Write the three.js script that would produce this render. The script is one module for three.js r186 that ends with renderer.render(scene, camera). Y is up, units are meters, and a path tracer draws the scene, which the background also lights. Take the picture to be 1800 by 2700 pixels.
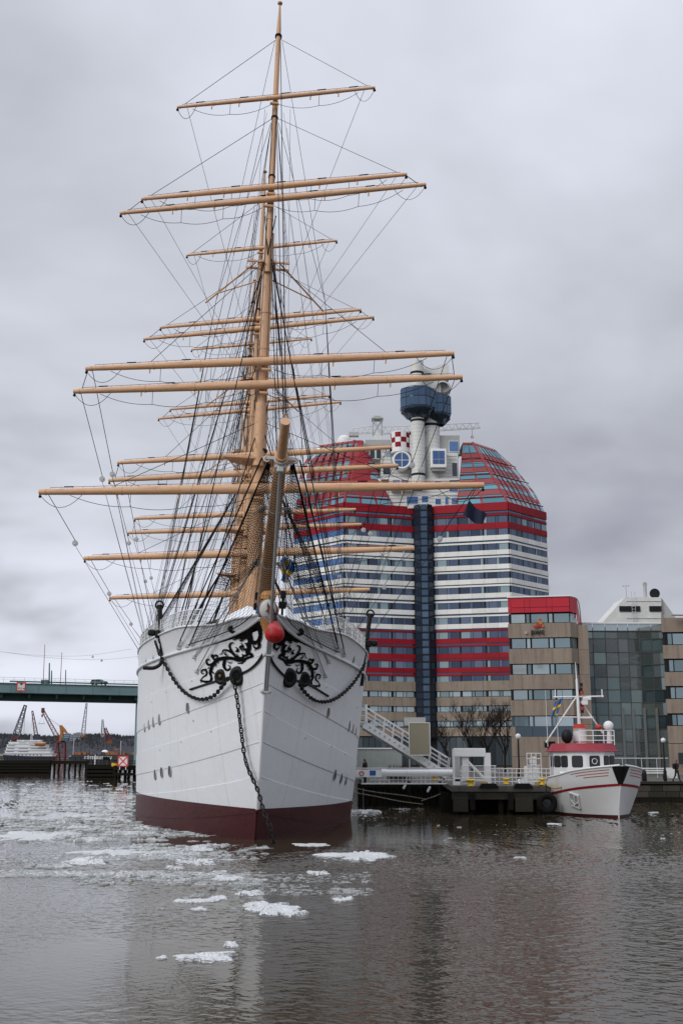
import * as THREE from 'three';
import { mergeGeometries, toCreasedNormals } from 'three/addons/utils/BufferGeometryUtils.js';
import { RoundedBoxGeometry } from 'three/addons/geometries/RoundedBoxGeometry.js';
import { MarchingCubes } from 'three/addons/objects/MarchingCubes.js';
import { FontLoader } from 'three/addons/loaders/FontLoader.js';
import { TextGeometry } from 'three/addons/geometries/TextGeometry.js';

// ---------------------------------------------------------------- camera, sky, sun, exposure
const scene = new THREE.Scene();
const EYE = 3.6, PITCH = 12.1 * Math.PI / 180;
const camera = new THREE.PerspectiveCamera(2 * Math.atan(1350 / 3005) * 180 / Math.PI, 2 / 3, 0.5, 6000);
camera.rotation.order = 'YXZ';
camera.position.set(0, EYE, 0);
camera.rotation.x = PITCH;
camera.updateMatrixWorld();

function mulberry(a) { return () => { a |= 0; a = a + 0x6D2B79F5 | 0; let t = Math.imul(a ^ a >>> 15, 1 | a); t = t + Math.imul(t ^ t >>> 7, 61 | t) ^ t; return ((t ^ t >>> 14) >>> 0) / 4294967296; }; }
const rnd = mulberry(20240);
const rr = (a, b) => a + (b - a) * rnd();
const clamp = (x, a, b) => Math.max(a, Math.min(b, x));
const sstep = (a, b, x) => { const t = clamp((x - a) / (b - a), 0, 1); return t * t * (3 - 2 * t); };
const lerp = (a, b, t) => a + (b - a) * t;
const PERM = new Uint16Array(1024); { const r = mulberry(7); const p = [...Array(512).keys()]; for (let i = 511; i > 0; i--) { const j = Math.floor(r() * (i + 1)); [p[i], p[j]] = [p[j], p[i]]; } for (let i = 0; i < 1024; i++) PERM[i] = p[i & 511]; }
function vnoise(x, y) {
  const xi = Math.floor(x), yi = Math.floor(y), xf = x - xi, yf = y - yi;
  const u = xf * xf * xf * (xf * (xf * 6 - 15) + 10), v = yf * yf * yf * (yf * (yf * 6 - 15) + 10);
  const h = (i, j) => PERM[(PERM[i & 511] + (j & 511)) & 1023] / 511;
  return lerp(lerp(h(xi, yi), h(xi + 1, yi), u), lerp(h(xi, yi + 1), h(xi + 1, yi + 1), u), v) * 2 - 1;
}
function fbm(x, y, o = 5, g = 0.5) { let a = 1, s = 0, n = 0; for (let i = 0; i < o; i++) { s += a * vnoise(x + 17.3 * i, y - 9.1 * i); n += a; a *= g; x *= 2.03; y *= 2.03; } return s / n; }

const SUNDIR = new THREE.Vector3(-0.60, 0.56, 0.60).normalize();
{ // overcast sky, air and cloud only
  const W = 2048, H = 1024, d = new Float32Array(W * H * 4);
  for (let j = 0; j < H; j++) {
    const el = (j + 0.5) / H * Math.PI - Math.PI / 2, se = Math.sin(el), ce = Math.cos(el);
    for (let i = 0; i < W; i++) {
      const az = (i + 0.5) / W * 2 * Math.PI - Math.PI;       // three: u = atan2(z, x) / 2pi + 0.5
      const x = ce * Math.cos(az), z = ce * Math.sin(az), k = (j * W + i) * 4;
      const up = Math.max(se, 0.0);
      const q = 1 / (up + 0.22), px = x * q, pz = z * q;
      const warp = fbm(px * 0.7 + 38.19, pz * 0.7 + 4.67, 3);
      const n = fbm(px * 1.0 + warp * 0.8 + 106.8, pz * 1.0 + warp * 0.6 + 48.27, 6, 0.52);
      const n2 = fbm(px * 2.3 + 5.1 + warp, pz * 2.9 + 8.8, 5, 0.55);
      const toSun = x * SUNDIR.x + se * SUNDIR.y + z * SUNDIR.z;
      const overcast = 0.455 + 0.24 * up + 0.6 * up ** 4 + 0.05 * toSun;
      let L = overcast * (1 + 0.30 * n + 0.22 * n2);
      const low = Math.exp(-up * up / 0.085), side = sstep(0.15, -0.3, x);
      L += low * (0.05 + 0.27 * side) * sstep(-0.75, 0.3, n2 * 0.9 + n * 0.5);
      const blue = 1 + 0.05 * sstep(0.55, 0.3, L);
      d[k] = L * 0.925; d[k + 1] = L * 0.966; d[k + 2] = L * 1.09 * blue; d[k + 3] = 1;
      if (se < 0) { const t = sstep(0, -0.2, se); d[k] = lerp(d[k], 0.16, t); d[k + 1] = lerp(d[k + 1], 0.16, t); d[k + 2] = lerp(d[k + 2], 0.16, t); }
    }
  }
  const sky = new THREE.DataTexture(d, W, H, THREE.RGBAFormat, THREE.FloatType);
  sky.mapping = THREE.EquirectangularReflectionMapping; sky.magFilter = THREE.LinearFilter; sky.minFilter = THREE.LinearFilter;
  sky.colorSpace = THREE.LinearSRGBColorSpace; sky.needsUpdate = true;
  scene.background = sky; scene.environment = sky;
}
const sun = new THREE.DirectionalLight(new THREE.Color().setRGB(1, 0.965, 0.91), 1.45);
sun.position.copy(SUNDIR).multiplyScalar(260).add(new THREE.Vector3(0, 0, -90));
sun.target.position.set(0, 10, -90); scene.add(sun, sun.target);
sun.castShadow = true; sun.shadow.radius = 60; sun.shadow.mapSize.set(2048, 2048);
Object.assign(sun.shadow.camera, { left: -160, right: 160, top: 160, bottom: -160, near: 1, far: 700 });
const renderer = new THREE.WebGLRenderer({ antialias: true });
renderer.setSize(682, 1024);
renderer.shadowMap.enabled = true;
renderer.toneMapping = THREE.LinearToneMapping;
renderer.toneMappingExposure = 1.03;

// ---------------------------------------------------------------- helpers
const V = (x, y, z) => new THREE.Vector3(x, y, z);
const lin = (r, g, b) => new THREE.Color().setRGB(r, g, b);
function at(px, py, depth) {               // a sight line of the survey photograph cut at a measured depth (metres along the ground)
  const x = (px - 900) / 3005, y = -(py - 1350) / 3005, c = Math.cos(PITCH), s = Math.sin(PITCH), w = c - y * s;
  return V(x / w * depth, (y * c + s) / w * depth + EYE, -depth);
}
function onWater(px, py, h = 0) {
  const x = (px - 900) / 3005, y = -(py - 1350) / 3005, c = Math.cos(PITCH), s = Math.sin(PITCH), k = (h - EYE) / (y * c + s);
  return V(x * k, h, -(c - y * s) * k);
}
const taken = new Map();
function numbered(n) { const k = (taken.get(n) || 0); taken.set(n, k + 1); return k ? `${n}_${String(k).padStart(3, '0')}` : n; }
function shade(o) { o.traverse(m => { if (m.isMesh) { m.castShadow = true; m.receiveShadow = true; } }); return o; }
function mesh(name, geo, mat, parent) {
  if (Array.isArray(geo)) geo = merge(geo);
  const m = new THREE.Mesh(geo, mat); m.name = parent ? name : numbered(name); m.castShadow = m.receiveShadow = true;
  (parent || scene).add(m); return m;
}
function tag(o, label, category, group, kind) { Object.assign(o.userData, { label }); if (category) o.userData.category = category; if (group) o.userData.group = group; if (kind) o.userData.kind = kind; return o; }
function thing(name, label, category, pos = [0, 0, 0], turn = 0, group) {
  const o = new THREE.Group(); o.name = numbered(name); o.position.set(...pos); o.rotation.y = turn; scene.add(o); return tag(o, label, category, group);
}
function struct(name, geo, mat, label) { const m = mesh(name, geo, mat); m.userData.kind = 'structure'; if (label) m.userData.label = label; return m; }
function merge(list) {
  const fix = list.filter(Boolean).map(g => { let q = g.index ? g.toNonIndexed() : g.clone(); for (const k of Object.keys(q.attributes)) if (!['position', 'normal', 'uv'].includes(k)) q.deleteAttribute(k); if (!q.attributes.uv) q.setAttribute('uv', new THREE.BufferAttribute(new Float32Array(q.attributes.position.count * 2), 2)); return q; });
  return mergeGeometries(fix);
}
const bx = (w, h, d, x = 0, y = 0, z = 0, ry = 0) => { const g = new THREE.BoxGeometry(w, h, d); if (ry) g.rotateY(ry); return g.translate(x, y, z); };
const rbx = (w, h, d, x = 0, y = 0, z = 0, r = 0.03) => new RoundedBoxGeometry(w, h, d, 1, Math.min(r, w / 2.1, h / 2.1, d / 2.1)).translate(x, y, z);
function bar(p, q, r, sides = 6, r2 = r, open = false) {
  const d = q.clone().sub(p), L = d.length(), g = new THREE.CylinderGeometry(r2, r, L, sides, 1, open);
  g.applyQuaternion(new THREE.Quaternion().setFromUnitVectors(V(0, 1, 0), d.normalize()));
  return g.translate((p.x + q.x) / 2, (p.y + q.y) / 2, (p.z + q.z) / 2);
}
function tube(pts, r, seg = 16, sides = 6, closed = false) { return new THREE.TubeGeometry(new THREE.CatmullRomCurve3(pts, closed, 'centripetal'), seg, r, sides, closed); }
function sag(p, q, drop, n = 8) { const o = []; for (let i = 0; i <= n; i++) { const t = i / n, v = p.clone().lerp(q, t); v.y -= drop * 4 * t * (1 - t); o.push(v); } return o; }
function lathe(pts, seg = 16) { return new THREE.LatheGeometry(pts.map(p => new THREE.Vector2(p[0], p[1])), seg); }
function prism(pts, h, y0 = 0) { // plan polygon [x, depth] extruded upward
  const s = new THREE.Shape(pts.map(p => new THREE.Vector2(p[0], p[1]))); const g = new THREE.ExtrudeGeometry(s, { depth: h, bevelEnabled: false });
  return g.rotateX(-Math.PI / 2).translate(0, y0, 0);
}
const UNIT = new THREE.BoxGeometry(1, 1, 1);
function grid(nu, nv, f, flip) { // f(u, v) -> Vector3
  const p = [], uv = [], id = [];
  for (let j = 0; j <= nv; j++) for (let i = 0; i <= nu; i++) { const q = f(i / nu, j / nv); p.push(q.x, q.y, q.z); uv.push(i / nu, j / nv); }
  for (let j = 0; j < nv; j++) for (let i = 0; i < nu; i++) { const a = j * (nu + 1) + i, b = a + 1, c = a + nu + 1, d = c + 1; flip ? id.push(a, c, b, b, c, d) : id.push(a, b, c, b, d, c); }
  const g = new THREE.BufferGeometry(); g.setAttribute('position', new THREE.Float32BufferAttribute(p, 3)); g.setAttribute('uv', new THREE.Float32BufferAttribute(uv, 2)); g.setIndex(id); g.computeVertexNormals(); return g;
}
function metreUV(g, s = 1) { // box-projected uv in metres
  if (g.index) g = g.toNonIndexed(); const p = g.attributes.position, n = g.attributes.normal, uv = new Float32Array(p.count * 2);
  for (let i = 0; i < p.count; i++) { const ax = Math.abs(n.getX(i)), ay = Math.abs(n.getY(i)), az = Math.abs(n.getZ(i)); let u, v; if (ay > ax && ay > az) { u = p.getX(i); v = p.getZ(i); } else if (ax > az) { u = p.getZ(i); v = p.getY(i); } else { u = p.getX(i); v = p.getY(i); } uv[2 * i] = u * s; uv[2 * i + 1] = v * s; }
  g.setAttribute('uv', new THREE.BufferAttribute(uv, 2)); return g;
}
// tileable-looking noise textures (colour grain only)
function noiseTex(size, f, srgb = false, rep = 1) {
  const d = new Uint8Array(size * size * 4);
  for (let j = 0; j < size; j++) for (let i = 0; i < size; i++) { const c = f(i / size, j / size), k = (j * size + i) * 4; for (let m = 0; m < 3; m++) d[k + m] = clamp(Math.round((Array.isArray(c) ? c[m] : c) * 255), 0, 255); d[k + 3] = 255; }
  const t = new THREE.DataTexture(d, size, size); t.magFilter = THREE.LinearFilter; t.minFilter = THREE.LinearMipmapLinearFilter; t.generateMipmaps = true; t.wrapS = t.wrapT = THREE.RepeatWrapping; t.repeat.set(rep, rep); if (srgb) t.colorSpace = THREE.SRGBColorSpace; t.needsUpdate = true; return t;
}
function tfbm(u, v, p, o = 5, g = 0.55) { // periodic fbm over [0,1)
  let a = 1, s = 0, n = 0; for (let i = 0; i < o; i++) {
    const x = u * p, y = v * p, xi = Math.floor(x), yi = Math.floor(y), xf = x - xi, yf = y - yi, su = xf * xf * (3 - 2 * xf), sv = yf * yf * (3 - 2 * yf);
    const h = (m, k) => PERM[(PERM[((m % p) + p) % p + 31 * i & 511] + (((k % p) + p) % p)) & 1023] / 511;
    s += a * (lerp(lerp(h(xi, yi), h(xi + 1, yi), su), lerp(h(xi, yi + 1), h(xi + 1, yi + 1), su), sv) * 2 - 1); n += a; a *= g; p *= 2;
  } return s / n;
}
const M = {};
const matte = (c, rough = 0.8, sp = 0.25, o = {}) => new THREE.MeshPhysicalMaterial({ color: c, roughness: rough, specularIntensity: sp, side: THREE.DoubleSide, ...o });
const std = (c, rough = 0.6, o = {}) => new THREE.MeshStandardMaterial({ color: c, roughness: rough, side: THREE.DoubleSide, ...o });
const texGrain = noiseTex(512, (u, v) => 0.86 + 0.10 * tfbm(u, v, 6, 6) + 0.05 * tfbm(u + 0.3, v, 40, 2));
const texConc = noiseTex(1024, (u, v) => { const n = tfbm(u, v, 5, 6), st = Math.max(0, tfbm(u, v * 0.06 + 0.2, 16, 4) - 0.06) * (0.5 + 0.5 * tfbm(u, v, 3, 3)), g = tfbm(u, v, 110, 2); const k = 0.84 + 0.11 * n + 0.09 * g - 0.75 * st; return [k, k * 0.99, k * 0.98]; });
const texPaint = noiseTex(1024, (u, v) => { const n = tfbm(u, v, 4, 6), f = tfbm(u, v, 60, 3), dr = Math.max(0, tfbm(u, v * 0.05, 30, 4) - 0.24) * 0.4; const k = 0.965 + 0.03 * n + 0.02 * f - dr * 0.6; return [k, k * (1 - dr * 0.25), k * (1 - dr * 0.55)]; });
const texRed = noiseTex(512, (u, v) => { const n = tfbm(u, v, 5, 6), w = sstep(0.14, 0.5, tfbm(u + 0.4, v, 4, 5)) * 0.45; const k = 0.80 + 0.20 * n; return [k + w * 0.15, k * 0.97 + w * 0.22, k * 0.97 + w * 0.22]; });
const texBump = noiseTex(512, (u, v) => 0.5 + 0.5 * tfbm(u, v, 12, 5));
const rep = (t, s) => { const c = t.clone(); c.repeat.set(s, s); c.needsUpdate = true; return c; };
M.hull = std(lin(0.775, 0.795, 0.82), 0.42, { map: rep(texPaint, 0.12), bumpMap: rep(texBump, 0.1), bumpScale: 0.022 });
M.boot = std(lin(0.075, 0.010, 0.012), 0.5, { map: rep(texRed, 0.15), bumpMap: rep(texBump, 0.5), bumpScale: 0.012 });
M.white = std(lin(0.78, 0.78, 0.77), 0.45);
M.whiteRail = std(lin(0.72, 0.72, 0.71), 0.5);
const texSpar = noiseTex(512, (u, v) => { const n = tfbm(u, v, 6, 5), st = Math.max(0, tfbm(u, v * 0.25, 24, 4) - 0.1), w = sstep(0.3, 0.55, tfbm(u + 0.2, v, 9, 4)); const k = 0.9 + 0.09 * n - 0.35 * st - 0.12 * w; return [k, k * (1 - 0.1 * st), k * (1 - 0.15 * st)]; }); texSpar.repeat.set(1, 5);
M.spar = std(lin(0.69, 0.415, 0.235), 0.55, { map: texSpar });
M.sparDk = std(lin(0.42, 0.22, 0.10), 0.6);
M.rope = matte(lin(0.014, 0.014, 0.015), 0.9);
M.wire = matte(lin(0.045, 0.045, 0.047), 0.8);
M.black = matte(lin(0.008, 0.008, 0.009), 0.5, 0.5);
M.iron = matte(lin(0.013, 0.011, 0.010), 0.55, 0.5, { map: rep(texGrain, 3) });
M.steel = std(lin(0.42, 0.43, 0.44), 0.45, { metalness: 0.5 });
M.galv = std(lin(0.50, 0.51, 0.51), 0.55);
M.gold = std(lin(0.40, 0.19, 0.05), 0.5);
M.cover = std(lin(0.66, 0.67, 0.67), 0.8, { map: rep(texGrain, 1) });
M.deck = std(lin(0.25, 0.20, 0.14), 0.8);
M.red = std(lin(0.62, 0.035, 0.03), 0.45);
M.navy = std(lin(0.006, 0.010, 0.035), 0.8);
M.blue = std(lin(0.02, 0.10, 0.32), 0.6);
M.yellow = std(lin(0.72, 0.47, 0.02), 0.55);
M.rust = std(lin(0.30, 0.12, 0.045), 0.85);
M.dark = matte(lin(0.010, 0.010, 0.010), 0.85);
M.glassDk = new THREE.MeshStandardMaterial({ color: lin(0.02, 0.022, 0.025), roughness: 0.08, side: THREE.DoubleSide });
const coated = (r, g, b, ro = 0.06, me = 0.55) => new THREE.MeshStandardMaterial({ color: lin(r, g, b), roughness: ro, metalness: me, side: THREE.DoubleSide });
M.pane = [coated(0.10, 0.14, 0.21), coated(0.075, 0.11, 0.17), coated(0.14, 0.18, 0.25), coated(0.05, 0.07, 0.11), coated(0.085, 0.12, 0.185), coated(0.24, 0.33, 0.36, 0.3, 0.2)];
M.paneBlue = [coated(0.10, 0.20, 0.42), coated(0.13, 0.24, 0.46), coated(0.08, 0.15, 0.32)];
M.paneTeal = [coated(0.13, 0.30, 0.36), coated(0.16, 0.36, 0.42), coated(0.10, 0.24, 0.30)];
M.panePale = [coated(0.34, 0.42, 0.44), coated(0.28, 0.36, 0.39), coated(0.40, 0.47, 0.49), coated(0.20, 0.27, 0.29)];
M.paneDark = [coated(0.035, 0.045, 0.05, 0.06, 0.4), coated(0.055, 0.07, 0.075, 0.06, 0.4), coated(0.08, 0.10, 0.105, 0.06, 0.4), coated(0.045, 0.06, 0.07, 0.06, 0.4)];
M.shaftGlass = [coated(0.035, 0.055, 0.085, 0.08, 0.5), coated(0.028, 0.042, 0.07, 0.08, 0.5)];
M.shaftPane = [coated(0.075, 0.125, 0.20), coated(0.06, 0.105, 0.17)];
M.mullion = matte(lin(0.014, 0.015, 0.017), 0.6, 0.4);
M.bandWhite = [std(lin(0.82, 0.815, 0.77), 0.55, { map: rep(texGrain, 0.9) }), std(lin(0.79, 0.785, 0.745), 0.55, { map: rep(texPaint, 0.7) }), std(lin(0.84, 0.835, 0.80), 0.55, { map: rep(texPaint, 0.5) })];
M.bandRed = [matte(lin(0.27, 0.004, 0.013), 0.6, 0.5), matte(lin(0.235, 0.0035, 0.011), 0.6, 0.5), matte(lin(0.30, 0.005, 0.014), 0.6, 0.5)];
M.redDull = [std(lin(0.25, 0.02, 0.03), 0.4), std(lin(0.22, 0.017, 0.026), 0.4)];
M.redFrame = std(lin(0.30, 0.01, 0.016), 0.45);
M.concrete = [0, 1, 2].map(i => std(lin(0.315 + 0.015 * i, 0.255 + 0.012 * i, 0.20 + 0.01 * i), 0.9, { map: (() => { const t = rep(texConc, 1); t.repeat.set(0.8, 0.3); t.offset.set(i * 0.37, i * 0.21); return t; })(), bumpMap: rep(texBump, 1.2), bumpScale: 0.006 }));
M.clad = std(lin(0.76, 0.76, 0.73), 0.55, { map: rep(texGrain, 0.25) });
M.cladGrey = std(lin(0.48, 0.48, 0.46), 0.6, { map: rep(texGrain, 0.3) });
M.quay = std(lin(0.036, 0.033, 0.022), 0.95, { map: rep(texConc, 0.16), bumpMap: rep(texBump, 0.7), bumpScale: 0.03 });
M.wetWood = matte(lin(0.014, 0.013, 0.009), 0.85, 0.3, { map: rep(texConc, 0.3) });
M.bridge = std(lin(0.21, 0.34, 0.35), 0.55, { map: rep(texGrain, 0.2) });
M.bridgeDk = std(lin(0.05, 0.11, 0.105), 0.6);
M.paving = std(lin(0.10, 0.094, 0.083), 0.9, { map: rep(texConc, 0.2) });
const pick = a => a[Math.floor(rnd() * a.length) % a.length];

// ---------------------------------------------------------------- water
const BOW = V(-3.82, 0, -52.26), YAW = Math.atan(0.11), HEEL = -0.034;
{
  const r = mulberry(99), waves = [];
  for (let i = 0; i < 46; i++) {
    const lam = 0.125 * Math.pow(7, Math.pow(r(), 1.6)), k = 2 * Math.PI / lam, th = (r() - 0.5) * 2.5 + 0.15;
    waves.push({ lam, kx: k * Math.sin(th), kz: k * Math.cos(th), a: 0.034 * Math.pow(lam / 0.3, -0.3) / k * (0.6 + 0.8 * r()), ph: r() * 6.283 });
  }
  const NC = 640, rows = [];
  for (let D = 13.5; D < 40; D *= 1.0021) rows.push(D);
  for (let D = 40; D < 62; D *= 1.003) rows.push(D);
  for (let D = 62; D < 3400; D *= 1.013) rows.push(D);
  const calm = (x, D) => { // flat near the slush and in the lee of the hull and quay
    const dx = (x + 5) / 15, dz = (D - 53) / 11.5, near = Math.exp(-Math.pow(dx * dx + dz * dz, 2));
    const slush = Math.exp(-Math.pow((D - 68) / 18, 4)) * sstep(2, -6, x);
    const lee = Math.exp(-Math.pow((D - 66) / 12, 2)) * sstep(0, 5, x) * 0.7;
    const gust = 0.58 + 0.95 * fbm(x * 0.06 + 4, D * 0.075 + 1, 3);
    return clamp(gust * (1 - 0.97 * Math.max(near, slush, lee)), 0.025, 1.3);
  };
  const P = [], N = [], UV = [], I = [];
  for (const D of rows) {
    const half = D * 0.44 + 4, cell = Math.max(2 * half / NC, D * 0.0027);
    for (let i = 0; i <= NC; i++) {
      const x = -half + 2 * half * i / NC;
      let y = 0, gx = 0, gz = 0; const A = calm(x, D);
      for (const w of waves) {
        const fade = lerp(1, 0.03, sstep(58, 120, D)), ph = w.kx * x + w.kz * D + w.ph, s = Math.sin(ph), c = Math.cos(ph);
        y += w.a * A * s * (cell < w.lam ? 1 : 0.2); gx += w.a * A * w.kx * c * fade; gz += w.a * A * w.kz * c * fade;
      }
      const nl = Math.hypot(gx, gz, 1);
      P.push(x, y, -D); N.push(-gx / nl, 1 / nl, gz / nl); UV.push(x, D);
    }
  }
  for (let j = 0; j < rows.length - 1; j++) for (let i = 0; i < NC; i++) { const a = j * (NC + 1) + i, b = a + 1, c = a + NC + 1, d = c + 1; I.push(a, b, c, b, d, c); }
  // the rest of the basin around the measured fan, a hand lower
  const base = P.length / 3; for (const [x, z] of [[-4000, 400], [4000, 400], [4000, -3600], [-4000, -3600]]) { P.push(x, -0.09, z); N.push(0, 1, 0); UV.push(x, z); }
  I.push(base, base + 1, base + 2, base, base + 2, base + 3);
  const g = new THREE.BufferGeometry(); g.setAttribute('position', new THREE.Float32BufferAttribute(P, 3)); g.setAttribute('normal', new THREE.Float32BufferAttribute(N, 3)); g.setAttribute('uv', new THREE.Float32BufferAttribute(UV, 2)); g.setIndex(I);
  const rw = mulberry(5), fine = []; for (let i = 0; i < 60; i++) { const kk = 14 + Math.floor(Math.pow(rw(), 0.8) * 60), th = (rw() - 0.5) * 2.4; fine.push([Math.round(kk * Math.sin(th)), Math.round(kk * Math.cos(th)), rw() * 6.283, 1 / Math.pow(kk, 1.15)]); }
  const SZ = 512, h = new Float32Array(SZ * SZ); let mn = 1e9, mx = -1e9;
  for (const [a, b, p, am] of fine) { const sx = [], cx = [], sy = [], cy = []; for (let i = 0; i < SZ; i++) { const u = 6.283185 * a * i / SZ + p, v = 6.283185 * b * i / SZ; sx.push(Math.sin(u)); cx.push(Math.cos(u)); sy.push(Math.sin(v)); cy.push(Math.cos(v)); } for (let j = 0; j < SZ; j++) for (let i = 0; i < SZ; i++) h[j * SZ + i] += am * (sx[i] * cy[j] + cx[i] * sy[j]); }
  for (const q of h) { if (q < mn) mn = q; if (q > mx) mx = q; }
  const bt = noiseTex(SZ, (u, v) => (h[Math.round(v * SZ) * SZ + Math.round(u * SZ)] - mn) / (mx - mn)); bt.repeat.set(1 / 5.3, 1 / 5.3);
  struct('water', g, new THREE.MeshPhysicalMaterial({ color: lin(0.048, 0.037, 0.022), roughness: 0.025, ior: 1.333, bumpMap: bt, bumpScale: 0.002, side: THREE.DoubleSide }));
}

// ---------------------------------------------------------------- the four-masted barque
const ship = thing('sailing_ship', 'white four-masted sailing ship with red underbody and tan masts moored at the quay', 'ship', [BOW.x, 0, BOW.z]);
ship.rotation.order = 'YXZ'; ship.rotation.y = YAW; ship.rotation.z = HEEL; ship.updateMatrixWorld();
const toShip = v => ship.worldToLocal(v.clone());
const W = (x, y, d) => toShip(V(x, y, -d));            // world metres -> ship metres
const A = (px, py, d) => toShip(at(px, py, d));
const table = (xs, ys) => x => { if (x <= xs[0]) return ys[0]; for (let i = 1; i < xs.length; i++) if (x <= xs[i]) return lerp(ys[i - 1], ys[i], (x - xs[i - 1]) / (xs[i] - xs[i - 1])); return ys[ys.length - 1]; };
const stemS = h => { // clipper stem, metres aft of the waterline point
  const k = table([-2, 0, 1.35, 2.5, 3.7, 5, 6.2, 7.0, 7.9, 8.5, 9.0, 9.4, 10.2], [1.3, 0, -0.80, -1.3, -1.72, -2.1, -2.45, -2.72, -3.1, -3.45, -3.85, -4.3, -5.2]); return (k(h - 0.25) + k(h) + k(h + 0.25)) / 3; };
const hb = (s, h) => { // half breadth
  const t = clamp((s - stemS(h)) / 24, 0, 1); let b = lerp(6.6, 6.85, clamp(h / 8, 0, 1)) * (1 - Math.pow(1 - t, 2.25));
  if (s > 66) b *= Math.sqrt(Math.max(0, 1 - Math.pow((s - 66) / (29 + 0.4 * Math.min(h, 8)), 2.6)));
  if (h < 1.2 && s > 60) b *= lerp(1, clamp(1 - (s - 60) / 34, 0, 1), sstep(1.2, -1, h));
  return b;
};
const hullP = (s, h, side, off = 0) => {
  const b = hb(s, h), e = 0.15, ds = (hb(s + e, h) - hb(Math.max(stemS(h), s - e), h)) / (s + e - Math.max(stemS(h), s - e)), dh = (hb(s, h + e) - hb(s, h - e)) / (2 * e);
  const n = V(1, -dh, ds).normalize();
  return V(side * Math.max(0, b + off * n.x), h + off * n.y * 0.3, -s + off * n.z);
};
const sheer = s => { const q = clamp(s + 4, 0, 100); return 8.22 + 0.75 * Math.exp(-q / 7) + 0.55 * Math.exp(-q / 1.6) + 0.00035 * Math.max(0, s - 25) * Math.max(0, s - 25) * 0.6; };
const bulwark = s => sheer(s) + 1.12 * (0.5 + 0.5 * sstep(-2, 4, s)) * sstep(-4.4, -1.8, s);
const BOOT = 1.35;
const seam = (h0, drop) => s => h0 - drop * (1 - Math.exp(-(s + 2.5) / 9));
const seams = [() => -1.6, seam(1.2, 1.35), seam(2.75, 1.75), seam(4.25, 2.2), seam(5.55, 2.35), seam(6.75, 2.3), seam(7.95, 1.75), s => Math.max(sheer(s) - 0.02, 0)];
const SS = []; for (let i = 0; i <= 72; i++) SS.push(Math.pow(i / 72, 1.7) * 103);
function strake(lo, hi, side, off, name, mat) {
  const g = grid(72, 6, (u, v) => {
    const q = SS[Math.round(u * 72)];
    const hl = lo(q - 2.5), hh = hi(q - 2.5), h = lerp(hl, hh, v);
    return hullP(stemS(h) + Math.min(q, 96.5 - stemS(h)), h, side, off * sstep(0, 1.2, q));
  }, side > 0);
  // a lip along the upper lap
  const p = g.attributes.position, uv = new Float32Array(p.count * 2);
  for (let i = 0; i < p.count; i++) { uv[2 * i] = -p.getZ(i); uv[2 * i + 1] = p.getY(i); } g.setAttribute('uv', new THREE.BufferAttribute(uv, 2));
  return mesh(name, g, mat, ship);
}
for (const side of [-1, 1]) for (let j = 0; j < seams.length - 1; j++) {
  const off = (j % 2) ? 0.028 : 0.0, lo = seams[j], hi = seams[j + 1];
  if (j <= 2) strake(s => Math.min(lo(s), BOOT), s => Math.min(hi(s) , BOOT), side, off, 'boot_strake', M.boot);
  if (j >= 1) strake(s => Math.max(lo(s), BOOT), s => Math.max(hi(s), BOOT), side, off, 'hull_strake', M.hull);
}
// lap welds and the stem bar
for (const side of [-1, 1]) for (let j = 1; j < seams.length - 1; j++) {
  const pts = []; for (let q = 0.1; q < 70; q *= 1.22) { const h = seams[j](q - 2.5); if (h > -0.3) pts.push(hullP(stemS(h) + q, h, side, 0.012)); }
  if (pts.length > 3) { const m = mesh('plate_lap', tube(pts, 0.017, 60, 5), M.hull, ship); if (pts[pts.length - 1].y < BOOT && j === 1) m.material = M.boot; }
}
{ const pw = [], pr = []; for (let h = BOOT; h <= 9.4; h += 0.2) pw.push(V(0, h, -stemS(h) + 0.04)); for (let h = -1.6; h <= BOOT + 0.01; h += 0.2) pr.push(V(0, h, -stemS(h) + 0.04));
  mesh('stem_bar', tube(pw, 0.085, 40, 8), M.hull, ship); mesh('stem_bar', tube(pr, 0.085, 16, 8), M.boot, ship); }
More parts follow.
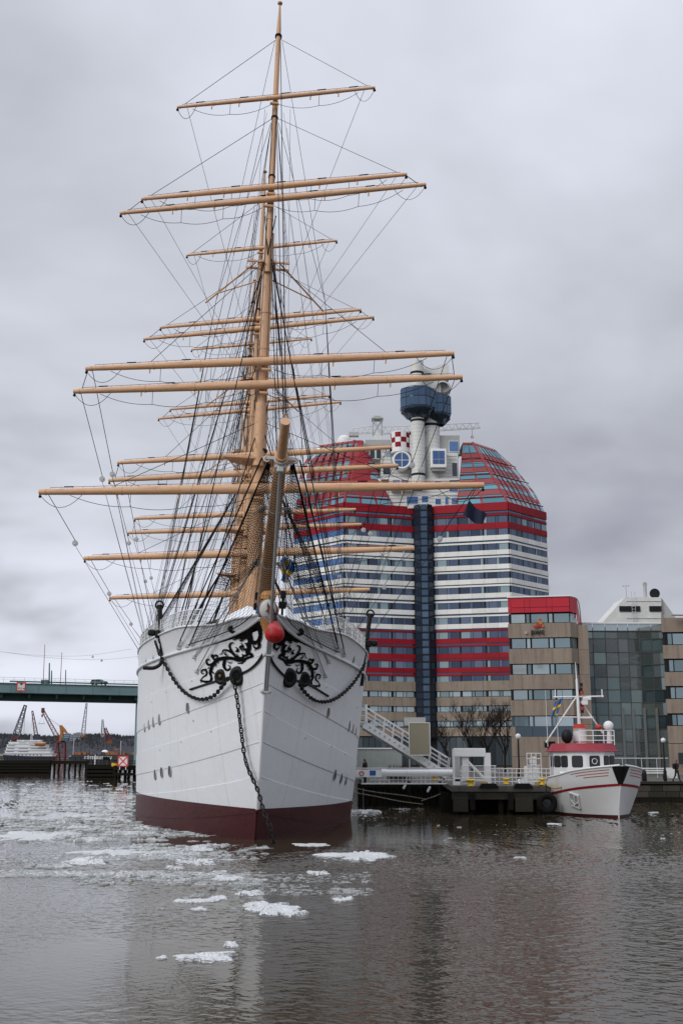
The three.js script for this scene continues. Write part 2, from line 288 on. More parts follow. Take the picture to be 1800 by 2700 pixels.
// rail moulding, bulwark, decks
for (const side of [-1, 1]) {
  const pts = [], top = []; for (let q = 0.0; q < 92; q = q * 1.2 + 0.3) { const s = q - 4.2, h = sheer(s); pts.push(hullP(Math.max(s, stemS(h)), h, side, 0.05)); }
  mesh('rail_moulding', tube(pts, 0.075, 90, 8), M.hull, ship);
  const b = grid(70, 3, (u, v) => { const s = lerp(-3.9, 9, Math.min(1, u * 2)) + Math.max(0, u - 0.5) * 2 * 82, h = lerp(sheer(s), bulwark(s), v); return hullP(s, h, side, 0.0); }, side > 0);
  mesh('bulwark', b, M.hull, ship);
  for (let u = 0; u <= 1.001; u += 1 / 60) { const s = lerp(-3.9, 9, Math.min(1, u * 2)) + Math.max(0, u - 0.5) * 2 * 82; top.push(hullP(s, bulwark(s), side, 0.03)); }
  mesh('bulwark_cap', tube(top, 0.048, 90, 6), M.hull, ship);
  // guard rail: stanchions, three rails, netting
  const rails = [[], [], []], st = [], net = [];
  for (let s = 0.6; s < 46; s += 0.25) for (let k = 0; k < 3; k++) { const p = hullP(s, bulwark(s), side, -0.05); p.y += 0.26 + 0.25 * k; rails[k].push(p); }
  rails.forEach((q, k) => mesh('guard_rail', tube(q, k === 2 ? 0.026 : 0.016, 120, 5), M.whiteRail, ship));
  for (let s = 0.6; s < 46; s += 1.5) { const p = hullP(s, bulwark(s), side, -0.05), t = p.clone(); t.y += 0.77; mesh('stanchion', bar(p, t, 0.026, 6), M.whiteRail, ship); }
  for (let s = 0.6; s < 22; s += 0.16) for (const d of [-1, 1]) { const p = hullP(s, bulwark(s), side, -0.07), t = hullP(Math.max(0.3, s + d * 0.55), bulwark(s), side, -0.07); t.y += 0.74; net.push(bar(p, t, 0.009, 3, 0.009, true)); }
  const nm = mesh('rail_netting', net, M.galv, ship); nm.userData.kind = 'stuff';
}
mesh('upper_deck', grid(60, 2, (u, v) => { const s = lerp(-3.6, 94, u), h = sheer(s) + 0.03; return V((v * 2 - 1) * Math.max(0, hb(s, h) - 0.02), h, -s); }), M.deck, ship);
{ // pale canvas cover over the forecastle head: two humps beside the bowsprit heel
  const prof = table([0, 0.18, 0.42, 0.62, 0.85, 1], [1.25, 1.55, 1.8, 1.45, 1.12, 1.02]);
  const g = grid(14, 40, (u, v) => { const s = lerp(0.2, 8.6, u), a = v * 2 - 1, w = hb(s, 8.6) * 0.99; return V(a * w, sheer(s) + prof(Math.abs(a)) * lerp(0.97, 1.12, u) + 0.05 * Math.sin(a * 17 + u * 5), -s); });
  const apron = grid(6, 40, (u, v) => { const a = v * 2 - 1, q = Math.abs(a), sd = a < 0 ? -1 : 1, sb = lerp(-4.1, 0.3, Math.pow(q, 1.15)), base = hullP(sb, sheer(sb) + 0.02, sd, -0.02), top = V(a * hb(0.2, 8.6) * 0.99, sheer(0.2) + prof(q) * 0.97 + 0.05 * Math.sin(a * 17), -0.2), p = base.lerp(top, u); p.y -= 0.3 * Math.sin(u * Math.PI) * (1 - q); return p; });
  const pl_ = mesh('forecastle_apron', apron, M.hull, ship);
  const m = mesh('canvas_cover', g, M.cover, ship); m.userData.label = 'grey white canvas stretched over the forecastle';
}
// ---- hawse pipes, belly rods, chains, anchors
const LINK = (() => { const pts = [], a = 0.17, b = 0.095; for (let i = 0; i < 16; i++) { const t = i / 16 * Math.PI * 2, c = Math.cos(t), s = Math.sin(t); pts.push(V(b * Math.sign(s) * Math.pow(Math.abs(s), 0.8), a * Math.sign(c) * Math.pow(Math.abs(c), 0.85) , 0)); } return merge([new THREE.TubeGeometry(new THREE.CatmullRomCurve3(pts, true), 16, 0.042, 5, true), bx(0.15, 0.05, 0.05)]); })();
function chain(pts, label) {
  const c = new THREE.CatmullRomCurve3(pts, false, 'centripetal'), L = c.getLength(), n = Math.floor(L / 0.21), root = new THREE.Group(); root.name = 'anchor_chain'; root.userData.label = label; ship.add(root);
  for (let i = 0; i < n; i++) {
    const t = (i + 0.5) / n, p = c.getPointAt(t), d = c.getTangentAt(t), q = new THREE.Quaternion().setFromUnitVectors(V(0, 1, 0), d), m = mesh('link', LINK, M.iron, root);
    const roll = new THREE.Quaternion().setFromAxisAngle(V(0, 1, 0), (i % 2 ? Math.PI / 2 : 0) + 0.15 * Math.sin(i * 2.1) + (pts[0].x > 0 ? 0.55 : -0.55)); m.quaternion.copy(q.multiply(roll)); m.position.copy(p); m.scale.setScalar(0.78);
  }
}
function onHull(px, py, off = 0.05) { // where a sight line meets the plating
  const side = px < 690 ? -1 : 1; let lo = 40, hi = 100, prev = null;
  for (let D = 44; D < 90; D += 0.05) { const p = A(px, py, D); const s = -p.z, inside = s > stemS(p.y) && Math.abs(p.x) < hb(s, p.y); if (inside) { return hullP(s, p.y, p.x < 0 ? -1 : 1, off); } }
  return A(px, py, 60);
}
// portholes and scuppers
for (const [px, py, r] of [[422, 1896, 0.2], [406, 1903, 0.19], [394, 1910, 0.18], [383, 1918, 0.16], [497, 1864, 0.2], [449, 2031, 0.22], [428, 2034, 0.21], [411, 2041, 0.2], [406, 1737, 0.13], [386, 1745, 0.1], [381, 1752, 0.09], [919, 1913, 0.2], [929, 1919, 0.18], [937, 1925, 0.17], [863, 1877, 0.2], [882, 2040, 0.22], [898, 2050, 0.2], [911, 2056, 0.18], [931, 1738, 0.13]]) {
  const p = onHull(px, py, 0.02), n = onHull(px, py, 1).sub(p).normalize(), q = new THREE.Quaternion().setFromUnitVectors(V(0, 0, 1), n);
  const f = mesh('porthole', new THREE.TorusGeometry(r, 0.03, 6, 18).scale(1, 1.35, 1).applyQuaternion(q).translate(p.x, p.y, p.z), M.steel, ship);
  mesh('pane', new THREE.CylinderGeometry(r, r, 0.05, 18).rotateX(Math.PI / 2).scale(1, 1.35, 1).applyQuaternion(q).translate(p.x, p.y, p.z), M.glassDk, f);
}
// small weld pads and old cleats on the plating
for (const [px, py] of [[508, 1795], [441, 1825], [402, 1850], [560, 1928], [480, 1956], [425, 1978], [803, 1946], [871, 1968], [908, 1988], [940, 1865], [858, 1812], [512, 1900]]) { const p = onHull(px, py, 0.02); mesh('weld_pad', rbx(0.1, 0.08, 0.08, p.x, p.y, p.z, 0.02), M.galv, ship); }
const hawse = [[634, 1783, 0.62], [589, 1785, 0.5], [754, 1787, 0.62], [795, 1791, 0.5]];
for (const [px, py, r] of hawse) {
  const p = onHull(px, py, 0.14), f = onHull(px, py, 1.14), n = f.sub(p).normalize().multiplyScalar(0.45).add(V(0, -0.08, 0.75)).normalize(), q = new THREE.Quaternion().setFromUnitVectors(V(0, 0, 1), n);
  const R = r * 0.48, g = merge([new THREE.TorusGeometry(R, R * 0.5, 10, 26).scale(0.86, 1, 0.8), new THREE.CylinderGeometry(R * 1.05, R * 1.15, 0.25, 22).rotateX(Math.PI / 2).scale(0.86, 1, 1).translate(0, 0, -0.06)]);
  const m = mesh('hawse_pipe', g.applyQuaternion(q).translate(p.x, p.y, p.z), M.black, ship);
  mesh('pipe_mouth', new THREE.CylinderGeometry(R * 0.56, R * 0.56, 0.1, 18).rotateX(Math.PI / 2).scale(0.86, 1, 1).applyQuaternion(q).translate(p.x + n.x * 0.04, p.y + n.y * 0.04, p.z + n.z * 0.04), M.dark, m); if (px === 589) mesh('rust_stain', new THREE.SphereGeometry(R * 0.28, 8, 6).scale(1, 1.1, 0.5).applyQuaternion(q).translate(p.x + n.x * 0.1, p.y + n.y * 0.1 + 0.05, p.z + n.z * 0.1), M.rust, m);
}
for (const q of [[[505, 1818], [585, 1793], [620, 1783], [660, 1766], [685, 1745], [697, 1725]], [[862, 1835], [800, 1800], [755, 1788], [728, 1763], [712, 1740], [708, 1728]]]) mesh('belly_rod', tube(q.map(p => onHull(p[0], p[1], 0.07)), 0.055, 30, 6), M.black, ship);
{
  const h1 = onHull(622, 1788, 0.35), h2 = onHull(770, 1797, 0.35);
  chain([onHull(424, 1690, 0.3), onHull(430, 1715, 0.25), onHull(450, 1757, 0.22), onHull(478, 1804, 0.2), onHull(507, 1832, 0.2), onHull(540, 1844, 0.2), onHull(575, 1835, 0.22), onHull(600, 1812, 0.28), h1], 'chain looping from the hawse pipe to the anchor beside the bridge');
  chain([h2, onHull(785, 1817, 0.22), onHull(812, 1842, 0.2), onHull(840, 1850, 0.2), onHull(872, 1842, 0.2), onHull(905, 1817, 0.22), onHull(930, 1785, 0.25), onHull(950, 1748, 0.25)], 'chain looping from the hawse pipe to the anchor beside the tower');
  chain([onHull(636, 1792, 0.36), onHull(642, 1850, 0.3), onHull(652, 1930, 0.28), onHull(664, 2010, 0.3), A(680, 2085, 50.4), A(694, 2135, 50.0), A(712, 2180, 49.6), toShip(onWater(722, 2232, -0.1))], 'chain hanging straight from the hawse pipe down into the water');
}
function anchor(px, py, top, bottom, flip) {
  const root = new THREE.Group(); root.name = 'anchor'; ship.add(root); const D = -ship.localToWorld(onHull(bottom[0], bottom[1], 0.45)).z, c = at(px, py, D), a = at(top[0], top[1], D), b = at(bottom[0], bottom[1], D), L = v => toShip(v);
  mesh('shank', merge([bar(L(a), L(b), 0.13, 8, 0.1)]), M.black, root); const up = a.clone().sub(b).normalize();
  mesh('ring', new THREE.TorusGeometry(0.2, 0.05, 6, 14).translate(...L(a).toArray()), M.black, root);
  const o = V(-flip * 0.2, 0, 0.05), hook = [b.clone(), b.clone().add(V(flip * -0.05, -0.25, 0)), b.clone().add(V(-flip * 0.4, -0.5, 0)), b.clone().add(V(-flip * 0.9, -0.55, 0))];
  mesh('arm', tube(flip < 0 ? [b.clone(), b.clone().add(V(-0.08, -0.3, 0)), b.clone().add(V(-0.4, -0.5, 0)), b.clone().add(V(-0.95, -0.5, 0))].map(L) : [b.clone(), b.clone().add(V(0, -0.4, 0)), b.clone().add(V(-0.05, -0.8, 0))].map(L), 0.1, 14, 7), M.black, root);
  mesh('clamp_block', merge([rbx(0.5, 0.42, 0.42, 0, 0, 0, 0.1), rbx(0.4, 0.34, 0.34, flip * 0.42, 0.05, 0, 0.12), new THREE.TorusGeometry(0.24, 0.06, 6, 14).translate(-flip * 0.22, -0.3, 0.1)]).translate(...L(c).toArray()), M.black, root);
}
anchor(422, 1672, [421, 1595], [428, 1735], -1);
anchor(966, 1697, [976, 1618], [955, 1770], 1);

// ---------------------------------------------------------------- masts, yards and rigging
const MASTS = [
  { n: 'fore_mast', x: h => -5.71 + 0.0303 * h, d: 67.8, yaws: [9.9, 10.7, 11, 6.9, 6.6, 3.8], cx: [-4.35, -4.48, -4.61, -4.63, -4.74, -4.98] },
  { n: 'main_mast', x: h => -8.28 + 0.0322 * h, d: 90.3, yaws: [12.5, 13.2, 14.4, 12.2, 11.7, 9.7], cx: [-6.81, -6.9, -7.11, -7.32, -7.41, -7.66] },
  { n: 'mizzen_mast', x: h => -11.1 + 0.036 * h, d: 113.3, yaws: [14.3, 15.6, 16.8, 11.1, 10.3, 12.7], cx: [-9.44, -9.59, -9.66, -9.93, -9.95, -10.44] },
];
const YARDS = [ // height, length, radius at the middle, radius at the arm
  ['royal_yard', 45.6, 13.2, 0.15, 0.085], ['upper_topgallant_yard', 39.25, 17.45, 0.195, 0.105], ['lower_topgallant_yard', 38.4, 20.1, 0.205, 0.11],
  ['upper_topsail_yard', 27.5, 23.1, 0.26, 0.14], ['lower_topsail_yard', 26.0, 24.25, 0.275, 0.145], ['course_yard', 19.4, 27.0, 0.31, 0.175]];
function line(name, p, q, r, mat = M.rope, drop = 0, parent = ship) { return mesh(name, drop ? tube(sag(p, q, drop, 8), r, 12, 4) : bar(p, q, r, 4, r, true), mat, parent); }
const ring = (p, q, r, t) => { const d = q.clone().sub(p).normalize(), a = p.clone().addScaledVector(d, -t), b = p.clone().addScaledVector(d, t); return bar(a, b, r, 14); };
const rigD = (mi, y, t) => { // point on a yard, t from -1 (beside the bridge) to +1
  const m = MASTS[mi], [, h, L] = YARDS[y], a = m.yaws[y] * Math.PI / 180; return W(m.cx[y] + Math.cos(a) * L / 2 * t, h, m.d - 0.8 - Math.sin(a) * L / 2 * t); };
const mastP = (mi, h) => W(MASTS[mi].x(h), h, MASTS[mi].d);

MASTS.forEach((m, mi) => {
  const root = new THREE.Group(); root.name = m.n; ship.add(root);
  const seg = (h0, h1, r0, r1, nm, dz = 0, mat = M.spar) => mesh(nm, bar(W(m.x(h0), h0, m.d + dz), W(m.x(h1), h1, m.d + dz), r0, 18, r1), mat, root);
  seg(7.5, 24.6, 0.47, 0.42, 'lower_mast', 0.12);
  seg(20.9, 24.9, 0.33, 0.33, 'topmast_heel', -0.45);
  seg(24.6, 36.4, 0.345, 0.30, 'topmast', 0.0);
  seg(33.6, 51.0, 0.235, 0.155, 'topgallant_mast', -0.32);
  seg(51.0, 52.8, 0.15, 0.055, 'pole', -0.32);
  const c = W(m.x(52.9), 52.9, m.d - 0.32), tr = mesh('truck', new THREE.SphereGeometry(0.17, 12, 8).scale(1, 0.8, 1).translate(c.x, c.y, c.z), M.gold, root);
  // conductor pipes and halyards that run down the mast
  for (const o of [-0.3, 0.3]) line('mast_halyard', W(m.x(24) + o * 0.9, 24, m.d - 0.45), W(m.x(45) + o * 0.4, 45, m.d - 0.55), 0.02, M.wire, 0, root);
  // bands
  for (const h of [10.5, 12.4, 14.4, 16.6, 18.2, 26.8, 28.6, 31, 37.2, 40.2, 44.4, 50.4]) { const r = h < 24 ? 0.475 : h < 36 ? 0.355 : 0.235; mesh('mast_band', ring(W(m.x(h), h, m.d + (h < 24 ? 0.12 : h > 36 ? -0.32 : 0)), W(m.x(h + 1), h + 1, m.d), r, 0.07), h > 40 ? M.rope : M.spar, root); }
  // fighting top: half-round platform with brackets
  { const sh = new THREE.Shape(); sh.moveTo(-2.2, 1.0); sh.lineTo(2.2, 1.0); sh.quadraticCurveTo(1.9, -0.6, 0, -1.0); sh.quadraticCurveTo(-1.9, -0.6, -2.2, 1.0);
    const p = W(m.x(21.3), 21.3, m.d + 0.3), g = new THREE.ExtrudeGeometry(sh, { depth: 0.12, bevelEnabled: true, bevelSize: 0.05, bevelThickness: 0.03, bevelSegments: 1 }).rotateX(-Math.PI / 2).rotateY(Math.PI).translate(p.x, p.y, p.z);
    const t = mesh('fighting_top', g, M.spar, root); const br = []; for (const a of [-1.8, -1.0, -0.4, 0.4, 1.0, 1.8]) br.push(bar(V(p.x + a, p.y, p.z + 0.5 - Math.abs(a) * 0.2), V(p.x + a * 0.25, p.y - 1.7, p.z + 0.2), 0.045, 5)); br.forEach(b => mesh('bracket', b, M.spar, t));
    mesh('cap', new THREE.CylinderGeometry(0.46, 0.46, 0.13, 20).translate(p.x, p.y + 0.62, p.z + 0.55), M.black, root); }
  // crosstrees with spreaders
  { const p = W(m.x(34.3), 34.3, m.d), ct = mesh('crosstree', merge([bx(2.7, 0.11, 0.13, p.x, p.y, p.z + 0.35), bx(2.7, 0.11, 0.13, p.x, p.y - 0.05, p.z - 0.6), bx(0.14, 0.14, 1.5, p.x - 0.4, p.y - 0.1, p.z), bx(0.14, 0.14, 1.5, p.x + 0.4, p.y - 0.1, p.z)]), M.spar, root);
    for (const s of [-1, 1]) { mesh('spreader', bar(V(p.x + s * 0.8, p.y + 0.15, p.z - 0.2), V(p.x + s * 3.9, p.y - 1.6, p.z - 3.2), 0.055, 6), M.spar, ct); mesh('spreader', bar(V(p.x + s * 0.35, p.y - 1.0, p.z - 0.2), V(p.x + s * 3.1, p.y - 1.2, p.z - 2.4), 0.045, 6), M.spar, ct); } }
  // black straps crossing the mast
  for (const [h, r] of [[22.6, 0.5], [35.0, 0.4]]) for (const s of [-1, 1]) line('strap', W(m.x(h + 2.6) + s * r * 0.9, h + 2.6, m.d - 0.1), W(m.x(h - 0.4), h - 0.4, m.d - 0.75), 0.035, M.rope, 0, root);

  // ---- yards
  YARDS.forEach(([nm, h, L, r0, r1], y) => {
    const pL = rigD(mi, y, -1), pR = rigD(mi, y, 1), mid = rigD(mi, y, 0), dir = pR.clone().sub(pL).normalize();
    const yd = new THREE.Group(); yd.name = nm; ship.add(yd);
    const pos = t => mid.clone().addScaledVector(dir, t * L / 2), rad = t => lerp(r0, r1, Math.pow(Math.abs(t), 1.6));
    const prof = []; for (let i = 0; i <= 24; i++) { const t = i / 12 - 1; prof.push([rad(t), t * L / 2]); } prof.unshift([0.001, -L / 2]); prof.push([0.001, L / 2]);
    const q = new THREE.Quaternion().setFromUnitVectors(V(0, 1, 0), dir);
    mesh('spar', lathe(prof, 14).applyQuaternion(q).translate(mid.x, mid.y, mid.z), M.spar, yd);
    for (const t of [-0.97, -0.62, -0.36, -0.07, 0.07, 0.36, 0.62, 0.97]) mesh('yard_band', ring(pos(t), pos(t + 0.1), rad(t) + 0.018, 0.05), M.spar, yd);
    // jackstay on studs
    const up = V(0, 1, 0), js = [], studs = []; for (let t = -0.95; t <= 0.951; t += 0.05) { const p = pos(t), k = p.clone().addScaledVector(up, rad(t) + 0.09); js.push(k); studs.push(bar(p.clone().addScaledVector(up, rad(t) - 0.02), k, 0.014, 4)); }
    mesh('jackstay', [tube(js, 0.02, 40, 4), ...studs], M.sparDk, yd);
    const fit = []; for (let k = 0; k < 5; k++) { const t = (k - 2) * 0.38 + 0.11 * Math.sin(k * 7 + y), p = pos(t).addScaledVector(up, rad(t) + 0.10); fit.push(bar(p.clone().addScaledVector(dir, -0.3), p.clone().addScaledVector(dir, 0.28), 0.04, 5)); }
    fit.forEach(g => mesh('gasket', g, M.rope, yd));
    for (const s of [-1, 1]) {
      for (const t of [0.36, 0.64]) { const p = pos(s * t); mesh('sheet_lug', bar(p.clone().addScaledVector(up, -rad(t)), p.clone().addScaledVector(up, -rad(t) - 0.26), 0.045, 6), M.spar, yd); }
      // footrope between stirrups, and the flemish horse at the arm
      const aft = V(0, 0, -0.25), st = y < 1 ? [0.04, 0.45, 0.84] : [0.04, 0.3, 0.58, 0.86], hang = y < 1 ? 0.75 : 0.95;
      for (let k = 0; k < st.length - 1; k++) { const a = pos(s * st[k]).add(aft).addScaledVector(up, k ? -hang : -rad(0) - 0.2), b = pos(s * st[k + 1]).add(aft).addScaledVector(up, k < st.length - 2 ? -hang : -rad(1)); mesh('footrope', tube(sag(a, b, 0.22, 6), 0.017, 8, 4), M.rope, yd); if (k) mesh('stirrup', bar(pos(s * st[k]).addScaledVector(up, -rad(0.5)), a, 0.015, 4), M.rope, yd); }
      mesh('flemish_horse', tube(sag(pos(s * 0.8).addScaledVector(up, -rad(1)), pos(s * 1.0).addScaledVector(up, -rad(1) * 0.6), 0.85, 8), 0.017, 10, 4), M.rope, yd);
      const e = pos(s * 0.995); mesh('yardarm_block', new THREE.SphereGeometry(0.1, 6, 5).translate(e.x, e.y - rad(1) - 0.1, e.z), M.rope, yd);
    }
    // truss to the mast
    const mp = W(m.x(h), h, m.d - 0.2); mesh('truss', merge([bar(mid, mp, 0.16, 8), bar(mid.clone().add(V(-0.28, -rad(0) - 0.28, 0)), mid.clone().add(V(0.28, -rad(0) - 0.28, 0)), 0.11, 8)]), M.spar, yd);
  });
  // lifts
  const LIFT = [[0, 0.93, 50.3], [1, 0.93, 44.5], [3, 0.64, 34.6], [5, 0.66, 23.8]];
  for (const [y, t, h] of LIFT) for (const s of [-1, 1]) { const p = rigD(mi, y, s * t); p.y += YARDS[y][3]; line('lift', p, W(m.x(h), h, m.d - 0.3), 0.019); }
  for (const [u, l] of [[1, 2], [3, 4]]) for (const s of [-1, 1]) line('yardarm_chain', rigD(mi, u, s * 0.985), rigD(mi, l, s * 0.96), 0.024);
  // braces: upper ones to the mast behind, lower ones by pendant and block to the rail
  const nx = MASTS[mi + 1] ? h => W(MASTS[mi + 1].x(h), h, MASTS[mi + 1].d) : h => W(-13.9 + 0.035 * h, h * 0.9, 136);
  for (const [y, t, h] of [[0, 0.9, 36.5], [1, 0.93, 34.5], [2, 0.95, 33.8]]) for (const s of [-1, 1]) line('brace', rigD(mi, y, s * t), nx(h).add(V(s * 0.4, 0, 0)), 0.016, M.wire);
  for (const [y, dx, k] of [[3, 0.0, 0.30], [4, 0.4, 0.26], [5, 0.9, 0.22]]) for (const s of [-1, 1]) {
    const a = rigD(mi, y, s * 0.965), sE = -a.z + 13 + y * 1.5, foot = hullP(sE, bulwark(sE), s, 0), b = a.clone().lerp(foot, k);
    line('brace_pendant', a, b, 0.026);
    mesh('brace_block', merge([new THREE.CylinderGeometry(0.19, 0.19, 0.14, 14).rotateX(Math.PI / 2), new THREE.CylinderGeometry(0.1, 0.1, 0.2, 10).rotateX(Math.PI / 2)]).translate(b.x, b.y - 0.17, b.z), M.galv, ship);
    for (const o of [-0.25, 0.9]) line('brace', b.clone().add(V(0, -0.3, 0)), hullP(sE + o * 2.4, bulwark(sE), s, 0), 0.016, M.wire);
  }
  // shrouds with ratlines, backstays
  const mz = -mastP(mi, 9).z;
  for (const s of [-1, 1]) {
    const sh = []; for (let k = 0; k < 6; k++) { const f = mz + 0.4 + k * 0.95, b = hullP(f, bulwark(f) - 0.3, s, 0.02), t = W(m.x(21.2) + s * 0.4, 21.2, m.d + 0.3); sh.push([b, t]); mesh('shroud', bar(b, t, 0.019, 5, 0.019, true), M.rope, ship); mesh('rigging_screw', bar(b, b.clone().lerp(t, 0.09), 0.055, 6), M.galv, ship); }
    const rat = []; for (let t = 0.12; t < 0.93; t += 0.031) for (let k = 0; k < 5; k++) rat.push(bar(sh[k][0].clone().lerp(sh[k][1], t), sh[k + 1][0].clone().lerp(sh[k + 1][1], t), 0.012, 3, 0.012, true)); mesh('ratlines', rat, M.wire, ship).userData.kind = 'stuff';
    const ts = []; for (let k = 0; k < 4; k++) { const b = W(m.x(21.5) + s * (2.05 - 0.1 * k), 21.5, m.d + 0.1 + k * 0.4), t = W(m.x(34) + s * 0.3, 34, m.d + 0.2); ts.push([b, t]); line('topmast_shroud', b, t, 0.016); }
    const tr = []; for (let t = 0.05; t < 0.95; t += 0.033) for (let k = 0; k < 3; k++) tr.push(bar(ts[k][0].clone().lerp(ts[k][1], t), ts[k + 1][0].clone().lerp(ts[k + 1][1], t), 0.011, 3, 0.011, true)); mesh('ratlines', tr, M.wire, ship).userData.kind = 'stuff';
    const tg = []; for (let k = 0; k < 3; k++) { const b = W(m.x(34.3) + s * (1.3 - 0.1 * k), 34.35, m.d + 0.3 * k), t = W(m.x(44.3) + s * 0.18, 44.3, m.d - 0.2); tg.push([b, t]); line('topgallant_shroud', b, t, 0.013); }
    const tq = []; for (let t = 0.05; t < 0.9; t += 0.045) tq.push(bar(tg[0][0].clone().lerp(tg[0][1], t), tg[2][0].clone().lerp(tg[2][1], t), 0.011, 3, 0.011, true)); mesh('ratlines', tq, M.wire, ship).userData.kind = 'stuff';
    [[34.2, 6.4, 0.021], [34.2, 7.5, 0.021], [34.4, 8.6, 0.021], [44.2, 9.8, 0.016], [44.2, 10.8, 0.016], [50.2, 12, 0.014], [50.2, 13, 0.013], [28, 5.9, 0.018]].forEach(([h, f, r]) => { const sE = mz + f, b = hullP(sE, bulwark(sE) - 0.2, s, 0.02), sp = h > 40 ? W(m.x(34) + s * 3.6, 33, m.d + 2.9) : null; const t = W(m.x(h) + s * 0.25, h, m.d - 0.1); if (sp) { line('backstay', b, sp, r); line('backstay', sp, t, r); } else line('backstay', b, t, r); });
  }
  // thin halyards and tackles fanning down to the rails
  for (const s of [-1, 1]) for (let k = 0; k < 9; k++) { const sE = mz - 2.5 + k * 1.35, b = hullP(sE, bulwark(sE) - 0.1, s, -0.1), h = [21, 26, 27.5, 33, 34, 38, 39, 44, 45][(k * 4) % 9]; line('halyard', b, W(m.x(h) + s * (0.3 + 0.12 * k), h, m.d - 0.2 + 0.1 * k), 0.0095, M.wire2 || (M.wire2 = matte(lin(0.10, 0.10, 0.105), 0.8))); }
  // running gear dropping inside the shrouds
  for (let k = 0; k < (mi ? 6 : 10); k++) { const s = k % 2 ? 1 : -1, h = [27, 38, 45, 26, 20.5, 39, 33][k >> 1], b = W(m.x(10) + s * (1.2 + (k >> 1) * 0.42), 9.4, m.d + 1 + (k % 5) * 0.6), t = W(m.x(h) + s * (0.3 + (k % 3) * 0.35), h, m.d - 0.4); line('buntline', b, t, 0.011, M.wire); }
});
// jigger mast with gaff and boom, no square yards
{ const root = new THREE.Group(); root.name = 'jigger_mast'; ship.add(root); const jx = h => -13.9 + 0.036 * h, J = (x, h, d) => W(x, h, d);
  mesh('lower_mast', bar(J(jx(8), 8, 136), J(jx(27), 27, 136), 0.4, 14, 0.34), M.spar, root); mesh('topmast', bar(J(jx(25), 25, 135.7), J(jx(46), 46, 135.7), 0.26, 12, 0.1), M.spar, root);
  mesh('gaff', bar(J(jx(25), 25, 136.6), J(jx(25) - 1, 29.5, 146), 0.16, 10, 0.1), M.spar, root); mesh('boom', bar(J(jx(12), 12, 136.6), J(jx(12) - 1.4, 13, 150), 0.18, 10, 0.12), M.spar, root);
  for (const s of [-1, 1]) for (let k = 0; k < 5; k++) { const f = -J(0, 9, 136).z + k, b = hullP(Math.min(92, f), 9.4, s, 0); line('shroud', b, J(jx(26), 26, 136), 0.03); }
  line('stay', J(jx(45), 45, 135.7), mastP(2, 34), 0.025); line('stay', J(jx(26), 26, 136), mastP(2, 11), 0.03);
}
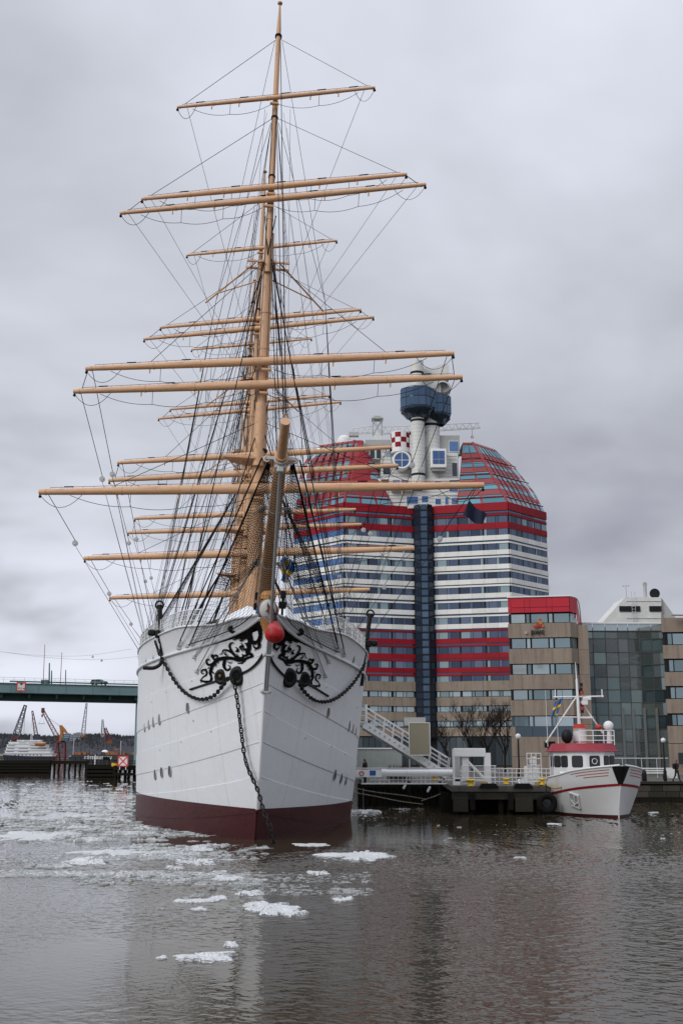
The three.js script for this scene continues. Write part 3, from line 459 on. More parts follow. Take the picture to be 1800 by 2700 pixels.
// ---- bowsprit
const BS0 = A(690, 1640, 50.8), BS1 = A(752.5, 1111, 38.8), bsP = t => BS0.clone().lerp(BS1, t);
{ const bs = new THREE.Group(); bs.name = 'bowsprit'; ship.add(bs);
  mesh('spar', bar(bsP(-0.1), bsP(0.86), 0.33, 22, 0.235), M.spar, bs); mesh('spike', bar(bsP(0.84), BS1, 0.19, 22, 0.17), M.spar, bs);
  const dir = BS1.clone().sub(BS0).normalize();
  for (const t of [0.34, 0.62, 0.845]) { mesh('bowsprit_band', ring(bsP(t), bsP(t + 0.1), lerp(0.335, 0.26, t), 0.05), M.galv, bs); for (const s of [-1, 1]) { const p = bsP(t).add(V(s * lerp(0.42, 0.36, t), 0.02, 0)); mesh('eye_lug', merge([bx(0.3, 0.12, 0.12, 0, 0, 0), new THREE.TorusGeometry(0.1, 0.035, 6, 10).translate(s * 0.15, -0.05, 0)]).translate(p.x, p.y, p.z), M.galv, bs); } }
  mesh('cap_eye', new THREE.TorusGeometry(0.09, 0.03, 6, 12).translate(BS1.x, BS1.y + 0.2, BS1.z - 0.1), M.sparDk, bs);
  // bobstay: a heavy grey pipe from the stem to the underside of the cap, in two lengths
  const foot = hullP(stemS(6.35) + 0.02, 6.35, 1, 0).add(V(0, 0, 0.12)), head = bsP(0.83).add(V(0.0, -0.36, 0.1)), mid = foot.clone().lerp(head, 0.33);
  mesh('bobstay_rod', merge([bar(foot, mid, 0.05, 10), bar(foot.clone().add(V(0.11, 0, 0)), mid.clone().add(V(0.11, 0, 0)), 0.04, 8)]), M.steel, ship);
  mesh('bobstay_rod', bar(mid.clone().add(V(0.05, -0.3, 0)), head, 0.068, 10), M.steel, ship);
  for (const t of [0, 0.19]) { const p = foot.clone().lerp(head, t); mesh('shackle', merge([bx(0.34, 0.12, 0.16, p.x + 0.05, p.y, p.z), new THREE.SphereGeometry(0.11, 8, 6).translate(p.x - 0.1, p.y, p.z), new THREE.SphereGeometry(0.11, 8, 6).translate(p.x + 0.2, p.y, p.z)]), M.galv, ship); }
  mesh('shackle', merge([rbx(0.26, 0.3, 0.26, head.x, head.y + 0.1, head.z, 0.06), rbx(0.42, 0.14, 0.2, head.x, head.y + 0.18, head.z, 0.05)]), M.galv, ship);
  mesh('shackle', merge([rbx(0.24, 0.5, 0.24, mid.x + 0.04, mid.y, mid.z, 0.06)]), M.galv, ship);
  // side guys of the bowsprit to the bow plating
  for (const [t, px, py, r, mat] of [[0.34, 515, 1732, 0.04, M.galv], [0.36, 522, 1770, 0.04, M.galv], [0.34, 863, 1745, 0.04, M.galv], [0.36, 855, 1782, 0.04, M.galv]]) { const s = px < 690 ? -1 : 1, e = onHull(px, py, 0.06); line('bowsprit_guy', bsP(t).add(V(s * 0.5, 0, 0)), e, r, mat); mesh('guy_lug', rbx(0.2, 0.2, 0.2, e.x, e.y, e.z, 0.06), M.galv, ship); }
  for (const [px, py] of [[475, 1708], [497, 1702], [885, 1714], [904, 1727]]) { const e = onHull(px, py, 0.06); mesh('guy_lug', rbx(0.22, 0.22, 0.22, e.x, e.y, e.z, 0.06), M.galv, ship); }
  // net below the bowsprit, one wing each side
  for (const s of [-1, 1]) {
    const wingOut = s < 0 ? onHull(505, 1702, 0.1) : onHull(888, 1714, 0.1), a0 = bsP(0.845).add(V(s * 0.44, -0.05, 0)), sC = -wingOut.z;
    const inner = v => bsP(lerp(0.845, 0.10, v)).add(V(s * lerp(0.36, 0.36, v), -0.1 - 0.15 * Math.sin(v * 3.1), 0)), outer = v => a0.clone().lerp(wingOut, v);
    const bottom = u => { const t = Math.pow(u, 0.8), q = lerp(-3.7, sC, t), p = hullP(q, sheer(q) + 0.16, s, 0.3); return u > 0.93 ? p.lerp(wingOut, (u - 0.93) / 0.07) : p; };
    const wing = (u, v) => { // u: bowsprit -> outer rope, v: cap -> bow
      const p = inner(v).lerp(outer(v), u), fix = bottom(u).sub(inner(1).lerp(outer(1), u)); p.addScaledVector(fix, v * v * v); p.y -= 0.55 * Math.sin(u * Math.PI) * Math.sin(v * Math.PI) * (0.2 + 0.9 * v); return p; };
    const ropes = [], NU = 34, NV = 76; // knotted square mesh
    for (let k = 1; k < NV; k++) { if (k / NV > 0.6 && k % 2) continue; const w = wing(1, k / NV).distanceTo(wing(0, k / NV)), n = Math.max(3, Math.round(w / 0.3)), pts = []; for (let i = 0; i <= n; i++) { const p = wing(i / n, k / NV + 0.004 * Math.sin(i * 2.7 + k)); pts.push(p); } for (let i = 0; i < n; i++) ropes.push(bar(pts[i], pts[i + 1], k / NV < 0.62 ? 0.0135 : 0.0075, 3, k / NV < 0.62 ? 0.0135 : 0.0075, true)); }
    const along = (u, v0) => { for (let k = Math.floor(v0 * 60); k < 60; k++) { const rt = k / 60 < 0.62 ? 0.0135 : 0.0075; if (k / 60 > 0.62 && Math.round(u * NU) % 2) continue; ropes.push(bar(wing(u, k / 60), wing(u, (k + 1) / 60), rt, 3, rt, true)); }; };
    for (let i = 1; i < NU; i++) along(i / NU, i % 4 === 0 ? 0.02 : i % 2 === 0 ? 0.24 : 0.55);
    if (s > 0) for (let k = 2; k < 60; k++) { const v = k / 62, p = bsP(lerp(0.845, 0.10, v)), r0 = lerp(0.24, 0.33, v) + 0.06, q = [0, 1, 2, 3, 4, 5, 6].map(i => { const a = Math.PI * i / 6; return p.clone().add(V(-Math.cos(a) * (r0 + 0.06), -Math.sin(a) * r0 - 0.1, 0)); }); for (let i = 0; i < 6; i++) ropes.push(bar(q[i], q[i + 1], 0.011, 3, 0.011, true)); }
    const nm = mesh('bowsprit_net', ropes, M.rope, ship); nm.userData.kind = 'stuff';
    const out = []; for (let k = 0; k <= 20; k++) out.push(wing(1, k / 20)); mesh('net_rope', tube(out, 0.038, 30, 6), M.rope, ship);
    const bot = []; for (let k = 0; k <= 16; k++) bot.push(wing(k / 16, 1)); mesh('net_rope', tube(bot, 0.025, 24, 5), M.rope, ship);
    mesh('rigging_screw', bar(wingOut, wingOut.clone().lerp(a0, 0.055), 0.06, 6), M.galv, ship);
  }
  // headstays
  const st = (name, p, q, r) => line(name, p, q, r);
  st('fore_topmast_stay', bsP(0.72), mastP(0, 34.5).add(V(0.2, 0, 0.4)), 0.023);
  st('inner_jib_stay', bsP(0.84), mastP(0, 36.8).add(V(0.15, 0, 0.3)), 0.021);
  st('outer_jib_stay', bsP(0.93).add(V(0, 0.25, 0)), mastP(0, 44.4).add(V(0.1, 0, 0.2)), 0.019);
  st('flying_jib_stay', BS1.clone().add(V(0, 0.3, 0)), mastP(0, 50.4).add(V(0.1, 0, 0.2)), 0.022);
  for (const [px, py, s] of [[479, 1652, -1], [522, 1640, -1], [893, 1660, 1], [862, 1650, 1]]) { const e = A(px, py, s < 0 ? 57 : 55.5); line('fore_stay', e, mastP(0, px === 522 || px === 862 ? 23 : 34.5).add(V(s * 0.25, 0, 0.3)), px === 522 || px === 862 ? 0.034 : 0.03); }
  for (const [px, py, h, r] of [[472, 1708, 44, 0.03], [905, 1728, 44, 0.03]]) { const e = onHull(px, py, 0.1), s = px < 690 ? -1 : 1; line('jib_sheet', e, bsP(0.845).add(V(s * 0.7, 0, 0)).lerp(e, 0.0), r); mesh('rigging_screw', bar(e, e.clone().lerp(bsP(0.845), 0.05), 0.055, 6), M.galv, ship); }
  st('main_stay', mastP(0, 10).add(V(0.6, 0, -1)), mastP(1, 22), 0.026); st('main_topmast_stay', mastP(0, 21), mastP(1, 34), 0.022); st('mizzen_stay', mastP(1, 10).add(V(0.6, 0, -1)), mastP(2, 22), 0.026); st('mizzen_topmast_stay', mastP(1, 21), mastP(2, 34), 0.022); st('main_royal_stay', mastP(0, 36), mastP(1, 50), 0.02); st('mizzen_royal_stay', mastP(1, 36), mastP(2, 50), 0.02);
  // deck lamps at the knightheads
  for (const [px, py] of [[680, 1572], [746, 1568]]) { const p = A(px, py, 49.5); mesh('deck_lamp', merge([rbx(0.24, 0.34, 0.26, p.x, p.y, p.z, 0.04), bar(p, p.clone().add(V(0, -1.0, 0)), 0.06, 6), rbx(0.34, 0.3, 0.3, p.x, p.y - 0.45, p.z - 0.1, 0.05)]), M.black, ship); }
  for (const [px, py] of [[620, 1662], [782, 1668]]) { const p = onHull(px, py + 8, 0.05); mesh('mooring_chock', new THREE.TorusGeometry(0.17, 0.08, 8, 16).scale(1.2, 0.8, 1).translate(p.x, p.y + 0.18, p.z), M.black, ship); }
}
// ---- figurehead under the bowsprit: gilded warrior behind a round painted shield
{ const fg = new THREE.Group(); fg.name = 'figurehead'; fg.userData.label = 'carved figurehead in blue and gold with a white painted shield'; ship.add(fg); fg.position.copy(A(706, 1606, 46.9)); fg.scale.setScalar(0.62);
  const tors = []; for (let i = 0; i <= 14; i++) { const t = i / 14; tors.push([0.03 + 0.5 * Math.sin(Math.PI * Math.pow(t, 0.72)) * (0.55 + 0.5 * t), -1.55 + 2.2 * t]); }
  mesh('body', lathe(tors, 20).rotateX(-0.45).translate(-0.05, -0.2, -0.42), M.blueDk || (M.blueDk = std(lin(0.015, 0.06, 0.14), 0.6)), fg);
  const gs = []; for (let j = 0; j < 8; j++) for (let i = 0; i < 7; i++) { const a = (i - 3 + (j % 2) * 0.5) * 0.36, q = 0.10 + 0.045 * j; gs.push(new THREE.SphereGeometry(0.07, 6, 5).scale(1, 1.2, 0.4).translate(Math.sin(a) * q * 1.3 - 0.05, -1.6 + j * 0.13, Math.cos(a) * q * 1.1 + 0.26 - j * 0.02)); }
  gs.forEach(g => mesh('gold_scale', g, M.gold, fg));
  const sh = mesh('shield', new THREE.SphereGeometry(0.60, 24, 14, 0, Math.PI * 2, 0, 1.25).scale(1, 0.6, 1.18).rotateX(Math.PI / 2).rotateX(0.18).translate(0, 0, 0.02), std(lin(0.50, 0.52, 0.52), 0.5), fg);
  mesh('rim', new THREE.TorusGeometry(0.575, 0.035, 8, 30).scale(1, 1.18, 1).rotateX(0.18).translate(0, 0, 0.14), M.gold, sh);
  const em = new THREE.Shape(); em.moveTo(-0.08, 0.38); em.lineTo(0.1, 0.12); em.quadraticCurveTo(0.24, -0.2, 0.05, -0.48); em.quadraticCurveTo(0.02, -0.2, -0.2, -0.25); em.quadraticCurveTo(0.0, -0.05, -0.1, 0.1); em.closePath();
  mesh('emblem', new THREE.ExtrudeGeometry(em, { depth: 0.03, bevelEnabled: false }).rotateX(0.12).translate(0.02, 0.02, 0.385), std(lin(0.16, 0.035, 0.02), 0.6), sh);
  mesh('head', new THREE.SphereGeometry(0.36, 16, 12).scale(1, 1.15, 1).translate(0, 0.82, -0.3), std(lin(0.45, 0.22, 0.10), 0.6), fg);
  mesh('helmet', lathe([[0.5, -0.25], [0.53, -0.02], [0.47, 0.16], [0.34, 0.3], [0.05, 0.36]], 18).translate(0, 0.92, -0.25), M.gold, fg); for (let k = 0; k < 9; k++) { const a = (k - 4) * 0.35; mesh('helmet_stud', new THREE.SphereGeometry(0.05, 6, 5).translate(Math.sin(a) * 0.53, 0.9, -0.25 + Math.cos(a) * 0.53), M.sparDk, fg); }
  for (const s of [-1, 1]) mesh('arm', tube([V(s * 0.45, 0.45, -0.45), V(s * 0.66, -0.05, -0.25), V(s * 0.5, -0.5, -0.05)], 0.1, 10, 8), s < 0 ? M.blueDk : std(lin(0.22, 0.05, 0.03), 0.6), fg);
}
// ---- black scrollwork on both bows: raised ribbons following the plating
{
  const Z = (x, y) => [480 + x * 0.2487, 1600 + y * 0.2487];
  const strokes = [ // [points in survey crop, half width start, mid, end]
    [[[740, 215], [780, 180], [820, 205], [845, 250], [845, 310], [825, 355], [790, 380]], 10, 24, 12], [[[740, 215], [712, 255], [725, 310], [735, 350], [760, 375], [800, 380]], 20, 26, 14],
    [[[770, 160], [780, 190], [800, 205]], 2, 7, 10], [[[820, 155], [815, 180], [840, 200]], 2, 8, 10], [[[735, 215], [705, 300], [660, 330], [610, 325], [560, 350], [545, 345]], 26, 16, 3], [[[650, 275], [660, 300], [640, 320], [600, 322], [575, 320]], 3, 9, 4], [[[640, 280], [635, 300], [655, 315]], 3, 6, 5],
    [[[825, 370], [830, 415], [810, 440], [780, 450]], 12, 11, 3], [[[765, 400], [775, 425], [795, 440], [780, 470]], 3, 8, 2],
    [[[720, 330], [735, 370], [700, 395], [680, 385]], 14, 16, 5], [[[715, 400], [720, 440], [705, 480], [740, 500], [755, 510], [745, 530], [700, 540]], 20, 14, 6],
    [[[640, 330], [655, 345], [635, 360], [620, 345]], 4, 7, 3], [[[560, 380], [530, 385], [515, 410], [525, 450], [560, 500], [600, 545], [640, 560]], 5, 11, 8], [[[640, 385], [655, 410], [630, 425], [640, 450], [655, 470]], 3, 10, 4], [[[575, 430], [600, 440], [605, 465], [585, 475], [600, 445]], 3, 8, 3], [[[635, 430], [660, 425], [665, 455], [690, 450], [695, 480], [720, 490]], 3, 9, 4], [[[590, 500], [605, 525], [625, 545], [665, 530], [650, 500]], 4, 10, 4], [[[690, 470], [700, 510], [670, 520], [640, 550]], 5, 10, 5],
    [[[735, 530], [680, 555], [620, 570], [540, 545], [450, 545], [390, 560], [350, 595], [325, 640], [310, 690], [320, 740]], 8, 15, 10], [[[600, 560], [570, 520], [530, 480], [480, 458], [445, 462], [440, 490], [410, 505]], 8, 9, 3], [[[480, 475], [465, 495], [480, 510], [500, 505]], 3, 7, 3],
    [[[640, 560], [660, 590], [600, 600]], 9, 8, 2], [[[690, 560], [665, 585], [645, 580]], 5, 6, 2], [[[380, 570], [340, 545], [330, 510], [350, 520], [380, 510], [385, 540], [360, 550]], 9, 8, 3],
    [[[345, 600], [300, 615], [275, 600], [272, 565], [295, 555], [305, 570]], 9, 9, 3], [[[470, 560], [455, 600], [460, 640], [490, 672], [520, 655], [525, 635], [500, 620]], 12, 11, 3], [[[500, 580], [520, 595], [545, 580]], 4, 5, 2], [[[490, 672], [480, 680]], 6, 4, 2],
    [[[320, 720], [325, 760], [310, 790], [270, 795], [225, 785], [208, 770], [215, 805]], 9, 11, 3], [[[215, 770], [235, 745], [270, 720], [268, 680], [240, 665], [218, 680], [225, 710], [245, 705]], 4, 8, 3], [[[320, 680], [345, 700], [360, 715]], 7, 6, 2], [[[365, 600], [370, 625], [360, 640]], 5, 4, 1], [[[395, 580], [385, 605]], 5, 4, 1], [[[325, 740], [340, 765]], 5, 4, 1], [[[265, 650], [262, 680]], 2, 5, 6], [[[300, 640], [285, 660]], 6, 4, 2]];
  const ribbon = pts => { const g = []; return g; };
  for (const side of [-1, 1]) {
    const parts = [];
    for (const [pts, w0, w1, w2] of strokes) {
      const c = new THREE.CatmullRomCurve3(pts.map(p => V(p[0], p[1], 0)), false, 'centripetal'), n = Math.max(6, pts.length * 4), P = [], I = [];
      for (let i = 0; i <= n; i++) {
        const t = i / n, p = c.getPointAt(t), d = c.getTangentAt(t), w = (t < 0.5 ? lerp(w0, w1, t * 2) : lerp(w1, w2, t * 2 - 1)) * 1.3;
        for (const k of [-1, 1]) { const [zx, zy] = Z(p.x - d.y * w * k, p.y + d.x * w * k), q = onHull(Math.min(zx, 694), zy, 0.0); q.x = side * Math.abs(q.x); const sN = -q.z, h = q.y, e = hullP(sN, h, side, 0.05); P.push(e.x, e.y, e.z); }
      }
      for (let i = 0; i < n; i++) { const a = 2 * i; I.push(a, a + 1, a + 2, a + 1, a + 3, a + 2); }
      const g = new THREE.BufferGeometry(); g.setAttribute('position', new THREE.Float32BufferAttribute(P, 3)); g.setIndex(I); g.computeVertexNormals(); parts.push(g);
    }
    parts.forEach(g => mesh('scroll_leaf', g, M.scroll || (M.scroll = matte(lin(0.005, 0.005, 0.005), 0.9, 0.1)), ship));
  }
}
// ---- red pick-up buoy hung at the stem
{ const c = at(724, 1668, 46.4), b = thing('red_buoy', 'pear-shaped faded red buoy hanging under the bowsprit of the sailing ship', 'buoy', [c.x, c.y - 0.42, c.z]);
  const pr = [[0.001, 0], [0.12, 0.012], [0.24, 0.06], [0.34, 0.15], [0.395, 0.27], [0.405, 0.38], [0.38, 0.5], [0.32, 0.63], [0.24, 0.75], [0.16, 0.85], [0.11, 0.92], [0.001, 0.93]];
  const rt = noiseTex(256, (u, v) => { const w = sstep(0.52, 0.68, v + 0.16 * tfbm(u, v, 6, 4)), n = 0.9 + 0.2 * tfbm(u, v, 10, 4); return [lerp(0.74, 0.78, w) * n, lerp(0.04, 0.30, w) * n, lerp(0.07, 0.30, w) * n]; }, true);
  mesh('float', lathe(pr, 26), std(lin(0.9, 0.9, 0.9), 0.55, { map: rt }), b); mesh('neck', merge([new THREE.CylinderGeometry(0.07, 0.14, 0.22, 10).translate(0, 1.0, 0), new THREE.TorusGeometry(0.07, 0.03, 6, 10).translate(0, 1.15, 0)]), M.iron, b);
  mesh('lanyard', bar(V(0, 1.15, 0), V(-0.25, 2.0, -0.4), 0.025, 5), M.rope, b);
  const lt = ['S', 'L', 'P']; const sc = []; for (let k = 0; k < 5; k++) sc.push(bx(0.03, 0.045 + 0.02 * (k % 2), 0.02, -0.16 + k * 0.075, 0.2, 0.352)); mesh('faded_mark', sc, M.dark, b); }
// ---- navy flag on the course yardarm, and the blue and yellow flag by the fore mast
function cloth(w, h, f, nu = 18, nv = 10) { return grid(nu, nv, (u, v) => { const p = f(u, v); return V(u * w + p.x, (v - 1) * h + p.y, p.z); }); }
{ const a = at(1235, 1322, 66), f = thing('navy_flag', 'dark navy blue flag flapping below the end of the lowest yard', 'flag', [a.x, a.y, a.z]);
  const fc = [[1218, 1361], [1272, 1382], [1285, 1355], [1235, 1322]].map(p => at(p[0], p[1], 66).sub(a)); mesh('cloth', grid(22, 12, (u, v) => { const p = fc[0].clone().lerp(fc[1], u).lerp(fc[3].clone().lerp(fc[2], u), v); p.z += 0.14 * Math.sin(u * 8 + v * 2) - u * 0.3; p.y += 0.05 * Math.sin(u * 7 + v); return p; }), M.navy, f);
  mesh('halyard', bar(V(0.02, 0, 0), toWorldRel(rigD(0, 5, 0.97), a), 0.02, 5), M.rope, f); mesh('halyard', bar(V(-0.37, -0.85, 0), V(-0.85, -1.9, -0.2), 0.014, 4), M.rope, f);
  const bk = toWorldRel(rigD(0, 5, 0.97), a); }
function toWorldRel(p, a) { return ship.localToWorld(p.clone()).sub(a); }
{ const a = at(752, 1468, 60), f = thing('swedish_flag', 'blue and yellow flag hanging in folds behind the bowsprit net', 'flag', [a.x, a.y, a.z]);
  mesh('staff', bar(V(0, -1.6, 0), V(0, 0.15, 0), 0.02, 6), M.whiteRail, f);
  const fold = (u, v) => V(-0.35 * u * u * 0 + (-0.3 * u + 0.1 * Math.sin(v * 6)) * 0 + u * 0.75 * (0.55 + 0.45 * v) - 0.25 + 0.12 * Math.sin(v * 7 + u * 3), -1.3 * (1 - v) - 0.25 * u, 0.24 * Math.sin(u * 15 + v * 5));
  [[0, 0.3, 0], [0.3, 0.5, 1], [0.5, 1, 0]].forEach(([a0, a1, y]) => mesh(y ? 'yellow_field' : 'blue_field', grid(10, 14, (u, v) => fold(lerp(a0, a1, u), v)), y ? M.yellow : M.blue, f)); mesh('yellow_bar', grid(24, 2, (u, v) => { const p = fold(u, 0.42 + 0.14 * v); p.z += 0.012; return p; }), M.yellow, f); }

// ---------------------------------------------------------------- the striped tower
const TW = thing('office_tower', 'tall red and white striped office tower with a blue lookout cabin on top', 'building', [17, 1.5, -240]);
const tl = (x, y, d) => V(x - 17, y - 1.5, 240 - d);
function unitBox(name, parent, mat, c, sx, sy, sz, ry = 0, rx = 0) { const m = new THREE.Mesh(UNIT, mat); m.name = name; m.castShadow = m.receiveShadow = true; m.position.copy(c); m.scale.set(sx, sy, sz); m.rotation.order = 'YXZ'; m.rotation.set(rx, ry, 0); parent.add(m); return m; }
const mergedBoxes = []; // collects far-side pieces
function facade(p, q, o) { // p, q: [x, depth] seen left to right; pieces stand on that line
  const L = Math.hypot(q[0] - p[0], q[1] - p[1]), ux = (q[0] - p[0]) / L, ud = (q[1] - p[1]) / L, ry = Math.atan2(ud, ux), nx = ud, nd = -ux; // outward = towards the viewer
  const put = (name, mat, t, y, w, h, dep, out, rx = 0, wob = 0) => { const c = o.loc(p[0] + ux * t + nx * out, y, p[1] + ud * t + nd * out); return o.bulk ? o.bulk.push([name, mat, c, w, h, dep, ry]) : unitBox(name, o.root, mat, c, w, h, dep, ry + wob, rx); };
  return { L, put, ry };
}
const ROWS = [52.5, 49.75, 46.62, 43.58, 40.56, 37.56, 34.41, 31.29, 28.26, 25.16, 22.24, 19.18].map((h, i) => h);
const isRedBelow = i => (i === 0) || (i >= 8 && i < 11), isRedAbove = i => i <= 1 || i >= 8;
function stripes(p, q, glass, bulk, bays) {
  const f = facade(p, q, { root: TW, loc: tl, bulk }), n = bays, bw = f.L / n;
  for (let i = 0; i < 12; i++) {
    const h = ROWS[i], next = i < 11 ? ROWS[i + 1] : 16.9;
    const low = h - 0.70, thinTop = next + 0.70;                                   // window sill, and head of the row below
    for (let b = 0; b < n; b++) {
      const t0 = b * bw, tc = t0 + bw / 2;
      // window band: mullion board, panes
      f.put('mullion_board', M.mullion, tc, h, bw, 1.46, 0.1, 0.02);
      const cut = (b + i) % 2 ? [0.16, 0.84, 0.16, 1.0] : [0.84, 0.16, 0.16, 1.0]; const ws = [0.125, 0.39, 0.125, 0.36].sort(() => 0); let x = t0 + 0.22; const avail = bw - 0.3;
      for (let k = 0; k < 4; k++) { const w = ws[(k + b) % 4] * avail - 0.1; f.put('window_pane', pick(glass), x + w / 2, h, w, 1.32, 0.04, 0.08, (rnd() - 0.5) * 0.012, (rnd() - 0.5) * 0.02); x += w + 0.1; }
      // spandrel below, glazed slit and thin strip above the next window
      const sH = (low - thinTop) , mat = i === 11 ? M.concrete : isRedBelow(i) ? M.bandRed : M.bandWhite, strip = i === 11 ? M.concrete : isRedAbove(i + 1) ? M.bandRed : M.bandWhite;
      if (i < 11) {
        for (let k = 0; k < 2; k++) f.put('spandrel_panel', pick(mat), t0 + bw * (0.25 + 0.5 * k), low - 0.5, bw / 2 - 0.03, 1.0, 0.22, 0.14);
        f.put('slit_window', pick([M.pane[1], M.pane[3]]), tc, low - 1.16, bw, 0.34, 0.06, 0.05);
        f.put('strip_panel', pick(strip), tc, thinTop + 0.18, bw - 0.03, 0.36, 0.2, 0.13);
      }
    }
  }
  // head band above the first row
  for (let b = 0; b < n; b++) { f.put('spandrel_panel', pick(M.bandRed), (b + 0.5) * bw, 55.2, bw - 0.03, 1.7, 0.24, 0.15); f.put('slit_window', pick(M.pane), (b + 0.5) * bw, 54.05, bw, 0.4, 0.06, 0.05); f.put('strip_panel', pick(M.bandRed), (b + 0.5) * bw, 53.5, bw - 0.03, 0.5, 0.2, 0.13); }
  // brown concrete storeys under the stripes
  const W0 = [16.14, 13.11, 10.1];
  for (let i = 0; i < 3; i++) for (let b = 0; b < n; b++) {
    const t0 = b * bw; f.put('concrete_panel', pick(M.concrete), t0 + bw / 2, W0[i] + 1.52 + (i ? 0 : 0.1), bw - 0.03, (i ? 1.78 : 1.95), 0.3, 0.25);
    f.put('mullion_board', M.mullion, t0 + bw / 2, W0[i], bw, 1.25, 0.1, 0.02);
    const ws = [0.12, 0.36, 0.12, 0.3]; let x = t0 + 0.25; for (let k = 0; k < 4; k++) { const w = ws[(k + b) % 4] * bw - 0.12; f.put('storey_pane', pick(M.panePale), x + w / 2, W0[i], w, 1.02, 0.04, 0.09, (rnd() - 0.5) * 0.02, (rnd() - 0.5) * 0.03); x += w + 0.16; }
  }
  for (let b = 0; b < n; b++) { f.put('concrete_panel', pick(M.concrete), (b + 0.5) * bw, 8.5, bw - 0.03, 1.75, 0.3, 0.25); }
  for (let b = 0; b < n; b++) { f.put('mullion_board', M.mullion, (b + 0.5) * bw, 4.6, bw, 6.1, 0.12, -0.05); for (let k = 0; k < 4; k++) f.put('ground_pane', pick(M.paneDark), b * bw + bw * (k + 0.5) / 4, 4.6, bw / 4 - 0.12, 5.6, 0.05, 0.03, 0, (rnd() - 0.5) * 0.02); }
}
{
  const FL = [0.6, 235], SL = [15.4, 239.6], SR = [19.6, 239.0], FR = [35.0, 234.6], BR = [44.8, 245.2], BL = [-10.4, 246.3];
  const plan = p => [p[0] - 17, p[1] - 240];
  mesh('core_wall', prism([[BL[0], BL[1] + 14], BL, FL, SL, SR, FR, BR, [BR[0], BR[1] + 14]].map(plan).map(p => [p[0], p[1] + 0.12]), 54.2, 0.2), M.mullion, TW);
  stripes(FL, SL, M.pane, null, 3); stripes(SR, FR, M.pane, null, 3);
  const bulk = []; stripes(BL, FL, M.paneBlue, bulk, 3); stripes(FR, BR, M.pane, bulk, 3);
  // the two receding faces: bands as parts, their small panes joined past the limit of single pieces
  const panes = new Map();
  for (const [name, mat, c, w, h, d, ry] of bulk) {
    if (/pane|slit|mullion/.test(name)) { const g = new THREE.BoxGeometry(w, h, d).rotateY(ry).translate(c.x, c.y, c.z); if (!panes.has(mat)) panes.set(mat, [name, []]); panes.get(mat)[1].push(g); }
    else unitBox(name, TW, mat, c, w, h, d, ry);
  }
  for (const [mat, [name, gs]] of panes) mesh(name.replace('mullion_board', 'side_mullions').replace('window_pane', 'side_panes'), gs, mat, TW).userData.kind = 'stuff';
  // glass lift shaft in the notch, three faces
  const sh = [[15.5, 238.9], [16.7, 237.2], [18.2, 237.0], [19.4, 238.3]];
  for (let k = 0; k < 3; k++) { const f = facade(sh[k], sh[k + 1], { root: TW, loc: tl }); for (let h = 7.4; h < 55.6; h += 1.53) { f.put('shaft_pane', k === 1 ? pick(M.shaftPane) : pick(M.shaftGlass), f.L / 2, h + 0.72, f.L - 0.1, k === 1 ? 1.15 : 1.35, 0.06, 0, (rnd() - 0.5) * 0.03, (rnd() - 0.5) * 0.03); } f.put('shaft_frame', M.mullion, f.L / 2, 31.5, f.L, 48.5, 0.05, -0.06); for (const t of [0.02, f.L - 0.02]) f.put('shaft_post', M.mullion, t, 31.5, 0.16, 48.6, 0.16, 0.02); }
  mesh('shaft_cap', prism([...sh, [19.4, 240], [15.5, 240]].map(plan), 0.4, 54.0), M.clad, TW);

  // ---- glazed mansard roofs: panel by panel between two sloping edges
  const edge = pts => y => { for (let i = 1; i < pts.length; i++) if (y <= pts[i][1] || i === pts.length - 1) { const t = clamp((y - pts[i - 1][1]) / (pts[i][1] - pts[i - 1][1]), 0, 1); return V(lerp(pts[i - 1][0], pts[i][0], t), y, lerp(pts[i - 1][2], pts[i][2], t)); } };
  function slope(L, R, rows, cols, glassPart) { // edges hold [x, y, depth]
    const le = edge(L), re = edge(R), y0 = L[0][1], y1 = Math.min(L[L.length - 1][1], R[R.length - 1][1]);
    const T = v => tl(v.x, v.y, v.z), nrm = re(y0).sub(le(y0)).cross(le(y1).sub(le(y0)));
    const n = T(re(y0)).sub(T(le(y0))).cross(T(le(y1)).sub(T(le(y0)))).normalize(); if (n.z < 0) n.negate();
    const quad = (name, mat, ya, yb, u0, u1, out, th = 0.06) => {
      const P = (u, y, o) => T(le(y).lerp(re(y), u)).addScaledVector(n, o), a = P(u0, ya, out), b = P(u1, ya, out), c = P(u1, yb, out), d = P(u0, yb, out), a2 = P(u0, ya, out - th), b2 = P(u1, ya, out - th), c2 = P(u1, yb, out - th), d2 = P(u0, yb, out - th);
      const g = new THREE.BufferGeometry(), tri = []; const F = (p, q, r, s) => tri.push(p, q, r, p, r, s); F(a, b, c, d); F(a2, d2, c2, b2); F(a, a2, b2, b); F(d, c, c2, d2); F(a, d, d2, a2); F(b, b2, c2, c);
      g.setAttribute('position', new THREE.Float32BufferAttribute(tri.flatMap(v => [v.x, v.y, v.z]), 3)); g.computeVertexNormals(); mesh(name, g, mat, TW); };
    let y = y0; const sum = rows.reduce((s, r) => s + r[0], 0);
    quad('roof_backing', M.redFrame, y0, y1, 0, 1, -0.02, 0.05);
    rows.forEach(([w, kind], ri) => { const yb = y + (y1 - y0) * w / sum;
      if (kind === 'walk') { quad('walkway', M.walk || (M.walk = std(lin(0.16, 0.03, 0.035), 0.6)), y + 0.1, yb - 0.1, 0, 1, 0.22, 0.2); }
      else for (let c = 0; c < cols; c++) { const g = 0.025; quad(kind === 'glass' ? 'roof_pane' : 'roof_panel', kind === 'glass' ? pick(M.paneTeal) : pick(kind === 'red' ? M.redDull : M.bandRed), y + 0.07, yb - 0.07, c / cols + g, (c + 1) / cols - g, 0.05 + (rnd() - 0.5) * 0.012); }
      y = yb; });
    return quad;
  }
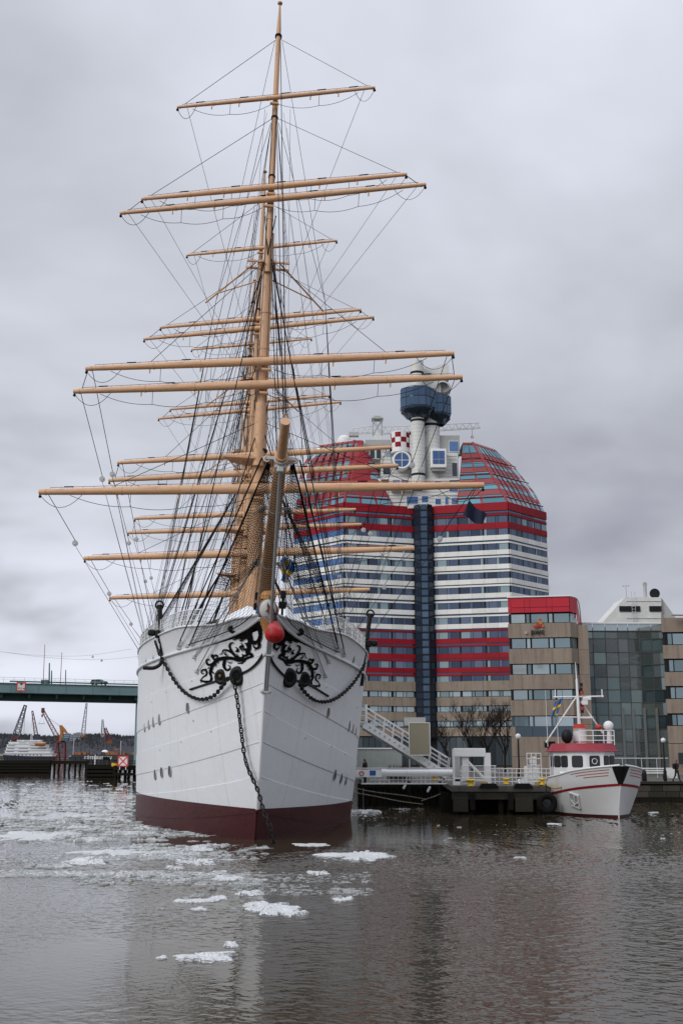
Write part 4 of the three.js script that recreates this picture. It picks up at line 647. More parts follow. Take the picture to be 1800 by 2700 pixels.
  const rowsA = [[1.5, 'glass'], [0.4, 'walk'], [0.5, 'glass'], [1.7, 'red'], [1.3, 'glass'], [0.5, 'glass'], [1.6, 'red'], [1.2, 'glass'], [0.4, 'walk'], [0.5, 'glass'], [1.6, 'red'], [1.2, 'glass'], [0.4, 'glass'], [0.9, 'red'], [0.4, 'walk'], [1.6, 'red'], [2.6, 'glass'], [0.8, 'red']];
  const Y0 = 56.05, RT = [28.6, 70.7, 240.5];
  slope([[24.6, Y0, 237.4], [26.5, 70.7, 240.5]], [[FR[0], Y0, FR[1]], RT], rowsA, 2);
  slope([[FR[0], Y0, FR[1]], RT], [[BR[0], Y0, BR[1]], [43.0, 60.6, 246.2], [38.9, 66.6, 247], [34.6, 70.7, 247]], rowsA, 8);
  const LT = [2.75, 71.2, 240.5];
  slope([[FL[0], Y0, FL[1]], LT], [[11.0, Y0, 238.3], [4.7, 71.2, 240.5]], rowsA, 3);
  slope([[BL[0], Y0, BL[1]], [-9.6, 64.3, 246.2], [-8.4, 68, 246], [-4.8, 71.2, 244.5]], [[FL[0], Y0, FL[1]], LT], rowsA, 7);
  for (const [a, b] of [[FR, RT], [FL, LT]]) mesh('ridge', bar(tl(a[0], Y0, a[1]), tl(b[0], b[1], b[2]), 0.28, 6), M.redFrame, TW);
  // solid roof bodies behind the slopes
  const body = pts => { const g = new THREE.BufferGeometry(); };
  mesh('roof_cap', prism([[26.5, 240.6], [28.6, 240.6], [34.5, 247], [30, 252], [26.5, 252]].map(plan), 0.3, 69.1), M.clad, TW); mesh('roof_cap', prism([[4.6, 240.6], [2.8, 240.6], [-4.7, 244.6], [-2, 252], [4.6, 252]].map(plan), 0.3, 69.6), M.clad, TW);
  // white plant storeys between the roofs
  const wbox = (name, x0, x1, y0, y1, d, dep, mat = M.clad) => mesh(name, rbx(x1 - x0, y1 - y0, dep, (x0 + x1) / 2 - 17, (y0 + y1) / 2 - 1.5, 240 - d - dep / 2, 0.08), mat, TW);
  const wins = (list, d) => { for (const [x0, x1, y0, y1, m] of list) { const w = mesh('plant_window', bx(x1 - x0 + 0.24, y1 - y0 + 0.24, 0.12, (x0 + x1) / 2 - 17, (y0 + y1) / 2 - 1.5, 240 - d + 0.02), M.white, TW); mesh('pane', bx(x1 - x0, y1 - y0, 0.06, (x0 + x1) / 2 - 17, (y0 + y1) / 2 - 1.5, 240 - d + 0.08), pick(m || M.paneBlue), w); } };
  wbox('plant_room', 7.5, 25.2, 55.6, 62.2, 238.9, 10); wbox('plant_room', 8.5, 25.4, 62.2, 68.2, 240.2, 9); wbox('plant_room', 20.5, 25.9, 68.2, 72.6, 241.4, 7, M.cladGrey); wbox('plant_room', 5.2, 12.5, 66, 71.8, 242, 7, M.cladGrey); wbox('parapet', 10.6, 15.2, 59.2, 60.6, 237.6, 1.5, M.white);
  for (let y = 57; y < 68; y += 0.75) mesh('clapboard', bx(17.2, 0.05, 0.05, 16.4 - 17, y - 1.5, 240 - (y < 62 ? 238.84 : 240.14)), M.cladGrey, TW);
  wins([[20.0, 21.4, 60.3, 61.7], [23.2, 25.0, 59.3, 60.9], [20.1, 21.3, 56.5, 57.7], [22.2, 22.9, 56.5, 58], [23.6, 25.1, 56.5, 57.9], [14.0, 16.4, 56.6, 58.2], [17.2, 18.6, 56.9, 58.3], [15.2, 17.3, 59.4, 61.6, M.paneDark], [11.0, 12.6, 60.7, 61.9], [12.9, 14.4, 60.7, 61.9], [8.5, 10.2, 60.6, 62, M.paneDark]], 238.9);
  wins([[9.0, 10.6, 63.4, 65, M.paneDark], [10.9, 12.0, 65.2, 66.4], [18.6, 20, 64.0, 65.2], [18.6, 20, 65.8, 66.9], [24.0, 25.1, 63.0, 66.0, M.paneDark], [6.2, 7.2, 67, 69, M.paneDark], [7.6, 8.6, 67, 69, M.paneDark], [9.6, 11.6, 67.3, 68.8, M.panePale]], 240.2);
  wins([[23.6, 25.6, 68.9, 71.2]], 241.4);
  mesh('balcony_rail', bx(5, 0.12, 0.12, 22.6 - 17, 58.6 - 1.5, 1.6), M.white, TW);
  // round window, square bay window
  { const c = tl(13.0, 66.0, 237.8); const rg = mesh('round_window', merge([new THREE.TorusGeometry(1.78, 0.26, 8, 36), new THREE.CylinderGeometry(2, 2, 3.4, 36).rotateX(Math.PI / 2).translate(0, 0, -1.75)]).translate(c.x, c.y, c.z), M.white, TW); mesh('pane', new THREE.CylinderGeometry(1.62, 1.62, 0.06, 36).rotateX(Math.PI / 2).translate(c.x, c.y, c.z + 0.02), M.paneBlue[2], rg); mesh('glazing_bar', merge([bx(3.3, 0.12, 0.1, c.x, c.y, c.z + 0.08), bx(0.12, 3.3, 0.1, c.x, c.y, c.z + 0.081)]), M.white, rg);
    const q = tl(20.9, 66.4, 237.4), sb = mesh('bay_window', merge([rbx(3.5, 4.3, 3.6, q.x, q.y, q.z - 1.9, 0.25)]), M.white, TW); for (let i = 0; i < 2; i++) for (let j = 0; j < 2; j++) mesh('pane', bx(1.22, j ? 1.75 : 1.0, 0.06, q.x - 0.66 + i * 1.3, q.y + (j ? 0.72 : -0.78), q.z - 0.05), M.paneBlue[2], sb); mesh('underside', bx(2.9, 0.5, 2.8, q.x, q.y - 2.4, q.z - 2), M.cladGrey, sb); }
  // chequered drum
  { const c = tl(12.8, 70.3, 239.6); const dr = mesh('chequered_drum', new THREE.CylinderGeometry(2.05, 2.05, 4.6, 36).translate(c.x, c.y, c.z), M.white, TW); for (let j = 0; j < 3; j++) for (let i = 0; i < 10; i++) if ((i + j) % 2) mesh('red_check', new THREE.CylinderGeometry(2.08, 2.08, 1.1, 4, 1, true, i * Math.PI / 5, Math.PI / 5).translate(c.x, c.y - 0.75 + j * 1.12, c.z), M.bandRed[1], dr); }
  // twin towers, lookout cabin
  const cyl = (name, x, d, r, y0, y1, mat = M.clad, parent = TW) => { const c = tl(x, (y0 + y1) / 2, d); return mesh(name, new THREE.CylinderGeometry(r, r, y1 - y0, 30).translate(c.x, c.y, c.z), mat, parent); };
  const CY = [16.55, 238.6], CZ = [19.6, 241.2];
  const c1 = cyl('lookout_column', CY[0], CY[1], 1.5, 60, 78, M.clad); const c2 = cyl('lookout_column', CZ[0], CZ[1], 1.95, 62, 78, M.clad);
  for (let y = 62; y < 76; y += 0.85) { cyl('panel_joint', CY[0], CY[1], 1.515, y, y + 0.045, M.cladGrey, c1); cyl('panel_joint', CZ[0], CZ[1], 1.965, y, y + 0.045, M.cladGrey, c2); }
  cyl('dark_band', CY[0], CY[1], 1.54, 74.7, 75.2, M.mullion, c1); cyl('dark_band', CZ[0], CZ[1], 1.99, 74.3, 74.9, M.mullion, c2); cyl('dark_band', CY[0], CY[1], 1.54, 62.6, 63.1, M.mullion, c1);
  for (const y of [69.5, 73]) mesh('bracket', bx(0.8, 0.5, 0.6, 18.2 - 17, y - 1.5, 240 - 239.4), M.cladGrey, c1);
  for (const [x, d, R, y0, y1, k] of [[16.6, 239, 4.0, 77.6, 82.0, 0], [20.8, 241.6, 3.5, 77.0, 81.2, 1]]) {
    const c = tl(x, y0, d), cab = mesh('lookout_cabin', lathe([[1.7, -2.1], [R * 0.62, -1.9], [R * 0.95, -0.55], [R * 0.98, 0], [R * 0.98, y1 - y0], [R * 0.9, y1 - y0 + 0.25], [1.2, y1 - y0 + 1.1]], 8).rotateY(Math.PI / 8).translate(c.x, c.y, c.z), M.shaftGlass[0], TW);
    for (let i = 0; i < 8; i++) { const a = i * Math.PI / 4, ap = R * Math.cos(Math.PI / 8), w = 2 * R * Math.sin(Math.PI / 8); for (let j = 0; j < 2; j++) for (let m = 0; m < 2; m++) unitBox('cabin_pane', cab, pick(M.shaftPane), c.clone().add(V(Math.sin(a) * ap + Math.cos(a) * (m - 0.5) * w / 2, (y1 - y0) * (0.26 + 0.48 * j), Math.cos(a) * ap - Math.sin(a) * (m - 0.5) * w / 2)), w / 2 - 0.1, (y1 - y0) * 0.44, 0.12, a); }
    for (let i = 0; i < 12; i++) { const a = i * Math.PI / 6; mesh('cantilever_rib', bar(c.clone().add(V(Math.sin(a) * 1.6, -2.2, Math.cos(a) * 1.6)), c.clone().add(V(Math.sin(a) * R * 0.9, -0.6, Math.cos(a) * R * 0.9)), 0.13, 5), M.mullion, cab); }
  }
  const tc = cyl('top_column', CY[0], CY[1], 1.46, 82.2, 88.6, M.clad); cyl('dark_band', CY[0], CY[1], 1.49, 85.6, 86.1, M.mullion, tc);
  { const s = new THREE.Shape(); s.moveTo(0, 0); s.lineTo(6.2, 0); s.lineTo(6.2, 3.3); s.quadraticCurveTo(4.4, 3.6, 3.4, 2.8); s.quadraticCurveTo(2.3, 2.2, 1.4, 2.7); s.lineTo(0, 2.9); s.closePath(); const p = tl(17.6, 85.4, 240.6); mesh('antenna_screen', new THREE.ExtrudeGeometry(s, { depth: 2.4, bevelEnabled: false }).translate(p.x, p.y, p.z - 2.4), M.clad, TW); mesh('screen_base', bx(4.2, 3.6, 2.6, p.x + 2.2, p.y - 1.9, p.z - 1.4), M.clad, TW); mesh('dark_band', bx(5.6, 0.4, 0.3, p.x + 3.2, p.y + 0.1, p.z + 0.02), M.mullion, TW);
    mesh('radio_dish', lathe([[0.01, 0], [1.0, 0.12], [1.75, 0.6], [1.75, 1.4], [1.3, 1.6]], 24).rotateX(1.5).translate(p.x + 4.7, p.y - 2.4, p.z - 0.9), M.cladGrey, TW); }
  { const c = tl(0.6, 71.6, 247); const dm = mesh('radome', new THREE.SphereGeometry(1.65, 20, 10, 0, Math.PI * 2, 0, Math.PI * 0.6).translate(c.x, c.y + 1.0, c.z), M.clad, TW); mesh('drum', new THREE.CylinderGeometry(1.55, 1.6, 0.9, 24).translate(c.x, c.y, c.z), M.bandRed[0], dm); }
}
// ---- building crane behind the roof
{ const c = tl(8.2, 71.5, 251), K = thing('tower_crane', 'white tower crane with a long level jib behind the striped tower roof', 'crane', [8.2, 1.5, -251]);
  const truss = (x0, x1, y0, y1, z, w, n, parent, nm, mat = M.clad) => { const g = [bar(V(x0, y0, z - w), V(x1, y1, z - w), 0.09, 4), bar(V(x0, y0, z + w), V(x1, y1, z + w), 0.09, 4), bar(V(x0, y0 + 1.6, z), V(x1, y1 + 1.2, z), 0.09, 4)]; for (let i = 0; i < n; i++) { const a = i / n, b = (i + 0.5) / n, e = (i + 1) / n, P = (t, up, s) => V(lerp(x0, x1, t), lerp(y0, y1, t) + up * lerp(1.6, 1.2, t), z + s); for (const s of [-w, w]) g.push(bar(P(a, 0, s), P(b, 1, 0), 0.055, 4), bar(P(b, 1, 0), P(e, 0, s), 0.055, 4)); } return mesh(nm, g, mat, parent); };
  mesh('mast', merge([bx(1.5, 74, 1.5, 0, 37, 0), bx(2.2, 0.3, 2.2, 0, 72.5, 0)]), M.clad, K); const mh = []; for (const sx of [-1, 1]) for (const sz of [-1, 1]) mh.push(bar(V(sx, 74, sz), V(sx, 77.5, sz), 0.1, 4), bar(V(sx, 74, sz), V(-sx, 77.5, sz), 0.07, 4)); mh.push(bx(2.6, 0.25, 2.6, 0, 77.6, 0), bx(1.6, 0.5, 1.6, 0, 78, 0)); mesh('mast_head', mh, M.cladGrey, K);
  truss(1, 23.5, 74.2, 75.6, 0, 0.5, 14, K, 'jib'); truss(-1, -6.0, 74.5, 74.2, 0, 0.5, 4, K, 'counter_jib'); mesh('counterweight', bx(2.2, 0.9, 1.4, -5.4, 74.0, 0), M.cladGrey, K); mesh('trolley', merge([bx(1.4, 0.4, 1.0, 4.2, 74.2, 0), bx(2.6, 0.5, 0.9, 8, 74.3, 0)]), M.mullion, K); mesh('hook_block', merge([bar(V(21.6, 75.3, 0), V(21.6, 73.6, 0), 0.04, 4), new THREE.TorusGeometry(0.25, 0.07, 5, 10).translate(21.6, 73.4, 0)]), M.mullion, K); }

// ---------------------------------------------------------------- brown office block, glass hall, wing at the right edge
const Yh = (y, d) => at(1420, y, d).y;
function concreteBlock(root, org, p, q, spec, glassCols, bays) {
  const loc = (x, y, d) => V(x - org[0], y - org[1], org[2] - d), f = facade(p, q, { root, loc });
  for (const [kind, y0, y1] of spec) {
    const h = y1 - y0, yc = (y0 + y1) / 2;
    if (kind === 'conc') for (let b = 0; b < bays; b++) f.put('concrete_panel', pick(M.concrete), (b + 0.5) * f.L / bays, yc, f.L / bays - 0.02, h - 0.02, 0.5, -0.2);
    else if (kind === 'win' || kind === 'blue') {
      f.put('mullion_board', kind === 'blue' ? M.slate : M.mullion, f.L / 2, yc, f.L - 0.1, h, 0.12, -0.22);
      for (const [a, b] of glassCols) { const w = (b - a) * f.L; f.put('window_pane', pick(M.panePale), (a + b) / 2 * f.L, yc - 0.02, w, h - 0.12, 0.05, -0.12, (rnd() - 0.5) * 0.03, (rnd() - 0.5) * 0.05); }
    } else if (kind === 'slate') for (let b = 0; b < 3; b++) f.put('slate_panel', M.slate, (b + 0.5) * f.L / 3, yc, f.L / 3 - 0.04, h, 0.1, -0.12);
  }
  return f;
}
M.slate = std(lin(0.055, 0.085, 0.115), 0.4); M.redPanel = [std(lin(0.50, 0.012, 0.03), 0.35), std(lin(0.46, 0.011, 0.027), 0.35)];
const FONT = await new FontLoader().loadAsync('fonts/droid/droid_sans_bold.typeface.json');
{
  const org = [24, 1.5, 136], B = thing('office_block', 'brown concrete office block with red top storey behind the small boat', 'building', [24, 1.5, -136]);
  const loc = (x, y, d) => V(x - org[0], y - org[1], org[2] - d), planB = p => [p[0] - org[0], p[1] - org[2]];
  const spec = [['win', 19.1, 20.25], ['conc', 17.35, 19.08], ['win', 16.1, 17.33], ['conc', 14.3, 16.08], ['win', 13.05, 14.28], ['conc', 11.3, 13.03], ['win', 10.08, 11.28], ['conc', 8.25, 10.06], ['blue', 7.0, 8.24], ['slate', 5.85, 7.0], ['conc', 3.6, 5.84], ['conc', 1.5, 3.58]];
  const P = [19.9, 135.9], Q = [27.0, 134.5], R = [28.1, 135.6], S = [31, 150];
  const cols = [[0.05, 0.27], [0.295, 0.345], [0.375, 0.635], [0.66, 0.715], [0.745, 0.985]];
  mesh('core_wall', prism([P, Q, R, S, [22.7, 150]].map((p, i) => planB([p[0] + (i < 1 || i > 3 ? 0.4 : -0.4), p[1] + 0.45])), 20.3, 0), M.mullion, B);
  concreteBlock(B, org, P, Q, spec, cols, 2);
  concreteBlock(B, org, Q, R, spec.map(([k, a, b]) => [k === 'slate' ? 'conc' : k, a, b]), [[0.12, 0.9]], 1); concreteBlock(B, org, [22.7, 150], P, spec.map(([k, a, b]) => [k === 'slate' ? 'conc' : k, a, b]), [[0.1, 0.45], [0.55, 0.9]], 2);
  // pier beside the glass hall
  for (let k = 0; k < 6; k++) unitBox('concrete_panel', B, pick(M.concrete), loc(28.65, 2.9 + k * 2.9, 136.6), 1.2, 2.87, 2.4);
  // red attic: front panels and the raking side
  const fA = facade(P, Q, { root: B, loc }); for (let c = 0; c < 6; c++) { const e = [0, 0.05, 0.27, 0.36, 0.63, 0.72, 1.0], a = e[c], b = e[c + 1]; for (const [y0, y1] of [[20.35, 20.95], [20.98, 22.15]]) fA.put('red_panel', pick(M.redPanel), (a + b) / 2 * fA.L, (y0 + y1) / 2, (b - a) * fA.L - 0.03, y1 - y0 - 0.02, 0.3, -0.05); }
  fA.put('white_coping', M.white, fA.L / 2, 22.25, fA.L + 0.2, 0.14, 0.5, 0);
  const rake = (d0, d1, x0, x1) => { const s = new THREE.Shape(); }; 
  { const pts = [[27.0, 134.4, 22.15], [28.1, 135.5, 22.0], [29.6, 140.5, 18.9], [28.2, 136, 18.9], [27.9, 135.35, 20.3], [27.0, 134.4, 20.3]].map(v => loc(v[0], v[2], v[1]));
    const tri = [[0, 5, 4], [0, 4, 1], [1, 4, 3], [1, 3, 2]], pos = []; for (const t of tri) for (const i of t) pos.push(pts[i].x, pts[i].y, pts[i].z + 0.08); const g = new THREE.BufferGeometry(); g.setAttribute('position', new THREE.Float32BufferAttribute(pos, 3)); g.computeVertexNormals(); mesh('raking_red_side', g, M.redPanel[1], B);
    for (const t of [0.3, 0.55, 0.8]) mesh('panel_joint', bar(pts[5].clone().lerp(pts[3], t).add(V(0, 0, 0.14)), pts[0].clone().lerp(pts[1], 0.4 + t * 0.6).lerp(pts[2], t * 0.4).add(V(0, 0, 0.14)), 0.03, 4), M.redFrame, B);
    mesh('white_coping', tube([pts[0], pts[1], pts[2]].map(v => v.clone().add(V(0, 0.06, 0.05))), 0.07, 12, 5), M.white, B); }
  mesh('roof', prism([P, Q, R, S, [22.7, 150]].map(planB), 0.3, 20.4), M.cladGrey, B);
  // facade lettering and coloured squares
  const txt = new TextGeometry('pwc', { font: FONT, size: 0.62, depth: 0.08, curveSegments: 4 }); const a = at(1397, 1673, 135.4), ry = fA.ry; const tm = mesh('sign_letters', txt.rotateY(ry).translate(...loc(a.x, a.y, 135.2).toArray()), M.mullion, B);
  for (const [x, y, w, h, c] of [[0.95, 1.15, 0.55, 0.55, [0.42, 0.05, 0.02]], [1.2, 1.35, 0.38, 0.38, [0.55, 0.2, 0.02]], [0.62, 0.87, 0.5, 0.28, [0.45, 0.03, 0.03]], [1.42, 0.97, 0.26, 0.3, [0.62, 0.10, 0.08]], [1.15, 1.77, 0.3, 0.18, [0.6, 0.08, 0.03]]]) { const q = loc(a.x, a.y, 135.2); mesh('sign_square', bx(w, h, 0.07 + 0.01 * x, q.x + x, q.y + y, q.z + 0.05 + x * 0.19), std(lin(...c), 0.5), B); }
  { const q = loc(a.x, a.y, 135.2); mesh('sign_bracket', bx(0.3, 0.3, 0.1, q.x - 0.55, q.y + 0.2, q.z - 0.05), M.cladGrey, B); }
}
{ // glass hall
  const org = [33.4, 1.5, 139], G = thing('glass_hall', 'glazed atrium hall with grid of panes between two brown concrete blocks', 'building', [33.4, 1.5, -139]), loc = (x, y, d) => V(x - org[0], y - org[1], org[2] - d);
  const xs = [1538, 1567, 1600, 1633, 1660, 1690, 1722, 1762].map(px => at(px, 1800, 139).x), ys = [18.46, 17.62, 15.96, 14.49, 12.97, 11.45, 9.93, 8.43, 6.79, 5.3, 3.7, 1.5];
  M.hallPane = [0, 1, 2, 3].map(i => new THREE.MeshPhysicalMaterial({ color: lin(0.55 - 0.05 * i, 0.62 - 0.05 * i, 0.62 - 0.05 * i), roughness: 0.02, transmission: 0.92 - 0.06 * i, thickness: 0, ior: 1.6, side: THREE.DoubleSide }));
  for (let r = 0; r < ys.length - 1; r++) for (let c = 0; c < 7; c++) { const w = xs[c + 1] - xs[c], h = ys[r] - ys[r + 1]; unitBox('glass_pane', G, (r >= 5 && r <= 7 && rnd() < 0.75) || rnd() < 0.16 ? pick(M.hallRefl || (M.hallRefl = [coated(0.10, 0.14, 0.145, 0.04, 0.6), coated(0.15, 0.2, 0.2, 0.04, 0.6), coated(0.06, 0.085, 0.09, 0.04, 0.5), coated(0.2, 0.25, 0.24, 0.05, 0.6)])) : M.hallPane[Math.floor(rnd() * 4)], loc((xs[c] + xs[c + 1]) / 2, (ys[r] + ys[r + 1]) / 2, 139), w - 0.1, h - 0.1, 0.03, (rnd() - 0.5) * 0.05, (rnd() - 0.5) * 0.05); }
  for (const x of xs) for (let r = 0; r < 1; r++) { unitBox('upright_mullion', G, M.hallFrame || (M.hallFrame = std(lin(0.07, 0.075, 0.075), 0.5)), loc(x, 10, 139.02), 0.1, 17, 0.16); unitBox('lower_pillar', G, M.hallFrame2 || (M.hallFrame2 = std(lin(0.16, 0.17, 0.17), 0.5)), loc(x + 0.12, 5.4, 138.96), 0.3, 7.8, 0.3); }
  for (const y of ys) unitBox('transom', G, M.hallFrame, loc((xs[0] + xs[7]) / 2, y, 139.01), xs[7] - xs[0], 0.1, 0.14);
  for (let c = 0; c < 7; c++) unitBox('parapet_panel', G, M.panePale[2], loc((xs[c] + xs[c + 1]) / 2, 19.0, 138.9), xs[c + 1] - xs[c] - 0.08, 0.85, 0.1); unitBox('coping', G, M.white, loc((xs[0] + xs[7]) / 2, 19.5, 138.9), xs[7] - xs[0], 0.16, 0.4);
  for (const [y0, y1] of [[16.2, 14.2], [13.1, 11.2], [10.6, 9.2], [7.8, 5.6], [4.6, 2.6]]) for (const s of [1, -1]) mesh('cross_brace', bar(loc(xs[1] + 0.5, s > 0 ? y0 : y1, 141.2), loc(xs[6] + 0.8, s > 0 ? y1 : y0, 140.3), 0.17, 6), M.white, G);
  for (const y of [4.4, 7.4, 10.4, 13.4, 16.4]) mesh('gallery_floor', bx(9.2, 0.4, 3, 0, y - 1.5, -6.5), std(lin(0.2, 0.2, 0.19), 0.8), G);
  const inn = std(lin(0.09, 0.085, 0.08), 0.9); mesh('back_wall', bx(10.4, 17.6, 0.3, 0, 8.8, -10.2), inn, G); mesh('hall_roof', bx(10.4, 0.3, 10, 0, 17.35, -5), inn, G); mesh('hall_floor', bx(10.4, 0.2, 10, 0, 0.1, -5.2), inn, G); for (const sx of [-5.2, 5.2]) mesh('side_wall', bx(0.2, 17.4, 10, sx, 8.7, -5.2), inn, G);
  mesh('duct', new THREE.TorusGeometry(1.1, 0.35, 8, 20).translate(-2.2, 10.8, -3.4), M.mullion, G); mesh('duct', new THREE.TorusGeometry(1.0, 0.35, 8, 20).translate(-1.9, 5.9, -3.4), M.mullion, G); mesh('duct', new THREE.TorusGeometry(0.9, 0.35, 8, 20).translate(-2.0, 14.6, -3.4), M.mullion, G);
  // roof plant house with raking sides
  const T = (px, py, d = 148) => { const v = at(px, py, d); return loc(v.x, v.y, d); };
  const quad = (name, ps, mat, th = 1.5) => { const s = new THREE.Shape(ps.map(p => new THREE.Vector2(p.x, p.y))); return mesh(name, new THREE.ExtrudeGeometry(s, { depth: th, bevelEnabled: false }).translate(0, 0, ps[0].z - th), mat, G); };
  quad('plant_house', [T(1578, 1652), T(1646, 1575), T(1742, 1575), T(1742, 1655), T(1620, 1655)], M.clad, 6); quad('plant_house', [T(1742, 1655, 148.4), T(1742, 1576, 148.4), T(1788, 1640, 148.4), T(1788, 1655, 148.4)], M.cladGrey, 5);
  for (const [x0, x1] of [[1632, 1686], [1711, 1742]]) { const a = T(x0, 1612, 147.9), b = T(x1, 1598, 147.9); mesh('louvre', bx(b.x - a.x, b.y - a.y, 0.1, (a.x + b.x) / 2, (a.y + b.y) / 2, a.z), M.mullion, G); }
  for (const y of [1585, 1630]) { const a = T(1650, y, 147.95), b = T(1740, y, 147.95); mesh('panel_joint', bx(b.x - a.x, 0.05, 0.05, (a.x + b.x) / 2, a.y, a.z), M.cladGrey, G); }
  { const a = T(1700, 1575, 149), ch = mesh('vent_pipe', merge([new THREE.CylinderGeometry(0.24, 0.24, 1.9, 12).translate(a.x, a.y + 0.9, a.z), new THREE.TorusGeometry(0.2, 0.12, 8, 14).translate(a.x - 0.02, a.y + 1.75, a.z + 0.1)]), M.cladGrey, G); const d = T(1725, 1572, 149); mesh('satellite_dish', new THREE.CylinderGeometry(0.66, 0.66, 0.2, 26).rotateX(Math.PI / 2).translate(d.x, d.y + 0.35, d.z), M.mullion, G); const m = T(1650, 1574, 147.8); mesh('weather_mast', merge([bar(m, m.clone().add(V(0, 1.6, 0)), 0.04, 5), bar(m.clone().add(V(-0.35, 1.4, 0)), m.clone().add(V(0.35, 1.45, 0)), 0.025, 4), new THREE.SphereGeometry(0.1, 6, 5).translate(m.x + 0.35, m.y + 1.5, m.z), new THREE.SphereGeometry(0.1, 6, 5).translate(m.x - 0.35, m.y + 1.45, m.z)]), M.cladGrey, G); for (const px of [1667, 1676]) { const e = T(px, 1640, 147.7); mesh('ladder_rail', bar(e, e.clone().add(V(0, 4.0, 0)), 0.03, 5), M.galv, G); } const la = []; const e = T(1671.5, 1640, 147.7); for (let k = 0; k < 7; k++) la.push(bx(0.4, 0.04, 0.04, e.x, e.y + 0.25 + k * 0.36, e.z)); la.forEach(g => mesh('rung', g, M.galv, G)); }
}
{ // wing at the right edge
  const org = [42, 1.5, 133], B = thing('office_wing', 'brown concrete office wing cut by the right edge of the photo', 'building', [42, 1.5, -133]);
  const y = py => at(1770, py, 133).y, spec = [['conc', y(1667), y(1629)], ['win', y(1700), y(1669)], ['conc', y(1737), y(1701)], ['win', y(1771), y(1739)], ['conc', y(1809), y(1772)], ['win', y(1842), y(1811)], ['conc', y(1881), y(1843)], ['win', y(1913), y(1883)], ['conc', y(1960), y(1914)], ['conc', 1.5, y(1961)]];
  concreteBlock(B, org, [37.4, 133], [50, 131.5], spec, [[0.045, 0.08], [0.09, 0.24], [0.3, 0.42], [0.5, 0.7], [0.78, 0.95]], 3); concreteBlock(B, org, [41.4, 146], [37.4, 133.1], spec, [[0.1, 0.4], [0.6, 0.9]], 2);
  mesh('core_wall', prism([[37.9, 133.5], [49.8, 132.2], [50, 146], [41.9, 146]].map(p => [p[0] - 42, p[1] - 133]), 17.6, 0), M.mullion, B); mesh('coping', bx(12, 0.12, 0.7, 2.1, 18.1, 0.7, 0.126), M.cladGrey, B);
  { const a = at(1795, 2000, 132), w = mesh('ground_window', bx(1.9, 1.3, 0.3, a.x - 42 + 0.6, a.y - 1.5, 1.15), M.paneDark[0], B); }
}
// ---------------------------------------------------------------- quay, finger dock, walls
struct('quay', metreUV(prism([[1.8, 88], [8.2, 88], [8.2, 95], [60, 95], [140, 92], [140, 330], [-30, 330], [1.8, 200]].map(p => [p[0], p[1]]), 1.9, -0.4)), M.paving);
{ // stone-faced quay wall behind the small boat, block by block
  const wall = thing('quay_wall', 'dark stone quay wall between the small boat and the right edge', 'wall', [24, 0, -94.9]); mesh('backing', bx(34, 1.9, 0.2, 8, 0.45, 0), M.wetWood, wall);
  for (let r = 0; r < 3; r++) { let x = -9; while (x < 14) { const w = rr(0.9, 1.7); unitBox('stone_block', wall, r === 0 ? M.wetWood : pick([M.quay, M.quayB || (M.quayB = std(lin(0.07, 0.058, 0.045), 0.95, { map: rep(texConc, 0.3) }))]), V(x + w / 2, 0.12 + r * 0.48, 0.2 + rr(0, 0.06)), w - 0.04, 0.45, 0.3); x += w; } } unitBox('kerb_stone', wall, M.quay, V(3, 1.52, 0.15), 25, 0.2, 0.7); }
{ // finger dock
  const d0 = 74.2, D = thing('finger_dock', 'weathered concrete finger dock on piles beside the small boat', 'dock', [10, 0, -d0]); const X = (px, d = d0) => at(px, 2090, d).x - 10;
  const outline = [[X(1190), 0], [X(1452), 0], [1.7, 14], [-2.4, 14]]; mesh('deck_slab', metreUV(prism(outline.map(p => [p[0], p[1]]), 0.34, 1.42)), M.paving, D);
  const x0 = X(1192), x1 = X(1450); mesh('front_beam', metreUV(bx(x1 - x0, 0.5, 0.4, (x0 + x1) / 2, 1.18, -0.3)), M.quay, D);
  for (const [a, b, z] of [[1194, 1232, 0.0], [1356, 1402, 0.0]]) mesh('fender_panel', metreUV(bx(X(b) - X(a), 0.85, 0.35, (X(a) + X(b)) / 2, 0.62, 0.02)), M.quay, D);
  for (const [a, b] of [[1262, 1314], [1352, 1404]]) { const w = X(b) - X(a), s = new THREE.Shape(); s.moveTo(-w / 2, 0); s.lineTo(w / 2, 0); s.lineTo(w / 2 - 0.2, 0.24); s.lineTo(-w / 2 + 0.2, 0.24); s.closePath(); mesh('rubber_fender', new THREE.ExtrudeGeometry(s, { depth: 0.5, bevelEnabled: false }).translate((X(a) + X(b)) / 2, 1.68, -0.3), M.dark, D); }
  for (const px of [1212, 1240, 1322, 1345, 1420]) for (const z of [-0.5, -4]) mesh('pile', metreUV(bar(V(X(px), -1, z), V(X(px), 1.4, z), 0.2, 8)), M.wetWood, D);
  for (const px of [1244, 1345]) mesh('bearing_beam', metreUV(bx(0.32, 1.1, 0.5, X(px), 0.85, -0.12)), M.wetWood, D);
  mesh('under_wall', bx(x1 - x0 + 0.4, 1.6, 0.2, (x0 + x1) / 2 - 0.3, 0.5, -3.0), M.wetWood, D);
  const rail = (xa, xb, za, zb) => { const n = 14; for (let k = 0; k < 4; k++) mesh('dock_rail', bar(V(xa, 1.95 + k * 0.28, za), V(xb, 1.95 + k * 0.28, zb), 0.028, 5), M.whiteRail, D); for (let i = 0; i <= n; i++) { const t = i / n; mesh('rail_post', bar(V(lerp(xa, xb, t), 1.75, lerp(za, zb, t)), V(lerp(xa, xb, t), 2.82, lerp(za, zb, t)), 0.024, 5), M.whiteRail, D); } };
  rail(X(1294, 78), X(1452, 78), -3.8, -3.8);
}
